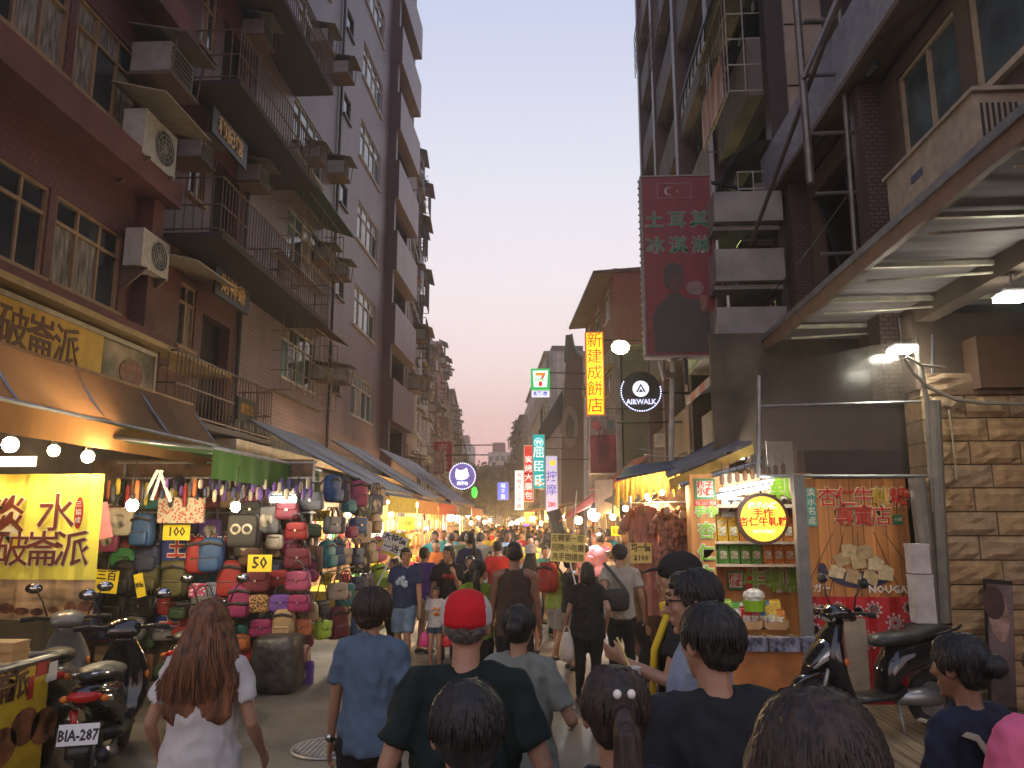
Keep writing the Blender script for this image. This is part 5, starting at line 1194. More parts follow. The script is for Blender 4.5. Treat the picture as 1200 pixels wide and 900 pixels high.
# further left stalls
TAB = mat('table_cloth_red', (.25,.03,.03), .8); m_cyl = [mat('goods_%s' % n_, c_, .6) for n_, c_ in (('red',(.45,.03,.03)),('white',(.6,.58,.52)),('yellow',(.6,.42,.04)),('blue',(.04,.1,.35)),('green',(.05,.22,.07)),('brown',(.16,.08,.04)),('pink',(.5,.12,.2)),('orange',(.55,.2,.04)))]
def far_stall(label, X0, X1, Y0, Y1, side, seed, canopy, ztop=2.7, gp='goods'):
    """small market stall: table, posts, back panel, canopy, rows of boxed goods; side +1 = open toward +X"""
    rnd = random.Random(seed); t = thing('market_stall', label, 'stall', ((X0+X1)/2, Y0, 0)); xf = X1 if side > 0 else X0; xbk = X0 if side > 0 else X1
    b = MB(); b.bx((X0,Y0,0),(X1,Y1,.75)); part('table', b, rnd.choice(m_cyl), t)
    b = MB(); b.bx((xbk-.03,Y0,.75),(xbk+.03,Y1,ztop)); part('back_panel', b, mat('stall_back', (.22,.13,.07), .7, var=.7, scale=3), t)
    for y in (Y0, Y1):
        b = MB(); b.tube([(xf,y,0),(xf,y,ztop)], .03, 5); part('post', b, M_STEEL, t)
    b = MB(); b.prism([(xbk,Y0-.1,ztop+.5),(xf+side*.35,Y0-.1,ztop-.1),(xf+side*.35,Y0-.1,ztop-.13),(xbk,Y0-.1,ztop+.47)], (0,Y1-Y0+.2,0)); part('canopy', b, canopy, t)
    b = MB(); N = max(3, int((Y1-Y0)/.22))
    b.bx((xf+side*.345,Y0-.1,ztop-.4),(xf+side*.36,Y1+.1,ztop-.1)); part('valance', b, rnd.choice((canopy, m_cyl[0], m_cyl[2], m_cyl[7])), t)
    for r_ in range(2):
        for k in range(N):
            y = Y0+.12+(Y1-Y0-.24)*k/max(1, N-1); h = rnd.uniform(.12,.3); x = xf-side*(.15+.3*r_); m = rnd.choice(m_cyl)
            b = MB(); rbox(b, (x, y, .75+h/2+.1*r_), (.2,.18,h), 5, 8, 4); part('packet', b, m, t, kind=None)
    for r_ in range(2):
        for k in range(N):
            y = Y0+.1+(Y1-Y0-.2)*k/max(1, N-1); b = MB(); rbox(b, (xbk+side*.15, y, 1.35+.5*r_+rnd.uniform(-.05,.05)), (.1,.17,.38), 4, 8, 4); part('hanging_packet', b, rnd.choice(m_cyl), t)
    return t
CAN = [mat('canopy_grey', (.17,.17,.18), .7, dirt=.4), mat('canopy_rust', (.3,.12,.06), .7, dirt=.3), mat('canopy_tan', (.34,.24,.12), .7, dirt=.3), mat('canopy_red', (.36,.06,.05), .7), mat('canopy_green', (.05,.16,.08), .7)]
for i, (y0, y1, lab) in enumerate(((14.0,16.6,'toy and umbrella stall under the nearest tilted grey awning'),(17.0,19.6,'sock and cap stall just past the bag stall, second under the grey awnings'),(20.2,23.4,'orange-lit snack stall under the middle grey awning'),(24.0,27.5,'warm-lit toy stall under the farthest grey awning'),(28.2,32,'crowded stall at the far end of the grey awnings'))):
    far_stall(lab, -4.7, -3.35, y0, y1, 1, 20+i, CAN[i % 3], 2.55)
for i, (y0, y1, lab) in enumerate(((34,39,'first stall past the mauve block on the left, with a rusty canopy'),(40,46,'second stall past the mauve block on the left'),(48,56,'dim stall halfway to the trees on the left'),(58,70,'long far stall on the left before the trees'),(74,95,'farthest stall on the left'))):
    q = bend(-4.4, (y0+y1)/2); far_stall(lab, q.x-1.2, q.x+.6, y0, y1, 1, 30+i, CAN[(i+1) % 5], 2.7)
# their lights
LB = [(417,597,14.2,WHITE,.085),(408,603,14.8,COOL,.05),(432,607,15.5,COOL,.05),(466,595,17.5,COOL,.075),(458,603,18.2,WARM,.05),(486,592,20.5,WARM,.085),(497,587,21.5,WARM,.11),(524,591,25,ORANGE,.085),(500,619,23,COOL,.05),(528,606,27,WARM,.13),(537,608,28.5,WARM,.12),(548,604,30,WARM,.07),(561,606,36,WARM,.08),(552,613,41,ORANGE,.09),(455,588,19,COOL,.035),(540,596,31,ORANGE,.05),(568,612,52,WARM,.10),(574,610,60,WARM,.11),(557,600,47,COOL,.12),(580,616,75,WARM,.15)]
for i, (x, y, Y, k, r) in enumerate(LB):
    bulb(x, y, Y, k, '%s bulb over the left stalls, %s from the nearest' % ({WHITE:'white',COOL:'cool white',WARM:'warm yellow',ORANGE:'orange'}[k], (order+['twelfth','thirteenth','fourteenth','fifteenth','sixteenth','seventeenth','eighteenth','nineteenth','twentieth'])[i]), 'bulbs over the left stalls', r, .2)
# fluorescent panel under green awning
a = atY(318, 577, 9.4); c = atY(346, 594, 9.4)
t2 = thing('strip_light', 'bright white strip light below the right end of the green awning', 'lamp', (a.x, 9.4, c.z)); b = MB(); b.limb([Vector((a.x,9.4,(a.z+c.z)/2)), Vector((c.x,9.4,(a.z+c.z)/2))], .035, 8); part('tube', b, emis('tube_glow', (1,.95,.88), 25), t2); b = MB(); b.bx((a.x,9.36,a.z-.03),(c.x,9.44,a.z+.01)); part('holder', b, M_WHITE, t2)
card(424, 620, 448, 639, 14.6, '台灣囝仔\n無料40', 'small white notice board in a tan frame with black characters left of the crowd', M_PAPER, name='notice_board', cat='notice', string=False)
card(467, 606, 485, 621, 15.0, '100', 'lime-yellow rounded price card reading 100 below the lit bulbs', mat('lime_card', (.7,.65,.03), .6))
card(429, 651, 445, 664, 14.8, '100', 'yellow price card reading 100 below the white notice board', tilt=0)
card(376, 671, 388, 686, 11.4, '50', 'round-cornered yellow price card reading 50 on the street side bags', tilt=10)
# placard on a stick
Ypl = 11.6; a = atY(463, 638, Ypl); t = thing('placard', 'white and yellow starburst placard on a stick offering one free with one', 'placard', tuple(atY(441, 690, Ypl)))
b = MB(); pts = []
for k in range(18):
    r_ = (.27 if k % 2 else .21); an = 2*math.pi*k/18; pts.append(a+Vector((r_*1.0*math.cos(an), .0, r_*.78*math.sin(an))))
b.prism(pts, (0,.012,0)); part('starburst', b, M_CARD, t)
Rm = Matrix.Rotation(R(18),3,'Y')
for dz, tx, w in ((.08,'大特價',.40),(-.07,'一送一',.40)):
    b = MB(); q = a+Vector((0,-.012,dz)); b.box(q, (w,.012,.13), Rm); part('strip', b, M_PAPER, t); text(tx, .12, M_INK, t, MF(q+Vector((0,-.009,0)), (0,-1,0), Rm @ Vector((0,0,1))), ext=.002, bold=.02)
b = MB(); b.tube([atY(438,695,Ypl), atY(462,645,Ypl+.02)], .014, 5); part('stick', b, M_PAPER, t)
# ================================================================== right side of the street
ordn = order+['twelfth','thirteenth','fourteenth','fifteenth','sixteenth']
# ---- nougat shop: orange wood boards, shelves, counter
Ysh = 9.6
m_ow = mat('orange_board', (.62,.27,.07), .55, var=.25, scale=3, stretch=(3,1,.15)); M_GRN = mat('lime_lettering', (.26,.55,.03), .5); M_CRM = mat('cream_outline', (.8,.76,.6), .5); M_RED = mat('red_lettering', (.60,.03,.02), .5)
t = thing('sweet_shop', 'brightly lit sweet shop of orange boards with shelves and a sloped counter', 'shop', (3.2, 9.6, 0)); TS = t
a = atY(808, 556, 9.3); c = atY(846, 812, 9.3)
b = MB(); b.bx((a.x,9.3,.3),(c.x,9.42,a.z)); sb = part('side_board', b, m_ow, t)
for i, (ch, y, s) in enumerate((('杏',640,.34),('仁',676,.34),('牛',712,.34),('軋',748,.34),('糖',784,.34))):
    p = atY(828, 640+(i)*30.5-0, 9.295); p = atY(828, (623,649,674,700,725)[i], 9.293); otext(ch, .20, M_GRN, M_CRM, t, MF(p, (0,-1,0)), bold=.015, ob=.065)
p = atY(828, 600, 9.293); otext('手作', .135, M_GRN, M_CRM, t, MF(p, (0,-1,0)), bold=.03, ob=.09)
p = atY(826, 573, 9.29); b = MB(); b.box(p, (.24,.01,.24)); part('emblem_frame', b, mat('emblem_green', (.05,.22,.08), .5), t); b = MB(); b.box(p+Vector((0,-.007,0)), (.19,.01,.19)); part('emblem_field', b, M_CRM, t)
text('椰子\n小鎮', .095, M_RED, t, MF(p+Vector((0,-.015,0)), (0,-1,0)), ext=.002, bold=.03)
p = atY(827, 590, 9.29); b = MB(); b.box(p, (.26,.008,.07)); part('red_strip', b, M_RED, t); text('TEL 2621 營業', .05, M_CRM, t, MF(p+Vector((0,-.008,0)), (0,-1,0)), ext=.002, wide=.8)
# back wall and shelves
xa, xc = c.x, atY(936, 700, 10.4).x
b = MB(); b.bx((xa-.1,10.5,0),(xc+.3,10.6,2.62)); part('back_wall', b, m_ow, t)
b = MB(); b.bx((xa-.12,9.42,0),(xa-.04,10.5,2.5)); part('side_wall', b, m_ow, t)
for i, y in enumerate((590, 641, 662.5, 621)):
    pass
shz = [atY(880, y, 10.2).z for y in (638, 659)]
shz = [atY(880, 634, 10.2).z, atY(880, 660, 10.2).z]
for z in shz:
    b = MB(); b.bx((xa,9.95,z-.03),(xc+.2,10.5,z)); part('shelf', b, mat('shelf_white', (.75,.66,.48), .5), t)
b = MB(); b.bx((xa,9.98,shz[0]+.42),(xc+.2,10.5,shz[0]+.46)); part('shelf', b, mat('shelf_white', 0), t)
pk = {'green': (.12,.34,.06), 'orange': (.62,.22,.05), 'yellow': (.65,.42,.05), 'pink': (.55,.10,.22), 'white': (.65,.62,.55), 'blue': (.06,.22,.42), 'red': (.5,.04,.04), 'lime': (.3,.5,.04)}
def packet(p, w, h, colr, lab, grp, lean=0, d=.06, lbl=True):
    t = thing('snack_packet', lab, 'packet', tuple(p), 0, grp); b = MB(); m = mat('packet_'+colr, pk[colr], .25, var=.35, scale=30); Rm = Matrix.Rotation(lean, 3, 'X')
    vs = []
    for (z, ww, dd) in ((0,.9,1),(.1,1,1.1),(.5,1,1.2),(.86,.95,.5),(.9,.96,.08),(1,1,.06)):
        for (sx_, sy) in ((-1,-1),(1,-1),(1,1),(-1,1)): vs.append(Vector(p)+Rm @ Vector((sx_*w/2*ww, sy*d/2*dd, h*z)))
    fs = [(3,2,1,0),(20,21,22,23)]+[(4*j+i,4*j+(i+1)%4,4*j+4+(i+1)%4,4*j+4+i) for j in range(5) for i in range(4)]
    b.add(vs, fs); part('wrapper', b, m, t)
    b = MB(); q = Vector(p)+Rm @ Vector((0,-d*.62,h*.42)); b.box(q, (w*.62,.006,h*.36), Rm); part('printed_label', b, mat('label_'+('cream' if colr != 'white' else 'red'), (.75,.68,.5) if colr != 'white' else (.5,.05,.04), .4, var=.5, scale=40), t); return t
rnd = random.Random(12)
G1 = 'packets on the shelves of the sweet shop'
for j, (z, seq) in enumerate(((shz[1], ['green']*5+['orange']*5+['green']*4), (shz[0], ['yellow']*3+['orange']*5+['pink']*6))):
    for i, cc in enumerate(seq):
        x = xa+.12+i*.138
        if x > xc+.12: break
        packet((x, 10.12, z), .125, .26 if j == 0 else .30, cc, '%s packet, %s from the left on the %s shelf of the sweet shop' % (cc, ordn[i], 'lower' if j == 0 else 'upper'), G1)
# sign panels inside the shop
for (x0, y0, x1, y1, Y, tx, name, sz) in ((905,557,930,588,10.3,'軋',None,.36),(872,670,898,694,10.3,'牛',None,.31),(899,670,925,694,10.3,'軋',None,.31),(924,670,948,694,10.3,'糖',None,.31)):
    p = atY((x0+x1)/2, (y0+y1)/2, 10.44); otext(tx, sz, M_GRN, M_CRM, t, MF(p, (0,-1,0)), bold=.02, ob=.07)
p = atY(862, 680, 10.44)
b = MB(); b.box(p, (.22,.02,.24)); part('emblem_frame', b, mat('emblem_green', 0), t); b = MB(); b.box(p+Vector((0,-.012,0)), (.17,.02,.18)); part('emblem_field', b, M_CRM, t); text('椰子\n小鎮', .085, M_RED, t, MF(p+Vector((0,-.024,0)), (0,-1,0)), ext=.002, bold=.03)
p = atY(877, 679, 10.44); b = MB(); b.box(p, (.09,.02,.26)); part('red_strip', b, M_RED, t)
p = atY(859, 594, 10.42); b = MB(); b.box(p, (.3,.02,.26)); part('white_notice', b, M_PAPER, t); text('頂', .17, M_INK, t, MF(p+Vector((.02,-.012,0)), (0,-1,0)), ext=.002, bold=.03)
p = atY(925, 594, 10.42); text('糖', .2, M_INK, t, MF(p, (0,-1,0)), ext=.002, bold=.03)
b = MB(); p = atY(890, 568, 10.45); b.box(p, (.95,.02,.28)); part('header_panel', b, mat('header_cream', (.62,.52,.33), .5, var=.3, scale=6), t)
# round lit sign
p = atY(893, 608, 9.5); t2 = thing('round_sign', 'round glowing yellow sign with a dark rim hanging in front of the sweet shop shelves', 'sign', (p.x, 9.5, p.z-.3))
b = MB(); b.disc(p, .305, (0,1,0), .10, 36); part('rim', b, mat('sign_rim_brown', (.06,.03,.02), .5), t2)
b = MB(); b.disc(p+Vector((0,-.052,0)), .265, (0,1,0), .012, 36); part('lit_face', b, mat('lit_amber', (.8,.42,.03), var=0, emit=1.3, ecol=(1,.50,.04)), t2)
MS = mat('lit_lettering', (.85,.8,.5), var=0, emit=1.2, ecol=(1,.85,.45))
for tx, dz, sz in (('椰子小鎮',.15,.085),('手作',.06,.12),('杏仁牛軋糖',-.04,.115),('NOUGAT',-.15,.06)): text(tx, sz, M_RED if dz in (.06,-.04) else MS, t2, MF(p+Vector((0,-.062,dz)), (0,-1,0)), ext=.002, bold=.025)
b = MB(); b.tube([p+Vector((0,0,.3)), p+Vector((.04,0,.75))], .01, 4); part('hanger', b, M_DARK, t2)
# fluorescent tubes in front of the shop
for k, (x0, y0, x1, y1, Y) in enumerate(((842,583,900,570,8.75),(846,577,904,565,8.95))):
    a = atY(x0, y0, Y); c = atY(x1, y1, Y); t2 = thing('tube_lamp', '%s white tube lamp slanting over the sweet shop counter' % ('front' if k == 0 else 'rear'), 'lamp', tuple(a), 0, 'tube lamps of the sweet shop')
    b = MB(); b.tube([a, c], .022, 8); part('tube', b, emis('tube_cool_glow', (1,.97,.86), 42), t2); b = MB(); b.tube([a+Vector((-.03,0,.035)), c+Vector((.03,0,.035))], .018, 5); part('fitting', b, M_WHITE, t2)
for k, (x, y) in enumerate(((869,534),(854,539))):
    p = atY(x, y, 9.7); t2 = thing('spot_lamp', 'small spot lamp under the yellow edge of the sweet shop roof, %s one' % ('right' if k == 0 else 'left'), 'lamp', tuple(p)); b = MB(); ico(b, p, .045 if k == 0 else .03); part('glass_globe', b, COOL, t2); b = MB(); b.box(p+Vector((0,0,.07)), (.07,.07,.06)); part('fitting', b, M_DARK, t2)
# row of little dangling lamp holders / fringe over tubes
for k in range(9):
    p = atY(846+9*k, 562-1.6*k, 9.2); t2 = thing('hanging_tag', 'small dark tag hanging over the tube lamps, %s from the left' % ordn[k], 'tag', tuple(p), 0, 'tags over the tube lamps'); b = MB(); rbox(b, p, (.06,.03,.13), 3, 8, 4); part('tag', b, bagmat('brown'), t2); b = MB(); b.tube([p+Vector((0,0,.05)), p+Vector((0,0,.2))], .004, 3); part('cord', b, M_INK, t2)
# counter
x0 = atY(840, 760, 9.0).x; x1 = atY(934, 760, 9.0).x
t3 = thing('shop_counter', 'orange fronted counter of the sweet shop with open display trays', 'counter', ((x0+x1)/2, 9.2, 0))
b = MB(); b.bx((x0,8.75,0),(x1,9.85,.62)); part('front', b, mat('counter_orange', (.55,.20,.05), .5, var=.2, scale=4), t3)
for i in range(3):
    for j in range(2):
        w = (x1-x0)/3; z = .64+.14*j; b = MB(); xa_, ya_ = x0+w*i, 8.72+.5*j
        b.bx((xa_+.01,ya_,z),(xa_+w-.01,ya_+.48,z+.02)); 
        for q in (((xa_+.01,ya_,z),(xa_+.03,ya_+.48,z+.10)),((xa_+w-.03,ya_,z),(xa_+w-.01,ya_+.48,z+.10)),((xa_+.03,ya_,z),(xa_+w-.03,ya_+.02,z+.08))): b.bx(*q)
        part('display_tray', b, mat('tray_wood', (.45,.28,.12), .5), t3)
G2_ = 'wrapped sweets in the counter trays'
b = MB(); rnd = random.Random(44)
for k in range(260):
    j = rnd.random() < .5; p = Vector((rnd.uniform(x0+.05,x1-.05), 8.78+(.5 if j else 0)+rnd.uniform(0,.38), .70+(.14 if j else 0))); b.cur = rnd.randrange(4)
    Rr = Matrix.Rotation(rnd.uniform(0,3),3,'Z') @ Matrix.Rotation(rnd.uniform(-.5,.5),3,'X'); b.box(p, (.06,.035,.025), Rr)
o = link('wrapped_sweets', b.mesh('wrapped_sweets', [mat('packet_white', pk['white'], .25, var=.35, scale=30), mat('packet_blue', pk['blue'], .25, var=.3), mat('sweet_cream', (.7,.6,.4), .4), mat('packet_pink', pk['pink'], .25, var=.3)])); tag(o, 'loose wrapped sweets heaped in the trays of the orange counter', 'sweets', kind='stuff')
for k in range(14):
    cc = ['green','pink','orange','white','blue','lime','red','yellow'][(k*3) % 8]; x = x0+.25+(x1-x0-.3)*((k % 7)/6); y = 9.55+.16*(k//7); 
    packet((x, y-.12, .76+.06*(k//7)), .13, rnd.uniform(.2,.28), cc, '%s packet standing at the %s back of the counter trays, %s from the left' % (cc, 'very' if k > 6 else 'lower', ordn[k % 7]), 'packets standing behind the counter trays', lean=-.1)
p = atY(884, 709, 9.3); t2 = thing('basket', 'lime green basket of wrapped sweets on the counter', 'basket', tuple(p-Vector((0,0,.08)))); b = MB(); b.limb([p-Vector((0,0,.07)), p+Vector((0,0,.05))], [(.11,.08),(.14,.10)], 14, side=(1,0,0)); part('basket_body', b, mat('lime_plastic', (.25,.5,.02), .4), t2)
b = MB(); b.ell(p+Vector((0,0,.10)), (.13,.09,.09), 10, 6); part('wrapped_bundle', b, mat('packet_white', 0), t2)
# silver boxes on counter front
for k in range(3):
    xx = x0+.3+.34*k; t2 = thing('display_box', 'shiny film-wrapped box on the front edge of the counter, %s from the left' % ordn[k], 'box', (xx, 8.68, .63), 0, 'film-wrapped boxes on the counter'); b = MB(); b.box((xx,8.7,.70), (.31,.16,.13)); part('box_base', b, mat('film_wrap', (.28,.30,.40), .15, .4, var=.8, scale=14), t2); b = MB(); b.box((xx,8.7,.77), (.32,.17,.012)); part('lid', b, mat('film_wrap', 0), t2)
# shop roof with yellow edge
t3 = thing('shop_roof', 'sloping sheet roof with a yellow front edge over the sweet shop', 'roof', (2.8, 9.8, 3))
Pq = [atY(784, 562, 10.2), atY(882, 521, 9.4), atY(884, 531, 9.4), atY(786, 574, 10.2)]
b = MB(); b.prism(Pq, (.02,.10,0)); part('edge_board', b, mat('edge_yellow', (.60,.42,.10), .5, var=.2), t3)
b = MB(); b.prism([Pq[0]+Vector((0,.1,.02)), Pq[1]+Vector((0,.1,.02)), Pq[1]+Vector((.25,2.6,.3)), Pq[0]+Vector((.25,2.6,.3))], (0,0,.03)); part('roof_sheet', b, mat('canopy_grey', 0), t3)
b = MB(); b.tube([Pq[2]+Vector((-.9,.05,-.38)), Pq[2]+Vector((.1,.05,-.1))], .03, 6); part('strut', b, M_STEEL, t3)
# posts around the shop
for (x, y0, Y, w, lab) in ((934,556,8.95,.06,'grey steel post between the sweet shop and the wooden poster'),):
    p = atY(x, y0, Y); b = MB(); b.bx((p.x-w,Y-w,0),(p.x+w,Y+w,p.z+.0)); o = solo('post', b, mat('post_grey', (.20,.20,.19), .5, .3, dirt=.3), lab, 'post')
# wooden poster
Yp = 9.15; a = atY(941, 561, Yp); c = atY(1076, 733, Yp); zmid = atY(1000, 700, Yp).z; t = thing('shop_poster', 'large wooden-look nougat poster with red characters and a dark dish of sweets', 'poster', ((a.x+c.x)/2, Yp, c.z))
np_ = 9
for k in range(np_):
    w = (c.x-a.x)/np_; b = MB(); b.bx((a.x+w*k+.003,Yp,zmid),(a.x+w*(k+1)-.003,Yp+.05,a.z)); part('plank', b, m_ow if k % 2 else mat('orange_board_dark', (.48,.20,.055), .55, var=.25, scale=3, stretch=(3,1,.15)), t)
xx0 = atY(990, 580, Yp-.01)
for i, ch in enumerate('杏仁牛軋糖'): otext(ch, .235, M_RED if i != 3 else mat('amber_lettering', (.60,.38,.03), .5), mat('pale_outline', (.72,.66,.36), .5), t, MF(atY(970+21*i, 584, Yp-.006), (0,-1,0)), bold=.006, ob=.05)
for i, ch in enumerate('專賣店'): otext(ch, .235, M_RED, mat('pale_outline', 0), t, MF(atY(990+21.5*i, 606, Yp-.006), (0,-1,0)), bold=.006, ob=.05)
p = atY(951, 594, Yp-.008); b = MB(); b.box(p, (.11,.008,.44)); part('teal_tab', b, mat('teal_tab', (.10,.33,.27), .5), t)
for k, ch in enumerate('淡水名產'): text(ch, .095, M_CRM, t, MF(p+Vector((0,-.006,.16-.107*k)), (0,-1,0)), ext=.002)
p = atY(1052, 609, Yp-.01); b = MB(); b.box(p, (.11,.008,.11)); part('emblem_field', b, mat('emblem_green', 0), t); text('小鎮', .045, M_CRM, t, MF(p+Vector((0,-.008,0)), (0,-1,0)), ext=.002)
# dish of nougat (printed, slightly raised)
ce = atY(1008, 668, Yp-.012)
b = MB(); pts = []
for k in range(17): an = math.pi+math.pi*k/16; pts.append(ce+Vector((.37*math.cos(an), 0, -.02+.18*math.sin(an))))
b.prism(pts, (0,.008,0)); part('printed_dish', b, mat('dish_navy', (.03,.03,.07), .4), t)
rnd = random.Random(6); 
for k, (dx, dz) in enumerate(((-.26,-.02),(-.08,-.07),(.1,-.08),(.27,-.03),(-.2,.12),(-.02,.09),(.16,.07),(.06,.2),(-.12,.22))):
    b = MB(); cc = ce+Vector((dx,-.006-.002*k,dz)); an = rnd.uniform(-.4,.4); q = [cc+Matrix.Rotation(an,3,'Y') @ Vector((sx_*.084*rnd.uniform(.85,1.1),0,sz_*.076*rnd.uniform(.85,1.1))) for sx_, sz_ in ((-1,-1),(1,-1),(1.1,.6),(.3,1.1),(-.9,.9))]
    b.prism(q, (0,.004,0)); part('printed_sweet', b, mat('nougat_'+('cream','tan','gold')[k % 3], ((.66,.54,.30),(.46,.33,.15),(.56,.43,.20))[k % 3], .5, var=.2, scale=16), t)
text('NOUGAT', .115, M_CRM, t, MF(atY(1044, 691, Yp-.02), (0,-1,0)), ext=.003, bold=.03)
text('ヌガー', .10, M_CRM, t, MF(atY(958, 690, Yp-.02), (0,-1,0)), ext=.003, bold=.03)
b = MB()
for xx, k in ((.0,0),(-.25,1),(.3,2),(-.45,3),(.5,4)):
    b.prism([ce+Vector((xx*.6,.006,.42)), ce+Vector((xx*.6+.008,.006,.42)), ce+Vector((xx*1.5+.012,.006,-.3)), ce+Vector((xx*1.5,.006,-.3))], (0,.004,0))
part('printed_board_seams', b, mat('seam_brown', (.14,.05,.02), .6), t, kind='stuff')
# spoon
b = MB(); q = atY(964, 668, Yp-.02); b.limb([q, q+Vector((0,.006,0))], [(.05,.08)]*2, 12, side=(1,0,0)); b.tube([q, atY(968, 700, Yp-.02)], .01, 5); part('printed_spoon', b, mat('dish_navy', 0), t)
# red flowered cloth
a = atY(941, 699, 8.98); c = atY(1077, 770, 8.98); t = thing('cloth', 'red cloth printed with white flowers hung below the wooden poster', 'cloth', ((a.x+c.x)/2, 8.98, c.z))
b = MB(); n = 26
for i in range(n):
    u0, u1 = i/n, (i+1)/n; f_ = lambda u: .03*math.sin(u*31); b.add([(a.x+(c.x-a.x)*u0,8.98+f_(u0),c.z-.5),(a.x+(c.x-a.x)*u1,8.98+f_(u1),c.z-.5),(a.x+(c.x-a.x)*u1,8.98+f_(u1)*.4,a.z),(a.x+(c.x-a.x)*u0,8.98+f_(u0)*.4,a.z)], [(0,1,2,3)])
part('cloth_sheet', b, mat('flower_red', (.50,.015,.02), .6, var=.1), t, smooth=True)
b = MB(); rnd = random.Random(1)
for fx, fz, rr in ((.10,.10,.07),(.38,.24,.10),(.62,.08,.08),(.80,.22,.09),(.94,.06,.06),(.22,.36,.08),(.56,.40,.09),(.30,.06,.05),(.93,.42,.08),(.08,.30,.06),(.74,.45,.07),(.48,.10,.05)):
    cc = Vector((a.x+(c.x-a.x)*fx, 8.935, a.z-fz*1.0-.05))
    for q in range(9):
        an = 2*math.pi*q/9; b.limb([cc+Vector((rr*.5*math.cos(an),0,rr*.5*math.sin(an))), cc+Vector((rr*.5*math.cos(an),.004,rr*.5*math.sin(an)))], [(.026,.026)]*2, 7); b.limb([cc+Vector((rr*math.cos(an+.3),0,rr*math.sin(an+.3))), cc+Vector((rr*math.cos(an+.3),.004,rr*math.sin(an+.3)))], [(.016,.016)]*2, 6)
part('printed_flowers', b, mat('flower_white', (.62,.40,.36), .6), t, kind='stuff')
# white boxes by the pipes
for k, (y0, y1, x0_, x1_, lab) in enumerate(((637,672,1065,1089,'upper pale box of the two stacked against the drain pipes'),(673,730,1068,1096,'lower taller pale box of the two stacked against the drain pipes'))):
    a = atY(x0_, y0, 8.6); c = atY(x1_, y1, 8.6); t2 = thing('cardboard_box', lab, 'box', (a.x, 8.6, c.z)); b = MB(); b.bx((a.x,8.55,c.z),(c.x,8.72,a.z)); part('box_base', b, mat('pale_board', (.50,.47,.45), .7, dirt=.2), t2); b = MB(); b.bx((a.x-.005,8.545,a.z-.03),(c.x+.005,8.725,a.z)); part('lid', b, mat('pale_board', 0), t2)
a = atY(1068, 731, 8.6); c = atY(1096, 800, 8.6); b = MB(); b.bx((a.x,8.5,0.07),(c.x,8.78,a.z-.01)); solo('stand', b, mat('stand_dark', (.06,.05,.045), .7), 'dark stand carrying the two pale boxes', 'stand')
# beige panel behind scooter
a = atY(988, 725, 8.9); c = atY(1018, 800, 8.9); b = MB(); b.bx((a.x,8.86,.1),(c.x,8.92,a.z)); solo('beige_panel', b, mat('beige_card', (.38,.31,.22), .7), 'plain beige panel standing behind the black scooter', 'panel')
# ---- smoky plastic sheet above, on a pale frame
t = thing('plastic_screen', 'smoky see-through plastic screen on a metal frame above the wooden poster', 'screen', (3.4, 9.0, 2.5)); Yg2 = 9.05
a = atY(889, 455, Yg2); c = atY(1093, 558, Yg2); 
mg = bpy.data.materials.new('smoky_plastic'); mg.use_nodes = True; N = mg.node_tree.nodes; L = mg.node_tree.links; bs = N['Principled BSDF']; bs.inputs['Base Color'].default_value = (.05,.043,.035,1); bs.inputs['Roughness'].default_value = .18
nn = N.new('ShaderNodeTexNoise'); nn.inputs['Scale'].default_value = 1.6; nn.inputs['Detail'].default_value = 6; mr = N.new('ShaderNodeMapRange'); mr.inputs[3].default_value = .15; mr.inputs[4].default_value = .6; L.new(nn.outputs[0], mr.inputs[0]); L.new(mr.outputs[0], bs.inputs['Alpha'])
bp = N.new('ShaderNodeBump'); bp.inputs['Strength'].default_value = .3; bp.inputs['Distance'].default_value = .1; L.new(nn.outputs[0], bp.inputs['Height']); L.new(bp.outputs[0], bs.inputs['Normal']); MATS['smoky_plastic'] = mg
b = MB(); P = [atY(889,430,Yg2), atY(1092,392,Yg2), c, Vector((a.x,Yg2,c.z))]; b.prism([P[3],P[2],P[1],P[0]], (0,.006,0)); part('sheet', b, mg, t)
for p, q, r_ in ((atY(888,558,Yg2-.02),atY(1094,558,Yg2-.02),.022),(atY(888,476,Yg2-.02),atY(1094,470,Yg2-.02),.014),(atY(1092,392,Yg2-.02),atY(1093,560,Yg2-.02),.02),(atY(889,440,Yg2-.02),atY(889,560,Yg2-.02),.025)):
    b = MB(); b.tube([p,q], r_, 6); part('frame_bar', b, M_STEEL, t)
b = MB(); b.bx((a.x-.2,10.7,2.95),(5,10.8,4.6)); solo('shop_fascia', b, mat('dark_fascia', (.09,.07,.05), .8, var=.4, scale=2), 'dim brown fascia seen through the smoky screen', 'fascia')
a2 = atY(900, 500, 9.6); b = MB(); b.box(atY(914, 537, 9.7), (.32,.02,.42)); solo('pale_card', b, mat('pale_sheet_card', (.42,.40,.33), .7), 'pale blank card under the left corner of the smoky screen', 'card')
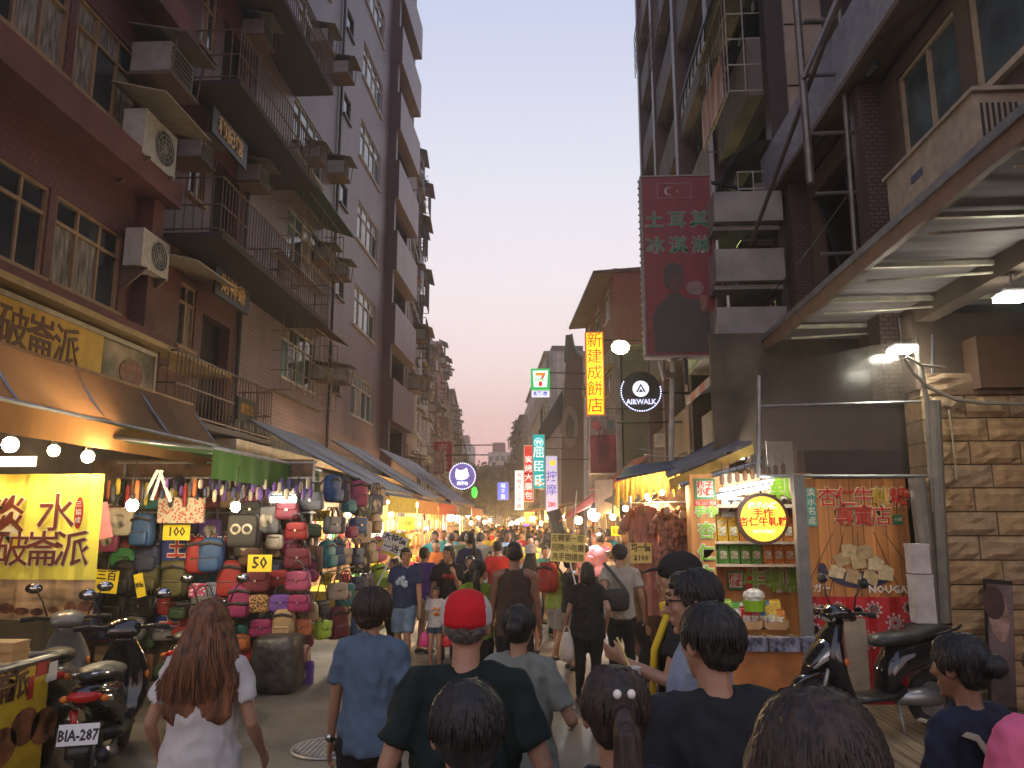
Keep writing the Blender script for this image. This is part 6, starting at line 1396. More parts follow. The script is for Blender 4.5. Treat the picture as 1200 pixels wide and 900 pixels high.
# ---- flat white lamps under the canopy
for (x, y, Y, w, lab) in ((1057,410,8.8,.25,'smaller, farther flat white lamp hanging under the right canopy'),(1187,348,7.2,.25,'larger, nearer flat white lamp hanging under the right canopy')):
    p = atY(x, y, Y); t2 = thing('flat_lamp', lab, 'lamp', tuple(p)); b = MB(); b.box(p, (w,.22,.05)); part('lit_panel', b, emis('panel_glow', (1,.95,.80), 70), t2); b = MB(); b.box(p+Vector((0,0,.038)), (w*.9,.2,.04)); part('heat_sink', b, M_STEEL, t2)
    b = MB(); b.tube([p+Vector((0,0,.05)), p+Vector((0,0,.38))], .012, 5); part('stem', b, M_STEEL, t2)
t2 = thing('cable', 'slack grey cable sagging from the farther flat lamp to the sandstone wall', 'cable', tuple(atY(1062,420,8.7))); b = MB(); b.tube([atY(x, y, 8.7) for x, y in ((1060,420),(1070,437),(1090,455),(1120,468),(1150,472),(1230,474))], .022, 6); part('sheath', b, mat('cable_grey', (.24,.22,.18), .6), t2)
b = MB(); b.tube([atY(x, y, 8.68) for x, y in ((1062,418),(1080,428),(1108,431))], .018, 5); part('branch', b, mat('cable_grey', 0), t2)
b = MB(); b.tube([atY(x, y, 8.8) for x, y in ((1112,480),(1116,510),(1121,562))], .008, 5); solo('hanging_wire', b, mat('wire_pale', (.4,.37,.25), .6), 'thin pale wire hanging down the sandstone wall', 'wire')
# ---- clothes stall and awnings behind the sweet shop
t = thing('clothes_stall', 'clothes stall with a pink dress and dangling garments left of the sweet shop', 'stall', (2, 11.6, 0))
b = MB(); a = atY(738, 560, 12.2); c = atY(812, 700, 12.2); b.bx((a.x,12.2,0),(c.x+.3,12.3,a.z)); part('back_cloth', b, mat('stall_cloth', (.12,.07,.05), .9, var=.6, scale=3), t)
for x in (738, 806):
    b = MB(); q = atY(x, 580, 11.4); b.tube([Vector((q.x,11.4,0)), q], .02, 6); part('pole', b, M_STEEL, t)
b = MB(); q = atY(738, 590, 11.4); q2 = atY(806, 588, 11.4); b.tube([q, q2], .014, 5); part('rail', b, M_STEEL, t)
def garment(px, y0, y1, Y, w, m, lab, grp='garments hung at the clothes stall', kind='dress'):
    a = atY(px, y0, Y); c = atY(px, y1, Y); t2 = thing('hanging_'+kind, lab, kind, tuple(c), 0, grp); b = MB(); H = a.z-c.z; sd = px*.37
    prof = [(0,.28),(.04,.75),(.08,.95),(.2,.86),(.34,.70),(.45,.78),(.7,1.02),(1,1.25)]; nc = 14
    def g(i, j):
        f_, k_ = prof[i]; u = j/nc*2-1; return Vector((a.x+w/2*k_*u+.012*math.sin(sd+f_*7), Y-.035*(1-u*u)+.022*f_*math.sin(u*9+sd)+.01*math.sin(u*21+sd), a.z-H*f_-.02*math.sin(u*5+sd)*(f_ == 1)))
    for i in range(len(prof)-1):
        for j in range(nc): b.add([g(i,j), g(i,j+1), g(i+1,j+1), g(i+1,j)], [(0,1,2,3)])
    part('fabric', b, m, t2, True)
    for sg in (-1, 1):
        b = MB(); b.limb([a+Vector((sg*w*.34,0,-H*.06)), a+Vector((sg*w*.58,-.01,-H*.06-.10)), a+Vector((sg*w*.66,0,-H*.06-.26))], [(.05,.02),(.055,.022),(.06,.02)], 8); part('sleeve', b, m, t2, True)
    b = MB(); b.tube([a+Vector((-w*.3,0,0)), a+Vector((0,0,.05)), a+Vector((w*.3,0,0))], .006, 4); part('hanger', b, ZIP, t2); return t2
garment(756, 592, 722, 11.1, .46, mat('dusty_pink_fabric', (.45,.20,.16), .8, var=.25, scale=6), 'long dusty pink dress hanging behind the 100 price card')
garment(782, 600, 690, 11.0, .36, mat('floral_garment', (.35,.18,.13), .8, var=.8, scale=14), 'brown flowered blouse between the pink dress and the sweet shop')
garment(799, 596, 700, 11.1, .34, mat('maroon_garment', (.20,.09,.075), .8, var=.6, scale=9), 'dark patterned garment beside the orange side board')
garment(742, 600, 690, 11.3, .26, mat('cream_garment', (.45,.36,.27), .8, var=.5, scale=10), 'cream patterned garment at the left end of the clothes rail')
garment(770, 588, 640, 11.6, .36, mat('coral_garment', (.55,.18,.10), .8, var=.4, scale=8), 'coral blouse lit by the bulb above the pink dress')
card(738, 636, 764, 660, 10.85, '均一價\n$100', 'pale yellow card reading 100 pinned on the pink dress', M_CARDP, wide=.9)
card(716, 617, 728, 628, 12.8, '50', 'small yellow price card reading 50 behind the capped man')
for k in range(16):
    p = atY(740+4.6*k, 592+3*math.sin(k*2), 10.9+.5*rnd.random()); cc = ['orange','cream','pink','tan'][k % 4]; bag('pouch', cc, p, '%s trinket pouch glinting above the clothes rail, %s from the left' % (cc, ordn[k]), 'trinket pouches above the clothes rail', R(40*k), .8)
M_SAG = mat('straw_awning', (.40,.28,.08), .8, thru=.4, var=.5, scale=6, stretch=(6,1,1), dirt=.2)
t = thing('fringed_awning', 'drooping straw-coloured fringed awning over the clothes stall', 'awning', (1.9, 10.8, 2.6))
b = MB(); Y_ = 10.8; tops = [(720,566),(740,560),(760,556),(780,552),(798,552)]; n = 40
for i in range(n):
    f0, f1 = i/n*4, (i+1)/n*4
    def tp(f):
        j = min(3, int(f)); u = f-j; return (tops[j][0]*(1-u)+tops[j+1][0]*u, tops[j][1]*(1-u)+tops[j+1][1]*u)
    (xa_, ya_), (xb_, yb_) = tp(f0), tp(f1); d = 25+5*math.sin(i*1.3)
    A, B_, C_, D_ = atY(xa_,ya_,Y_+.3), atY(xb_,yb_,Y_+.3), atY(xb_,yb_+d,Y_+.03*math.sin(i*2.2)), atY(xa_,ya_+d,Y_+.03*math.sin((i-1)*2.2)); b.add([A,B_,C_,D_], [(0,1,2,3)])
part('fringe', b, M_SAG, t, smooth=True)
b = MB(); b.prism([atY(722,563,11.1), atY(800,549,11.1), atY(812,538,13.5), atY(735,548,13.5)], (0,0,.03)); part('roof_sheet', b, mat('blue_tarp', (.05,.07,.12), .6, var=.4), t)
# dark tarp and pink awnings farther back
def tri(name, label, pts, m, cat='awning', th=.03):
    P = [atY(*p) for p in pts]; b = MB(); b.prism(P, (0,0,th)); return solo(name, b, m, label, cat)
tri('tarp', 'dark blue-grey tarp sloping down toward the straw awning', [(708,588,12.2),(738,594,12.0),(880,520,10.6),(872,500,13)], mat('tarp_slate', (.07,.08,.10), .7, var=.3))
tri('pink_awning', 'faded pink awning sloping to the left above the dress stall', [(655,612,17),(700,590,16),(758,535,15.2),(742,540,18)], mat('pink_canvas', (.45,.15,.14), .7, thru=.4, var=.3, dirt=.3))
tri('pink_awning', 'smaller pale pink awning behind the blank grey board', [(690,575,19),(735,572,18),(770,548,17.6),(745,548,20)], mat('pink_canvas_pale', (.50,.24,.20), .7, thru=.4, var=.3, dirt=.3))
a = atY(697, 562, 14); c = atY(719, 602, 14); b = MB(); b.bx((a.x,14,c.z),(c.x,14.06,a.z)); solo('grey_board', b, mat('board_grey', (.25,.235,.22), .8, dirt=.2), 'blank grey board hanging above the bright white bulb', 'board')
t = thing('leaning_post', 'dark slanted post right of the massage sign', 'post', tuple(atY(662,650,20))); b = MB(); b.limb([atY(648,598,20), atY(664,655,20)], [.18,.25], 8); part('trunk_post', b, M_DARK, t)
# striped small roof at the right, under the red sign
t = thing('striped_awning', 'small reddish striped awning edge right of the white pole', 'awning', (2.4, 12, 3.9))
p0, p1 = atY(804,466,14.2), atY(872,404,11.3); n = 11
for k in range(n):
    A = p0.lerp(p1, k/n); B_ = p0.lerp(p1, (k+.92)/n); b = MB(); b.prism([A, B_, B_+Vector((0,0,-.14)), A+Vector((0,0,-.14))], (.03,0,0)); part('stripe', b, mat('stripe_red', (.38,.15,.10), .6) if k % 2 else mat('stripe_pale', (.40,.33,.27), .6), t)
b = MB(); b.prism([p0+Vector((.03,0,0)), p1+Vector((.03,0,0)), p1+Vector((.9,0,.2)), p0+Vector((.9,0,.2))], (0,0,.03)); part('roof_sheet', b, mat('blue_tarp', 0), t)
b = MB(); b.bx((2.75,11.5,2.9),(2.85,14.4,3.9)); part('side_sheet', b, mat('dark_fascia', 0), t)
# stalls deeper on the right
for i, (x0_, x1_, y0, y1, lab) in enumerate(((2.3,3.6,13.2,15.6,'bag and toy stall behind the clothes stall'),(2.2,3.5,16.2,19.4,'dim stall under the pink awnings'),(2.0,3.3,20,24,'food stall right of the yellow board'),(1.9,3.2,24.6,29,'warm-lit stall below the vertical yellow sign'),(1.7,2.9,29.6,32.6,'stall at the foot of the red-roofed house'))):
    far_stall(lab, x0_, x1_, y0, y1, -1, 50+i, CAN[(i+2) % 5], 2.5)
for i, (y0, y1, lab) in enumerate(((34,39,'orange stall beyond the red-roofed house'),(40,46,'second stall beyond the red-roofed house'),(47,55,'bright food stall below the massage sign'),(57,68,'yellow far stall below the teal sign'),(70,92,'farthest stall on the right'))):
    q = bend(1.6, (y0+y1)/2); far_stall(lab, q.x-.8, q.x+1.4, y0, y1, -1, 60+i, CAN[(i) % 5], 2.7)
b = MB(); b.bx((3.4,11,0),(3.5,33,3.0)); solo('arcade_wall', b, mat('arcade_brown', (.09,.06,.045), .85, var=.5, scale=.8), 'dim brown wall behind the right-hand stalls', 'wall')
b = MB(); b.bx((-4.95,13,0),(-4.85,33,2.9)); solo('arcade_wall', b, mat('arcade_brown', 0), 'dim brown wall behind the left-hand stalls', 'wall')
LBR = [(696,603,16,COOL,.12),(733,596,12.6,ORANGE,.045),(718,606,14,WARM,.05),(760,582,11.4,WARM,.05),(775,577,11.3,WHITE,.04),(678,610,21,WARM,.10),(660,607,26,WARM,.07),(624,608,47,WARM,.14),(606,612,60,WARM,.15),(612,609,64,WHITE,.14),(634,613,42,ORANGE,.08),(642,606,38,WARM,.09),(596,616,80,WARM,.2),(600,613,95,WARM,.2),(688,590,24,COOL,.035),(745,602,13,COOL,.035)]
for i, (x, y, Y, k, r) in enumerate(LBR):
    bulb(x, y, Y, k, '%s bulb over the right stalls, %s on the list from near to far' % ({WHITE:'white',COOL:'cool white',WARM:'warm yellow',ORANGE:'orange'}[k], ordn[i]) if False else '%s bulb over the right stalls %s' % ({WHITE:'white',COOL:'cool white',WARM:'warm yellow',ORANGE:'orange'}[k], ['under the blank grey board','right of the capped man','left of the pink dress','above the pink dress','right above the trinket pouches','left of the brightest one','behind the slanted post','below the teal sign','at the far bend','beside the far shop front','below the massage sign','below the brick gable','near the dark trees, nearer one','near the dark trees, farther one','above the pink awning','behind the cream garment'][i]), 'bulbs over the right stalls', r, .2)
# handwritten pale yellow board on a stick
t = thing('hand_board', 'pale yellow handwritten board on a thin pole above the crowd', 'board', tuple(atY(666,700,9.9)))
a = atY(645, 626, 9.9); c = atY(686, 659, 9.9); ce = (a+c)/2; b = MB(); Rm = Matrix.Rotation(R(3),3,'Y'); b.box(ce, (c.x-a.x,.012,a.z-c.z), Rm); part('board_face', b, M_CARDP, t)
for i, l in enumerate(('左轉第一間','招牌小吃攤','洗手間請進')): text(l, .095, M_INK, t, MF(ce+Vector((0,-.009,.115-.115*i)), (0,-1,0), Rm @ Vector((0,0,1))), ext=.002, wide=.85)
b = MB(); b.tube([atY(672,628,9.93), atY(676,575,9.93)], .008, 4); part('wire', b, M_PAPER, t)
b = MB(); b.tube([atY(668,659,9.93), atY(677,695,9.93)], .011, 5); part('stick', b, M_PAPER, t)
# ================================================================== hanging and lit signs
def led(name, col, e=1.0, base=None): return mat(name, base or col, var=0, emit=e, ecol=col, rough=.5)
def bracket(t, p, q, r=.02):
    b = MB(); b.tube([p, q], r, 5); part('bracket', b, M_DARK, t)
# big red ice cream sign
Y_ = 13.2; a = atY(751.5, 208, Y_); c = atY(841, 416, Y_); cx, cz = (a.x+c.x)/2, (a.z+c.z)/2; W_, H_ = c.x-a.x, a.z-c.z
t = thing('ice_cream_sign', 'big dark red hanging sign with green characters and a printed vendor holding an ice cream', 'shop sign', (cx, Y_, c.z))
b = MB(); b.bx((a.x,Y_,c.z),(c.x,Y_+.22,a.z)); part('panel', b, mat('sign_dark_red', (.19,.017,.024), .5, dirt=.15), t)
for q in (((a.x-.03,Y_-.015,c.z-.03),(a.x,Y_+.235,a.z+.03)),((c.x,Y_-.015,c.z-.03),(c.x+.03,Y_+.235,a.z+.03)),((a.x,Y_-.015,a.z),(c.x,Y_+.235,a.z+.03)),((a.x,Y_-.015,c.z-.03),(c.x,Y_+.235,c.z))):
    b = MB(); b.bx(*q); part('frame', b, mat('sign_frame_grey', (.22,.20,.19), .5, dirt=.2), t)
M_SG = mat('sign_green', (.045,.19,.11), .5); M_SP = mat('sign_pinkish', (.42,.30,.28), .5)
for i, row in enumerate(('土耳其','冰淇淋')):
    for j, ch in enumerate(row): otext(ch, .33, M_SG, M_SP, t, MF(Vector((cx+(j-1)*W_*.33, Y_-.006, a.z-H_*(.255+.145*i))), (0,-1,0)), bold=.015, ob=.04, ext=.003)
fx, fz = cx-.02*W_, a.z-H_*.085; b = MB()
for p, q in (((-.3,.15),(.3,.15)),((.3,.15),(.3,-.13)),((.3,-.13),(-.3,-.13)),((-.3,-.13),(-.3,.15))): b.tube([(fx+p[0],Y_-.006,fz+p[1]),(fx+q[0],Y_-.006,fz+q[1])], .007, 4)
part('flag_outline', b, M_SP, t)
b = MB(); pts = []
for k in range(15): an = R(50+260*k/14); pts.append(Vector((fx-.1+.085*math.cos(an),Y_-.01,fz+.085*math.sin(an))))
for k in range(15): an = R(310-260*k/14+0); pts.append(Vector((fx-.075+.066*math.cos(R(56+248*(14-k)/14)),Y_-.01,fz+.066*math.sin(R(56+248*(14-k)/14)))))
b.prism(pts, (0,.006,0)); part('crescent', b, M_SP, t)
b = MB(); b.prism([Vector((fx+.05+(.034 if k % 2 == 0 else .014)*math.cos(R(90+36*k)),Y_-.01,fz+(.034 if k % 2 == 0 else .014)*math.sin(R(90+36*k)))) for k in range(10)], (0,.006,0)); part('star', b, M_SP, t)
def flat(t, pts, m, name, y=-.008, th=.006):
    b = MB(); b.prism([Vector((a.x+W_*u, Y_+y, a.z-H_*v)) for u, v in pts], (0,th,0)); return part(name, b, m, t)
def ovalp(u, v, ru, rv, n=20, a0=0): return [(u+ru*math.cos(2*math.pi*k/n+a0), v+rv*math.sin(2*math.pi*k/n+a0)) for k in range(n)]
M_PR1 = mat('print_dark', (.045,.035,.032), .5); 
flat(t, [(.12,.985),(.10,.80),(.16,.73),(.30,.69),(.36,.66),(.50,.66),(.58,.69),(.80,.70),(.97,.80),(.99,.985)], M_PR1, 'printed_coat')
flat(t, ovalp(.44,.58,.125,.075), mat('print_skin_dim', (.09,.035,.03), .5), 'printed_face', -.014)
flat(t, [(.27,.60),(.28,.53),(.36,.495),(.48,.495),(.56,.53),(.54,.55),(.42,.545),(.36,.57),(.36,.62),(.32,.63)], M_PR1, 'printed_hair', -.02)
flat(t, ovalp(.72,.635,.13,.04), mat('print_cream', (.20,.13,.11), .5), 'printed_ice_cream', -.014)
flat(t, [(.78,.67),(.90,.68),(.86,.76),(.80,.76)], mat('print_cone', (.22,.10,.07), .5), 'printed_cone', -.018)
for k in range(26):
    b = MB(); p = Vector((a.x-.05, Y_+.05, a.z-.06-k*(H_-.1)/25)); ico(b, p, .024, 6, 4); part('bulb', b, mat('dull_bulb', (.45,.42,.36), .3), t)
bracket(t, (cx+.3,Y_+.1,a.z+.0), (3.85,Y_+.2,a.z-.25), .035); bracket(t, (cx-.3,Y_+.1,a.z), (cx-.1,Y_+1.2,a.z+.45), .015)
for dx in (.1,.55): bracket(t, (c.x-dx,Y_+.1,c.z-.03), (c.x-dx+.0,Y_+.1,c.z-.5), .035)
# white service pole
t = thing('service_pole', 'slender white pole with a bracket below the big red sign', 'pole', (atY(788,600,13.4).x, 13.4, 0)); p = atY(788, 424, 13.4); q = atY(786, 560, 13.4); b = MB(); b.tube([Vector((q.x,13.4,0)), q, p, p+Vector((-.12,0,.12))], .045, 8); part('pole', b, mat('pole_white', (.5,.48,.42), .5, dirt=.3), t)
p = atY(785, 440, 13.35); b = MB(); b.tube([p+Vector((-.12,0,-.1)), p+Vector((-.2,-.05,.25))], .02, 5); part('arm', b, M_WHITE, t); b = MB(); b.box(p+Vector((0,0,0)), (.2,.12,.1)); part('clamp', b, M_RUST, t)
p = atY(773, 516, 13.3); b = MB(); b.box(p, (.17,.1,.22)); t2 = solo('meter_box', b, mat('box_cream', (.55,.47,.28), .5), 'small cream meter box left of the white pole', 'box')
# bright street lamp
p = atY(727, 407, 19); t = thing('flood_lamp', 'very bright greenish-yellow flood lamp beside the vertical yellow sign', 'lamp', tuple(p)); b = MB(); b.ell(p, (.22,.12,.17), 12, 8); part('lens', b, emis('flood_glow', (.85,1,.35), 150), t, True)
b = MB(); b.box(p+Vector((0,.16,.05)), (.34,.16,.30)); part('housing', b, M_DARK, t); b = MB(); b.tube([p+Vector((.1,.2,.1)), p+Vector((1.2,.6,.1))], .03, 5); part('arm', b, M_DARK, t)
# vertical yellow lit sign
Y_ = 20.0; a = atY(685.5, 389, Y_); c = atY(709, 487, Y_); t = thing('lit_sign', 'tall glowing yellow sign with red handwritten-style characters', 'shop sign', ((a.x+c.x)/2, Y_, c.z))
b = MB(); b.bx((a.x,Y_,c.z),(c.x,Y_+.2,a.z)); part('box', b, mat('sign_red_edge', (.5,.06,.02), .5, emit=.25, ecol=(1,.2,.03), var=0), t)
b = MB(); b.bx((a.x+.035,Y_-.012,c.z+.035),(c.x-.035,Y_-.002,a.z-.035)); part('lit_face', b, led('lit_yellow', (1,.66,.015), .95, (.5,.35,.02)), t)
for i, ch in enumerate('新建成餅店'): text(ch, .42, led('lit_red', (.6,.04,.0), .5, (.4,.02,.01)), t, MF(Vector(((a.x+c.x)/2, Y_-.02, a.z-(a.z-c.z)*(.115+.193*i))), (0,-1,0)), ext=.004, bold=0)
bracket(t, (c.x,Y_+.1,a.z-.2), (c.x+1.6,Y_+.3,a.z-.2)); bracket(t, (c.x,Y_+.1,c.z+.2), (c.x+1.6,Y_+.3,c.z+.2))
# round black sign with dotted ring
def ring_dots(t, p, r, n, m, rr, a0=0, a1=360):
    for k in range(n):
        an = R(a0+(a1-a0)*k/n); b = MB(); ico(b, p+Vector((r*math.cos(an), -.03, r*math.sin(an))), rr, 6, 4); part('ring_bulb', b, m, t)
Y_ = 15.5; p = atY(751, 459, Y_); t = thing('round_sign', 'round black shop sign with a white emblem disc and a dotted light ring', 'shop sign', (p.x, Y_, p.z-.45))
b = MB(); b.disc(p+Vector((0,.08,0)), .42, (0,1,0), .14, 40); part('disc', b, mat('sign_black', (.03,.035,.035), .4), t)
b = MB(); b.disc(p+Vector((0,0,.06)), .165, (0,1,0), .02, 28); part('emblem_disc', b, led('lit_white', (.85,.88,1), .95, (.6,.6,.6)), t)
Mn = mat('emblem_navy', (.02,.03,.12), .5); q = p+Vector((0,-.016,.06))
for pts in (((-.10,-.07),(-.06,-.07),(.0,.055),(.0,.11)),((.10,-.07),(.06,-.07),(.0,.055),(.0,.11)),((-.045,-.07),(.045,-.07),(.0,.0))):
    b = MB(); b.prism([q+Vector((x,0,z)) for x, z in pts], (0,.006,0)); part('emblem_stroke', b, Mn, t)
text('AIRWALK', .145, led('lit_blue_white', (.65,.72,1), .9, (.5,.5,.6)), t, MF(p+Vector((0,-.0,-.21)), (0,-1,0)), bold=.03, ext=.008, wide=.95)
ring_dots(t, p, .40, 34, led('dot_blue', (.6,.65,1), 2.2, (.5,.5,.6)), .014, 150, 380); bracket(t, p+Vector((.3,.1,0)), p+Vector((2,.4,.0)), .03)
# convenience store sign
Y_ = 33; a = atY(622, 432, Y_); c = atY(644.5, 456.5, Y_); p = (a+c)/2; w = (c.x-a.x); h = a.z-c.z
t = thing('store_sign', 'square green and white lit sign with an orange and red numeral, high over the street', 'shop sign', (p.x, Y_, c.z))
b = MB(); b.box(p+Vector((0,.1,0)), (w,.2,h)); part('box', b, led('lit_green', (.02,.50,.12), .8, (.02,.3,.08)), t)
b = MB(); b.prism([p+Vector((x*w,-.012,z*h)) for x, z in ((-.40,.40),(.40,.40),(.34,-.38),(-.34,-.38))], (0,.01,0)); part('lit_face', b, led('lit_plain_white', (.9,.95,.88), .95, (.7,.7,.7)), t)
for pts, m, nm in ((((-.25,.30),(.26,.30),(.26,.22),(.22,.16),(-.25,.16)), led('lit_orange', (1,.30,.03), .8), 'numeral_bar'), (((.26,.30),(.26,.20),(.12,.0),(-.02,-.06),(.10,.16),(.14,.22)), led('lit_crimson', (.85,.03,.03), .7), 'numeral_stroke'), (((-.08,-.12),(.10,-.12),(.08,-.34),(-.08,-.34)), led('lit_crimson', 0), 'numeral_foot')):
    b = MB(); b.prism([p+Vector((x*w,-.024,z*h)) for x, z in pts], (0,.008,0)); part(nm, b, m, t)
text('ELEVEN', .17, led('lit_green', 0), t, MF(p+Vector((0,-.026,-.03*h-.0)), (0,-1,0)), bold=.02, ext=.003, wide=.85)
a2 = atY(623, 458, Y_); c2 = atY(644, 465, Y_); b = MB(); b.bx((a2.x,Y_,c2.z),(c2.x,Y_+.1,a2.z)); part('lower_panel', b, led('lit_pale_blue', (.75,.80,.95), .85), t); text('新雅店', .2, led('lit_indigo', (.12,.12,.5), .5), t, MF(Vector(((a2.x+c2.x)/2,Y_-.01,(a2.z+c2.z)/2)), (0,-1,0)), ext=.003, bold=.03)
for z in (.32,-.05*0-.42): bracket(t, p+Vector((w*.5,.1,z*h)), p+Vector((2.4,.4,z*h)), .03)
# hanging vertical signs far right: (x0,y0,x1,y1,Y)
def vsign(x0, y0, x1, y1, Y, name, label, face, chars, ink, edge=None, size=None, top=.06, sp=None, e=None, two=False):
    a = atY(x0, y0, Y); c = atY(x1, y1, Y); cx = (a.x+c.x)/2; t = thing(name, label, 'shop sign', (cx, Y, c.z)); b = MB(); b.bx((a.x,Y,c.z),(c.x,Y+.2,a.z)); part('box', b, edge or M_STEEL, t)
    b = MB(); b.bx((a.x+.02,Y-.012,c.z+.02),(c.x-.02,Y-.002,a.z-.02)); part('lit_face', b, face, t)
    n = len(chars); H = a.z-c.z; W = c.x-a.x; s = size or min(W*.85, H*(1-top)/n*.88)
    for i, ch in enumerate(chars):
        if ch != ' ': text(ch, s, ink, t, MF(Vector((cx, Y-.02, a.z-H*(top+(1-top-.02)*(i+.5)/n))), (0,-1,0)), ext=.004, bold=.005)
    b = MB(); b.tube([(c.x,Y+.1,a.z-.15),(c.x+1.5,Y+.1,a.z-.15)], .02, 4); part('bracket', b, M_DARK, t); return t, a, c
t, a, c = vsign(624, 509, 639, 573, 36, 'pharmacy_sign', 'teal vertical lit sign with white characters and a small flower', led('lit_teal', (.0,.42,.42), .75), '屈臣氏', led('lit_plain_white', 0), top=.22, size=.55)
p = Vector(((a.x+c.x)/2, 36-.03, a.z-.38))
text('W', .3, led('lit_plain_white', 0), t, MF(p, (0,-1,0)), bold=.04, ext=.004); b = MB()
for k in range(20): a0, a1 = 2*math.pi*k/20, 2*math.pi*(k+1)/20; b.tube([p+Vector((.2*math.cos(a0),0,.2*math.sin(a0))), p+Vector((.2*math.cos(a1),0,.2*math.sin(a1)))], .014, 4)
part('emblem_ring', b, led('lit_plain_white', 0), t)
p = Vector(((a.x+c.x)/2, 36-.03, c.z+.28))
for k in range(6): b = MB(); b.disc(p+Vector((.10*math.cos(k*math.pi/3),0,.10*math.sin(k*math.pi/3))), .06, (0,1,0), .01, 8); part('petal', b, led('lit_plain_white' if k % 2 else 'lit_orange', 0), t)
vsign(614, 522, 625, 588, 38, 'red_sign', 'red vertical sign with pale characters behind the teal one', led('lit_soft_red', (.75,.05,.035), .6), '炭烤大腸包', led('lit_plain_white', 0), led('edge_pale', (.9,.8,.5), .5), top=.18)
vsign(603, 551, 614, 598, 37, 'white_sign', 'narrow white vertical sign with red characters, left of the red one', led('lit_plain_white', 0), '現做手工芋圓', led('lit_crimson', 0), size=.24)
t, a, c = vsign(639, 534, 654, 600, 32, 'massage_sign', 'pale lilac vertical sign reading massage in blue with a red 280', led('lit_lilac', (.55,.55,.85), .55), ' 按摩 ', led('lit_indigo', 0), top=.02, size=.46)
text('280', .27, led('lit_crimson', 0), t, MF(Vector(((a.x+c.x)/2, 31.97, c.z+.30)), (0,-1,0)), ext=.004, bold=.04, wide=.8)
b = MB(); b.ell((a.x+.3,31.97,a.z-.3), (.13,.012,.12), 12, 8); part('emblem', b, led('lit_lemon', (.8,.7,.05), .6), t)
vsign(583, 565, 596, 586, 60, 'blue_sign', 'small blue-framed white sign hanging over the dark trees', led('lit_deep_blue', (.12,.18,.85), .9), '福子園', led('lit_plain_white', 0))
b = MB(); p = atY(556, 577, 44); b.ell(p, (.17,.1,.32), 10, 8); solo('green_light', b, led('lit_bright_green', (.05,.9,.08), 1.2), 'small bright green lit sign under the round bear sign', 'lamp')
# round bear sign
Y_ = 25; p = atY(542, 558, Y_); t = thing('round_sign', 'round violet sign with a white bear face and a ring of white lights', 'shop sign', (p.x, Y_, p.z-.45)); b = MB(); b.disc(p+Vector((0,.06,0)), .43, (0,1,0), .1, 36); part('disc', b, led('lit_violet', (.16,.13,.42), .5), t)
Wm = led('lit_cool_white', (.85,.88,1), 1.4); b = MB(); b.prism([p+Vector((x,-.004,z)) for x, z in ((-.20,-.10),(-.24,.02),(-.21,.25),(-.11,.19),(.02,.20),(.14,.27),(.17,.14),(.22,.02),(.14,-.08),(-.02,-.13))], (0,.008,0)); part('bear_face', b, Wm, t)
for x, z in ((-.10,.07),(.06,.07),(-.02,.0)): b = MB(); b.disc(p+Vector((x,-.012,z)), .024, (0,1,0), .008, 8); part('bear_eye' if z > .05 else 'bear_nose', b, led('lit_violet', 0), t)
text('熊手包', .12, Wm, t, MF(p+Vector((0,-.01,-.24)), (0,-1,0)), bold=.03); ring_dots(t, p, .42, 40, Wm, .02)
# left vertical signs
vsign(508, 517, 530, 553, 29, 'red_sign', 'dull red vertical sign with faded characters beyond the mauve block', mat('dull_red_sign', (.28,.03,.04), .6), '老街', mat('faded_lettering', (.45,.30,.28), .6))
vsign(508, 528, 521, 556, 26.5, 'ochre_sign', 'small ochre panel sign in front of the dull red sign', mat('ochre_panel', (.32,.20,.08), .6, var=.4), '魚酥', mat('faded_lettering', 0))
# faded sign under the yellow one
t, a, c = vsign(690, 487, 724, 555, 17.5, 'faded_sign', 'faded maroon and grey banner below the glowing yellow sign', mat('faded_maroon', (.20,.045,.07), .7, var=.3, scale=3), ' 傳統老餅 ', mat('faded_violet', (.07,.03,.06), .7), size=.30)
b = MB(); b.bx((a.x+.02,17.48,a.z-.45),(c.x-.02,17.487,a.z-.02)); part('upper_panel', b, mat('faded_grey', (.20,.17,.18), .7, var=.3), t)
for s_, cc in ((-.15,'faded_pink'),(.17,'faded_teal')): b = MB(); b.ell(((a.x+c.x)/2+s_,17.47,a.z-.23), (.09,.006,.11), 10, 6); part('printed_motif', b, mat(cc, (.35,.09,.12) if s_ < 0 else (.07,.16,.17), .7), t)
# small far shop boxes
for i, (x0, y0, x1, y1, Y, cl_, lab) in enumerate(((613,614,620,622,55,(.35,.08,.8),'small violet lit box sign in the far right stalls'),(629,616,636,624,50,(.9,.95,.9),'small white and green lit box sign in the far right stalls'),(600,618,612,623,70,(1,.75,.4),'warm lit far shop front at the bend'),(545,596,556,604,48,(.6,.75,1),'small bluish lit sign in the far left stalls'),(648,618,654,630,30,(1,.35,.03),'small orange lit sign above the hatted woman'),(638,598,650,612,40,(.9,.75,.3),'yellow lit stall board below the massage sign'),(614,600,628,612,52,(.95,.55,.1),'orange lit stall board below the teal sign'))):
    a = atY(x0, y0, Y); c = atY(x1, y1, Y); b = MB(); b.bx((a.x,Y,c.z),(c.x,Y+.15,a.z)); solo('lit_box', b, led('lit_box_'+['violet','white','warm','blue','orange','yellow','amber'][i], cl_, 1.1), lab, 'lit sign')
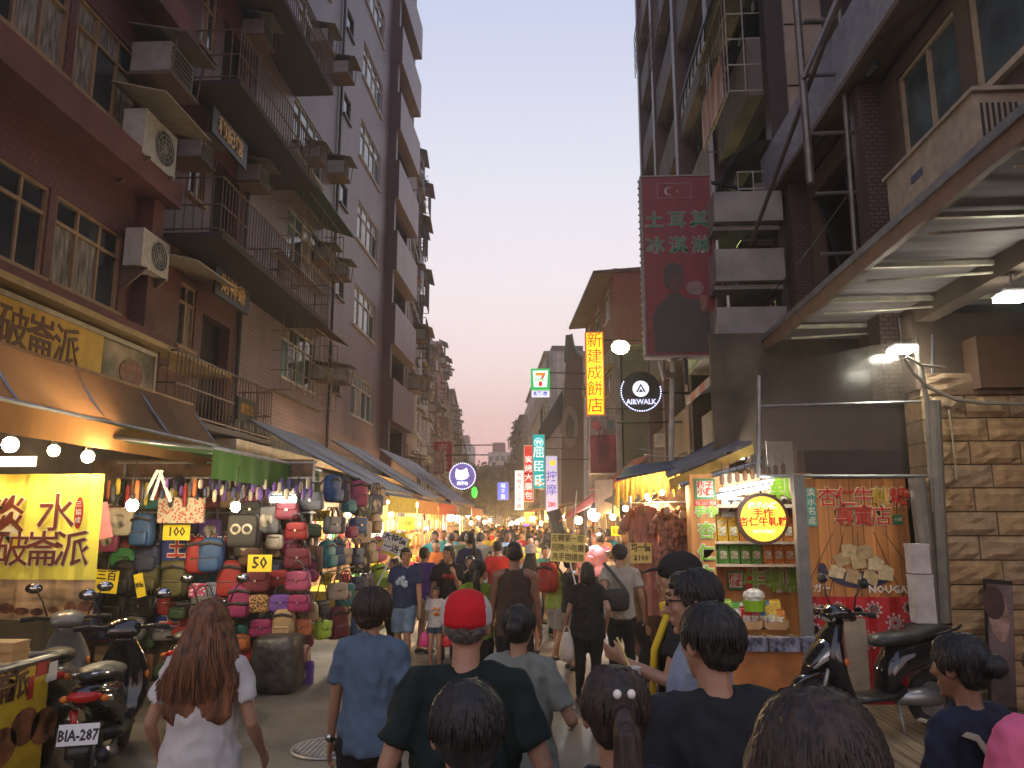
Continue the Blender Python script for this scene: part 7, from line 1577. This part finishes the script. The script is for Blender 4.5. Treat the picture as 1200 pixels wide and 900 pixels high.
# overhead wires
for i, (p, q, sag, lab) in enumerate((((3.9,14,3.6),(2.8,26,4.4),.25,'black wire running along the right shopfronts'),((3.3,11,3.3),(2.2,19,3.6),.2,'black wire above the straw awning'),((-5.6,16,3.3),(-4.2,31,3.0),.2,'black wire above the grey awnings'),((4.1,9.4,6.6),(3.5,13.2,5.6),.15,'loose wire looping past the tube frame'))):
    p, q = Vector(p), Vector(q); b = MB(); b.tube([p.lerp(q, k/10)-Vector((0,0,sag*4*(k/10)*(1-k/10))) for k in range(11)], .012, 4); solo('wire', b, M_BLACK, lab, 'wire')
# ================================================================== scooters
M_PB = mat('black_gloss_paint', (.008,.008,.010), .12, 0, var=0, spec=.6, coat=.6); M_PG = mat('grey_gloss_paint', (.16,.16,.155), .25, .2, var=0); M_SEAT = mat('seat_vinyl', (.022,.022,.024), .45, var=.2, scale=30, bump=.2)
M_TYRE = mat('tyre_rubber', (.015,.015,.015), .85); M_CHR = mat('chrome', (.6,.6,.6), .12, 1, var=0); M_LENS = mat('headlight_lens', (.6,.62,.6), .05, .5, var=0, spec=1); M_TAIL = mat('tail_red', (.45,.015,.01), .15, var=0); M_AMB = mat('amber_lens', (.6,.16,.02), .2, var=0)
def scooter(label, loc, ang, plate=None, paint=None, accents=None):
    paint = paint or M_PB; t = thing('scooter', label, 'scooter', loc, R(ang)); WL[t.name] = Vector(); K = dict(world=False)
    def Pt(n, b, m, par=t, sm=True): return part(n, b, m, par, sm, **K)
    for x, nm in ((.66,'front'),(-.60,'rear')):
        b = MB(); N = 24; r1, r2 = .205, .052; vs = []; 
        for i in range(N):
            A = 2*math.pi*i/N
            for j in range(8): B = 2*math.pi*j/8; vs.append((x+(r1+r2*math.cos(B))*math.cos(A), r2*1.05*math.sin(B), .257+(r1+r2*math.cos(B))*math.sin(A)))
        b.add(vs, [(i*8+j, i*8+(j+1)%8, ((i+1)%N)*8+(j+1)%8, ((i+1)%N)*8+j) for i in range(N) for j in range(8)]); w = Pt('wheel', b, M_TYRE)
        b = MB(); b.disc((x,0,.257), .06, (0,1,0), .10, 14)
        for k in range(5): A = 2*math.pi*k/5; b.box((x+.10*math.cos(A),0,.257+.10*math.sin(A)), (.17,.03,.035), Matrix.Rotation(-A,3,'Y'))
        b.disc((x,0,.257), .17, (0,1,0), .02, 20); Pt('rim', b, M_STEEL, w, False)
    b = MB(); b.limb([(.36,0,.42),(.50,0,.53),(.66,0,.55),(.80,0,.50),(.90,0,.42)], [(.05,.05),(.075,.035),(.08,.03),(.07,.025),(.03,.012)], 12, side=(0,1,0)); Pt('front_fender', b, paint)
    for s in (-1,1):
        b = MB(); b.limb([(.50,s*.075,.72),(.66,s*.075,.27)], .022, 8); Pt('fork', b, M_STEEL)
    # front shield with beak
    b = MB(); b.limb([(.30,0,.30),(.40,0,.42),(.47,0,.56),(.50,0,.70),(.46,0,.84),(.40,0,.95),(.34,0,1.0)], [(.13,.05),(.20,.06),(.225,.085),(.215,.11),(.16,.08),(.11,.06),(.06,.04)], 16, side=(0,1,0)); Pt('leg_shield', b, paint)
    b = MB(); b.limb([(.42,0,.86),(.56,0,.76),(.68,0,.64),(.77,0,.53)], [(.11,.06),(.135,.055),(.10,.04),(.03,.015)], 14, side=(0,1,0)); Pt('front_nose', b, paint)
    for s in (-1,1):
        b = MB(); b.limb([(.50,s*.135,.77),(.60,s*.125,.69),(.70,s*.075,.60)], [(.012,.03),(.016,.035),(.008,.014)], 8, side=(0,1,0)); Pt('side_light', b, M_LENS)
        b = MB(); b.ell((.44,s*.20,.66), (.03,.02,.035), 10, 8); Pt('reflector', b, M_AMB)
    # handlebar cowl, lamp, grips, mirrors
    b = MB(); b.limb([(.25,0,1.02),(.33,0,1.08),(.42,0,1.08),(.49,0,1.02)], [(.13,.04),(.16,.07),(.13,.075),(.08,.05)], 14, side=(0,1,0)); Pt('handlebar_cowl', b, paint)
    b = MB(); b.ell((.455,0,1.035), (.05,.10,.05), 14, 8); Pt('headlight', b, M_LENS)
    for s in (-1,1):
        b = MB(); b.limb([(.32,s*.1,1.07),(.29,s*.24,1.09),(.25,s*.36,1.08)], [.016,.016,.018], 8); hb = Pt('handlebar', b, M_DARK)
        b = MB(); b.limb([(.275,s*.25,1.09),(.25,s*.38,1.08)], .022, 8); Pt('grip', b, M_TYRE, hb)
        b = MB(); b.limb([(.33,s*.25,1.08),(.36,s*.36,1.07)], .008, 5); Pt('brake_lever', b, M_CHR, hb)
        b = MB(); b.tube([(.30,s*.17,1.10),(.31,s*.22,1.24),(.29,s*.27,1.33)], .008, 6); mi = Pt('mirror', b, M_BLACK)
        b = MB(); b.ell((.285,s*.30,1.365), (.018,.075,.05), 12, 8); Pt('mirror_shell', b, M_BLACK, mi); b = MB(); b.limb([(.264,s*.30,1.365),(.268,s*.30,1.365)], [(.065,.042)]*2, 14, side=(0,1,0)); Pt('mirror_glass', b, M_CHR, mi)
    b = MB(); b.limb([(.36,0,.24),(.30,0,.30),(.1,0,.305),(-.1,0,.31),(-.25,0,.36)], [(.11,.05),(.16,.05),(.165,.04),(.165,.045),(.13,.08)], 14, side=(0,1,0)); Pt('floorboard', b, M_BLACK)
    b = MB(); b.limb([(-.08,0,.34),(-.14,0,.50),(-.24,0,.62),(-.45,0,.68),(-.68,0,.73),(-.88,0,.78),(-.95,0,.79)], [(.12,.04),(.155,.11),(.165,.15),(.17,.145),(.155,.11),(.10,.06),(.04,.025)], 16, side=(0,1,0)); Pt('rear_body', b, paint)
    b = MB(); b.limb([(.00,0,.77),(-.05,0,.80),(-.25,0,.825),(-.42,0,.83),(-.52,0,.86),(-.72,0,.885),(-.84,0,.88),(-.88,0,.875)], [(.06,.02),(.12,.055),(.145,.07),(.145,.065),(.135,.065),(.12,.055),(.08,.04),(.03,.02)], 16, side=(0,1,0)); Pt('seat', b, M_SEAT)
    for s in (-1,1):
        b = MB(); b.tube([(-.62,s*.12,.86),(-.85,s*.13,.90),(-.98,s*.05,.92)], .013, 6); Pt('grab_rail', b, M_CHR if plate else M_BLACK)
        b = MB(); b.limb([(-.5,s*.155,.66),(-.7,s*.145,.70),(-.86,s*.10,.75)], [(.006,.02),(.008,.028),(.005,.012)], 8, side=(0,1,0)); Pt('side_trim', b, M_CHR)
    b = MB(); b.limb([(-.90,0,.755),(-.955,0,.76)], [(.12,.045),(.10,.035)], 14, side=(0,1,0)); Pt('tail_light', b, M_TAIL)
    for s in (-1,1):
        b = MB(); b.ell((-.90,s*.13,.74), (.03,.035,.025), 8, 6); Pt('indicator', b, M_AMB)
    b = MB(); b.limb([(-.60,0,.50),(-.78,0,.52),(-.93,0,.46),(-1.0,0,.36)], [(.09,.03),(.10,.025),(.09,.012),(.075,.008)], 10, side=(0,1,0)); Pt('rear_mudguard', b, M_BLACK)
    b = MB(); b.limb([(-.2,-.1,.28),(-.45,-.12,.27),(-.62,-.15,.30),(-.92,-.16,.36),(-.98,-.16,.37)], [.02,.03,.055,.06,.04], 12); Pt('exhaust', b, M_DARK)
    b = MB(); b.box((-.86,-.19,.365), (.2,.02,.07), Matrix.Rotation(.2,3,'Y')); Pt('heat_shield', b, M_CHR, sm=False)
    b = MB(); b.limb([(-.15,.08,.30),(-.45,.10,.30),(-.62,.09,.27)], [.06,.09,.06], 10); Pt('engine_case', b, M_STEEL)
    b = MB(); b.tube([(-.72,.10,.62),(-.62,.10,.30)], .028, 8); Pt('shock_absorber', b, M_TAIL if accents else M_STEEL)
    b = MB(); b.tube([(-.15,.10,.26),(-.10,.22,.02)], .012, 6); Pt('side_stand', b, M_STEEL)
    if plate:
        n = Vector((-1,0,.28)).normalized(); b = MB(); ce = Vector((-.99,0,.52)); M = MF(ce, n); b.M = M; b.box((0,0,0), (.26,.14,.006)); pl = Pt('licence_plate', b, mat('plate_white', (.72,.72,.70), .4, var=0), sm=False)
        text(plate, .10, M_INK, t, M @ Matrix.Translation((0,-.008,.005)), world=False, ext=.001, bold=.03, wide=.78)
    return t
scooter('black scooter seen from behind with a white plate and red tail lamp, lower left', (-3.68, 6.5, 0), 109, 'BIA-287', accents=1)
scooter('grey and black scooter parked beyond the one with the white plate', (-4.55, 7.15, 0), 118, None, M_PG)
scooter('dark scooter squeezed against the bag stall, farthest of the three on the left', (-3.75, 8.35, 0), 100)
scooter('glossy black scooter parked side on in front of the wooden poster', (3.0, 7.8, .07), 197)
# ================================================================== people
c_ = cloth
K_BLK = c_('black_cotton', (.014,.014,.016)); K_NAVY = c_('navy_cotton', (.016,.02,.04)); K_DENIM = c_('washed_denim', (.13,.20,.28), var=.25); K_DEN2 = c_('dark_denim', (.03,.05,.09)); K_WHT = c_('white_cotton', (.45,.43,.41)); K_GRY = c_('heather_grey', (.30,.28,.26)); K_BEI = c_('beige_cotton', (.36,.29,.20))
def hold(p, col, lab, w=.2, h=.28, cat='bag'):
    t = thing('carrier_bag', lab, cat, tuple(p)); b = MB(); rbox(b, p+Vector((0,0,-h*.65)), (w,w*.6,h), 3, 12, 6, top=.6, bulge=.3); part('body', b, col, t, True)
    b = MB(); b.limb(arc(p+Vector((0,0,-h*.25)), w*.2, h*.28), .006, 4); part('handle', b, col, t); return t
def printed(mat_, w, h, z, y=-.15):       # print on a shirt
    pass
# --- nearest figures, backs to the camera
def beads(t, J, s, P):
    hp = J['hp']
    for k in (-1, 1): b = MB(); ico(b, hp(k*.017,-.128,1.662), .0115, 8, 6); P('hair_bead', b.mesh('b', []), mat('bead_pearl', (.75,.70,.62), .2, var=0))
def watch(side=0):
    def f(t, J, s, P):
        w, e = J['wr%d' % side], J['el%d' % side]; d = (w-e).normalized(); b = MB(); b.limb([w-d*.03, w-d*.012], .031, 12); o = P('watch_strap', b.mesh('b', []), M_DARK)
        n = d.orthogonal().normalized(); b = MB(); b.disc(w-d*.02+Vector((0,-.03,.01)), .019, (0,1,0), .012, 14); P('watch_face', b.mesh('b', []), M_CHR, o)
    return f
person('woman with very long auburn hair and a white tee, back to the camera', (247,706), 3.8, face=4, sex='f', top=('tee', K_WHT), bottom=('pants', K_DEN2), hair=('long','auburn'), vox=.009, fat=1.08, seed=1, strand=900, arms=((-.27,.14,.93),(.27,.14,.93)), skin='tan', legs=((.14,0),(-.16,.03)), loose=1.06)
person('woman with short dark hair in a blue collared shirt and black trousers', (437,695), 4.35, face=-3, sex='f', top=('polo', c_('blue_chambray', (.085,.13,.19))), bottom=('pants', K_BLK), hair=('short','dark'), big=1.22, vox=.009, fat=1.0, seed=2, strand=500, legs=((-.20,.05),(.18,0)), arms=((-.24,.05,.86),(.25,.10,.90)), extra=watch(0), hem=.84, loose=1.05, slen=.68)
person('broad man in a red and white cap and a dark green tee', (547,700), 3.0, face=2, sex='m', top=('tee', c_('bottle_green_cotton', (.007,.016,.016))), bottom=('pants', K_BLK), hair=('crop','grey'), cap=(c_('red_cap_cloth', (.50,.012,.02)), K_WHT), vox=.009, fat=1.14, seed=3, arms=((-.31,.04,.90),(.32,.08,.92)), legs=((.12,0),(-.14,.02)), loose=1.08, slen=.74)
person('woman with a low knot of black hair in a pale grey-green tee', (608,712), 4.05, face=-8, sex='f', top=('tee', c_('sage_grey_cotton', (.18,.195,.17))), bottom=('pants', K_BLK), hair=('bun','black'), vox=.009, fat=1.08, seed=4, strand=260, arms=((-.24,.06,.87),(.27,.20,1.06)), legs=((-.12,.02),(.14,0)), loose=1.1, slen=.78, hem=.80)
def stripes():
    m = pattern('striped_shirt', (.03,.03,.035), (.6,.6,.58), 9, 'wave'); return m
person('black-haired youth in a striped top nearest the camera, one arm stretched right', (548,805), 1.9, face=12, sex='m', top=('tee', stripes()), bottom=('pants', K_DEN2), hair=('short','black'), vox=.008, seed=5, strand=420, arms=((-.25,.05,.86),(.46,.20,1.33)), skin='tan')
person('girl with a dark brown ponytail held by two pearl beads', (720,788), 2.1, face=6, sex='f', top=('tee', K_NAVY), bottom=('pants', K_DEN2), hair=('pony','dark'), vox=.008, seed=6, strand=600, extra=beads)
person('man with thick black hair in a charcoal tee, in front of the man with glasses', (832,712), 2.55, face=14, look=(14,0), sex='m', top=('tee', c_('charcoal_cotton', (.018,.02,.024))), bottom=('pants', K_DEN2), hair=('short','black'), vox=.008, fat=1.04, seed=7, strand=420, arms=((-.27,.08,.88),(.27,.05,.88)))
def glasses(t, J, s, P):
    hp = J['hp']; b = MB()
    for sg in (-1,1):
        b.limb([hp(sg*.012,.098,1.60), hp(sg*.03,.102,1.613), hp(sg*.052,.092,1.602), hp(sg*.045,.097,1.585), hp(sg*.018,.10,1.585), hp(sg*.012,.098,1.60)], .0028, 4); b.limb([hp(sg*.055,.09,1.603), hp(sg*.082,-.01,1.60)], .0028, 4)
    b.limb([hp(-.012,.101,1.602), hp(.012,.101,1.602)], .0028, 4); P('glasses', b.mesh('b', []), M_BLACK); watch(0)(t, J, s, P)
T8, J8 = person('man with glasses turned left, eating from a cup in his raised hands', (815,672), 3.3, face=84, sex='m', top=('tee', c_('pale_blue_cotton', (.22,.27,.36))), bottom=('shorts', c_('maroon_cotton', (.085,.012,.02))), hair=('short','black'), vox=.008, seed=8, strand=300, arms=((-.08,.22,1.24),(.06,.20,1.21)), extra=glasses, facey=True, look=(0,-6))
w = T8.matrix_basis @ Vector((-.01,.27,1.37)); t = thing('food_cup', 'small pale paper cup of food held by the man with glasses', 'cup', tuple(w-Vector((0,0,.05)))); b = MB(); b.limb([w+Vector((0,0,-.05)), w+Vector((0,0,.04))], [.028,.038], 12); part('cup', b, K_WHT, t); b = MB(); b.tube([w+Vector((0,0,.02)), w+Vector((-.06,-.03,.16))], .004, 4); part('skewer', b, M_CARDP, t)
def scarf(t, J, s, P):
    b = MB(); b.limb([(-.10,.06,1.42),(-.13,.13,1.25),(-.12,.15,1.0)], [(.06,.02),(.07,.02),(.06,.015)], 8); b.limb([(.02,-.06,1.46),(-.07,.0,1.48),(-.05,.09,1.44)], .035, 8); P('scarf', b.mesh('b', []), c_('mustard_cotton', (.60,.42,.02)))
person('woman in a black cap with a mustard yellow scarf, beyond the man with glasses', (795,653), 4.4, face=80, sex='f', top=('tee', K_BLK), bottom=('pants', K_BLK), hair=('bob','black'), cap=(c_('black_cap_cloth', (.02,.02,.02)), None), vox=.010, seed=9, extra=scarf, facey=True, arms=((-.16,.28,1.2),(.2,.1,.9)))
person('person with loose dark brown hair nearest the camera, right of centre', (955,820), 1.30, face=-4, sex='f', top=('tee', K_NAVY), bottom=('pants', K_BLK), hair=('bob','dark'), vox=.008, seed=10, strand=900)
def strap(t, J, s, P):
    b = MB(); b.limb([(-.14,.10,1.40),(-.12,-.11,1.38),(.04,-.145,1.15),(.17,-.06,.95)], [(.022,.006)]*4, 6, side=(1,0,0)); P('bag_strap', b.mesh('b', []), K_BEI)
person('woman with a messy black bun and a navy tee in front of the black scooter', (1125,748), 2.95, face=30, look=(4,-4), sex='f', top=('tee', c_('dull_navy_cotton', (.018,.022,.042))), bottom=('pants', K_BLK), hair=('bun','black'), vox=.008, seed=11, strand=500, skin='brown', extra=strap)
person('figure in a pink tee cut off by the right edge', (1234,738), 2.5, face=0, sex='f', top=('tee', c_('pink_cotton', (.62,.13,.24))), bottom=('pants', K_DEN2), hair=('bob','dark'), vox=.010, seed=12)
# --- middle distance
person('woman in loose black top and black trousers walking away beside the grey-shirted man', (688,660), 8.9, face=4, sex='f', top=('tee', K_BLK), bottom=('pants', K_BLK), hair=('bob','black'), vox=.012, fat=1.12, seed=13, legs=((.18,0),(-.22,.06)), arms=((-.27,.1,.9),(.22,-.05,.95)), loose=1.12, hem=.8)
T14, J14 = person('man in a grey tee and dark cap with a black shoulder bag on his back', (726,640), 9.6, face=-4, sex='m', top=('tee', c_('warm_grey_cotton', (.33,.30,.25))), bottom=('pants', K_BLK), hair=('crop','black'), cap=(c_('dark_cap_cloth', (.03,.03,.035)), None), vox=.012, seed=14, legs=((-.06,0),(.16,.0)), arms=((-.10,-.20,.98),(.27,.06,.88)))
q = T14.matrix_basis @ Vector((-.05,-.20,1.20)); t = thing('shoulder_bag', 'black cross-body bag worn by the man in the grey tee', 'bag', tuple(q-Vector((0,0,.25)))); b = MB(); rbox(b, q-Vector((0,0,.12)), (.30,.12,.26), 4); part('body', b, bagmat('black'), t, True); b = MB(); b.limb([q+Vector((.12,0,-.02)), q+Vector((-.02,.03,.16)), q+Vector((-.14,.10,.30))], [(.02,.006)]*3, 6); part('strap', b, TRIM, t)
person('man in a dark brown sleeveless top seen from behind in mid street', (603,637), 8.1, face=0, sex='m', top=('tank', c_('umber_cotton', (.05,.032,.025))), bottom=('shorts', K_BLK), hair=('crop','black'), vox=.011, fat=1.06, seed=15, legs=((.16,0),(-.18,.05)), skin='brown', hem=.82)
person('woman in a green tee with a long black ponytail walking away', (560,657), 8.2, face=0, sex='f', top=('tee', c_('grass_green_cotton', (.13,.20,.025))), bottom=('pants', K_BLK), hair=('pony','black'), vox=.011, seed=16, strand=160, arms=((-.24,.05,.86),(.22,.2,1.05)))
def tprint(col, w=.10, h=.11, z=1.22):
    def f(t, J, s, P):
        b = MB(); rnd = random.Random(int(z*100))
        for k in range(7): x, q = rnd.uniform(-w,w)*.7, rnd.uniform(-h,h)*.7; b.limb([(x,.128,z+q),(x,.136,z+q)], [(rnd.uniform(.02,.05),rnd.uniform(.02,.05))]*2, 8)
        P('shirt_print', b.mesh('b', []), col)
    return f
person('man in a navy tee with a pale print and washed denim shorts, facing the camera', (476,643), 10.8, face=168, look=(30,0), sex='m', top=('tee', c_('deep_navy_cotton', (.018,.032,.085))), bottom=('shorts', K_DENIM), hair=('short','black'), vox=.012, fat=1.06, seed=17, legs=((.05,0),(-.1,.0)), extra=tprint(c_('print_white', (.45,.55,.62))), shoe=mat('white_shoe', (.5,.5,.5), .6))
person('man in a purple tee and beige shorts half turned away', (498,642), 12.2, face=-25, sex='m', top=('tee', c_('purple_cotton', (.06,.03,.17))), bottom=('shorts', K_BEI), hair=('short','black'), vox=.014, seed=18)
person('man in a black tee with a red chest print, facing the camera', (526,641), 11.2, face=185, look=(-35,0), sex='m', top=('tee', K_BLK), bottom=('pants', K_DEN2), hair=('short','black'), vox=.012, seed=19, arms=((-.10,.22,1.3),(.26,.06,.86)), extra=tprint(c_('print_red', (.4,.04,.05)), .09, .02, 1.28))
person('woman in black with hair tied back, facing the camera behind the green tee', (551,652), 11.8, face=180, sex='f', top=('tank', K_BLK), bottom=('pants', K_BLK), hair=('bun','black'), vox=.014, seed=20, skin='fair')
TC, JC = person('small girl in a white printed tee and denim skirt holding bright bags', (511,688), 10.9, face=186, sex='f', top=('tee', K_WHT), bottom=('minishorts', K_DEN2), hair=('bun','black'), vox=.012, seed=21, look=(-20,0), extra=tprint(c_('print_orange', (.6,.2,.05)), .10, .11, 1.2))
for s_, col_, lab in ((.24,(.75,.06,.25),'bright pink carrier bag held by the small girl'),(-.27,(.6,.02,.04),'red carrier bag held at the small girl\'s other side')):
    hold(TC.matrix_basis @ Vector((s_*.62,.05,.53)), mat('plastic_pink' if s_ > 0 else 'plastic_red', col_, .35), lab, .16, .2)
person('woman in a pale blue summer dress walking toward the camera', (575,646), 14.0, face=182, sex='f', top=('tank', c_('pale_blue_dress', (.45,.52,.62))), bottom=('dress', c_('pale_blue_dress', 0)), hair=('pony','dark'), vox=.014, seed=22, skin='fair')
T23, J23 = person('woman in a white tee and white sun hat walking away', (622,643), 12.2, face=-6, sex='f', top=('tee', K_WHT), bottom=('minishorts', K_DENIM), hair=('long','black'), vox=.014, seed=23)
H_ = T23.matrix_basis.translation; q = Vector((H_.x, H_.y, atY(622,640,12.2).z)); t = thing('sun_hat', 'white sun hat with a wide brim worn above long black hair', 'hat', tuple(q-Vector((0,0,.1)))); b = MB(); b.ell(q-Vector((0,0,.05)), (.10,.11,.09), 14, 8); part('crown', b, K_WHT, t, True); b = MB(); b.limb([q-Vector((0,0,.10)), q-Vector((0,0,.08))], [.18,.12], 18); part('brim', b, K_WHT, t, True)
T24, J24 = person('man in a lime green tee with a red backpack walking right', (650,652), 11.6, face=-40, sex='m', top=('tee', c_('lime_cotton', (.25,.33,.07))), bottom=('shorts', K_GRY), hair=('short','black'), vox=.014, seed=24, legs=((.15,0),(-.18,.04)))
q = T24.matrix_basis @ Vector((0,-.16,1.42)); bag('backpack', 'red', q, 'red backpack on the man in the lime green tee', 'worn bags', R(-40), 1.1)
person('man in a black tee beneath the handwritten yellow board', (668,652), 11.0, face=-70, sex='m', top=('tee', K_BLK), bottom=('shorts', K_GRY), hair=('short','black'), vox=.014, seed=25, arms=((-.10,.25,1.12),(.05,.28,1.1)))
person('man in a white polo at the far side of the grey-shirted man', (714,646), 15.0, face=60, sex='m', top=('polo', K_WHT), bottom=('pants', K_DENIM), hair=('short','dark'), vox=.016, seed=26)
person('shopper in a brown jacket close to the dresses', (748,668), 10.3, face=-80, sex='f', top=('long', c_('tan_jacket', (.16,.09,.04))), bottom=('pants', K_BLK), hair=('bob','dark'), vox=.014, seed=27)
person('stallkeeper in white behind the starburst placard', (462,655), 13.0, face=120, sex='f', top=('tee', K_WHT), bottom=('pants', K_BLK), hair=('pony','dark'), vox=.014, seed=28, skin='fair')
person('vendor in an orange-red tee at the lit stalls on the left', (508,630), 17.0, face=100, sex='m', top=('tee', c_('orange_red_cotton', (.5,.09,.04))), bottom=('pants', K_BLK), hair=('short','black'), vox=.016, seed=29)
hold(atY(664,735,8.8), mat('plastic_cream', (.55,.48,.40), .4), 'creamy carrier bag swinging beside the woman in loose black', .2, .32)
# --- the packed crowd: eight figures, copied and recoloured
CT = {'red': (.45,.03,.03), 'white': (.6,.58,.55), 'black': (.015,.015,.017), 'navy': (.02,.03,.08), 'grey': (.22,.22,.22), 'yellow': (.55,.4,.06), 'pink': (.5,.2,.25), 'teal': (.03,.2,.22), 'orange': (.55,.16,.04), 'light blue': (.25,.35,.5), 'beige': (.4,.32,.22), 'olive': (.1,.11,.05)}
PR = []; K_PT = cloth('crowd_top', (.5,.5,.5)); K_PB = cloth('crowd_bottom', (.03,.03,.04)); 
rnd = random.Random(77)
for k, (sx, tp_, bt, hr, lg, ar) in enumerate((('m','tee','pants','short',((.15,0),(-.15,.03)),None),('f','tee','shorts','pony',((-.12,0),(.14,.02)),None),('m','tee','shorts','crop',((0,0),(.1,0)),((-.15,.25,1.1),(.26,.05,.86))),('f','tank','dress','long',((.1,0),(-.1,.02)),None),('f','long','pants','bob',((-.14,.03),(.14,0)),((-.2,.2,1.15),(.2,.2,1.12))),('m','polo','pants','short',((.05,0),(-.05,0)),None))):
    t, _ = person('proto', loc=(0,0,0), H=1.68, face=0, sex=sx, top=(tp_, K_PT), bottom=(bt, K_PB), hair=(hr, 'black'), vox=.021, legs=lg, arms=ar, seed=40+k, amp=.004, facey=True); PR.append((t, sx))
seen = {}
def crowd(X, Y, i):
    pr, sx = rnd.choice(PR); col = rnd.choice(list(CT)); bt = rnd.choice(['black','navy','grey','beige']); back = rnd.random() < .5; ang = (0 if back else 180)+rnd.uniform(-35,35)
    zone = 'near' if Y < 22 else ('middle' if Y < 38 else 'far'); lim = -1.0-(max(0, Y-33)*.094); side = 'left' if X < lim-.7 else ('right' if X > lim+.9 else 'middle')
    lab = '%s in %s over %s %s, %s of the %s crowd' % ('man' if sx == 'm' else 'woman', col, bt, 'walking away' if back else 'facing the camera', {'left':'left','right':'right','middle':'centre'}[side], zone)
    if lab in seen: return crowd(X, Y, i)
    seen[lab] = 1; H = rnd.uniform(.90,1.07)
    mt = cloth('crowd_top_'+col.replace(' ','_'), CT[col]); mb_ = cloth('crowd_bottom_'+bt, [c*.8 for c in CT[bt]]); hr = rnd.choice([M_HAIRB, M_HAIRB, M_HAIRD]); sk = rnd.choice(list(SKIN.values()))
    dup(pr, (X, Y, 0), R(ang), lab, 'people in the packed street crowd', {'crowd_top': mt, 'crowd_bottom': mb_, 'black_hair': hr, 'skin_tan': sk}, (rnd.uniform(.92,1.08)*H, H, H))
i = 0; placed = []
for Y in [13.4, 14.6, 15.6, 16.6, 17.5, 18.4, 19.4, 20.4, 21.6, 23, 24.5, 26.2, 28, 30, 32.5, 35, 38, 41, 45, 49, 54, 60, 67, 75]:
    off = -max(0, Y-33)*.094; n = 6 if Y < 20 else 8
    lo, hi = (-2.9 if Y > 14.5 else -1.9), 1.5
    for k in range(n):
        X = lo+(hi-lo)*(k+.5)/n+rnd.uniform(-.28,.28)+off; YY = Y+rnd.uniform(-.45,.45)
        if Y < 16 and X > .6: continue
        crowd(X, YY, i); i += 1
for t, _ in PR:
    for ch in list(t.children_recursive): bpy.data.objects.remove(ch)
    bpy.data.objects.remove(t)
# ------------------------------------------------------------------ clear the workbench
for o in list(BAGP.values()):
    for ch in list(o.children_recursive): bpy.data.objects.remove(ch)
    bpy.data.objects.remove(o)
bpy.data.scenes.remove(TMP)
# ---haze: thin smoky dusk air over the market
b = MB(); b.bx((-60,-9,-1.0),(45,240,34)); hz = struct('haze', b, [], kind='stuff')
hm = bpy.data.materials.new('haze_air'); hm.use_nodes = True; N = hm.node_tree.nodes; N.clear(); ou = N.new('ShaderNodeOutputMaterial'); pv = N.new('ShaderNodeVolumePrincipled')
pv.inputs['Color'].default_value = (.95,.93,.92,1); pv.inputs['Density'].default_value = .0024; pv.inputs['Anisotropy'].default_value = .55; hm.node_tree.links.new(pv.outputs[0], ou.inputs['Volume']); hz.data.materials.append(hm)
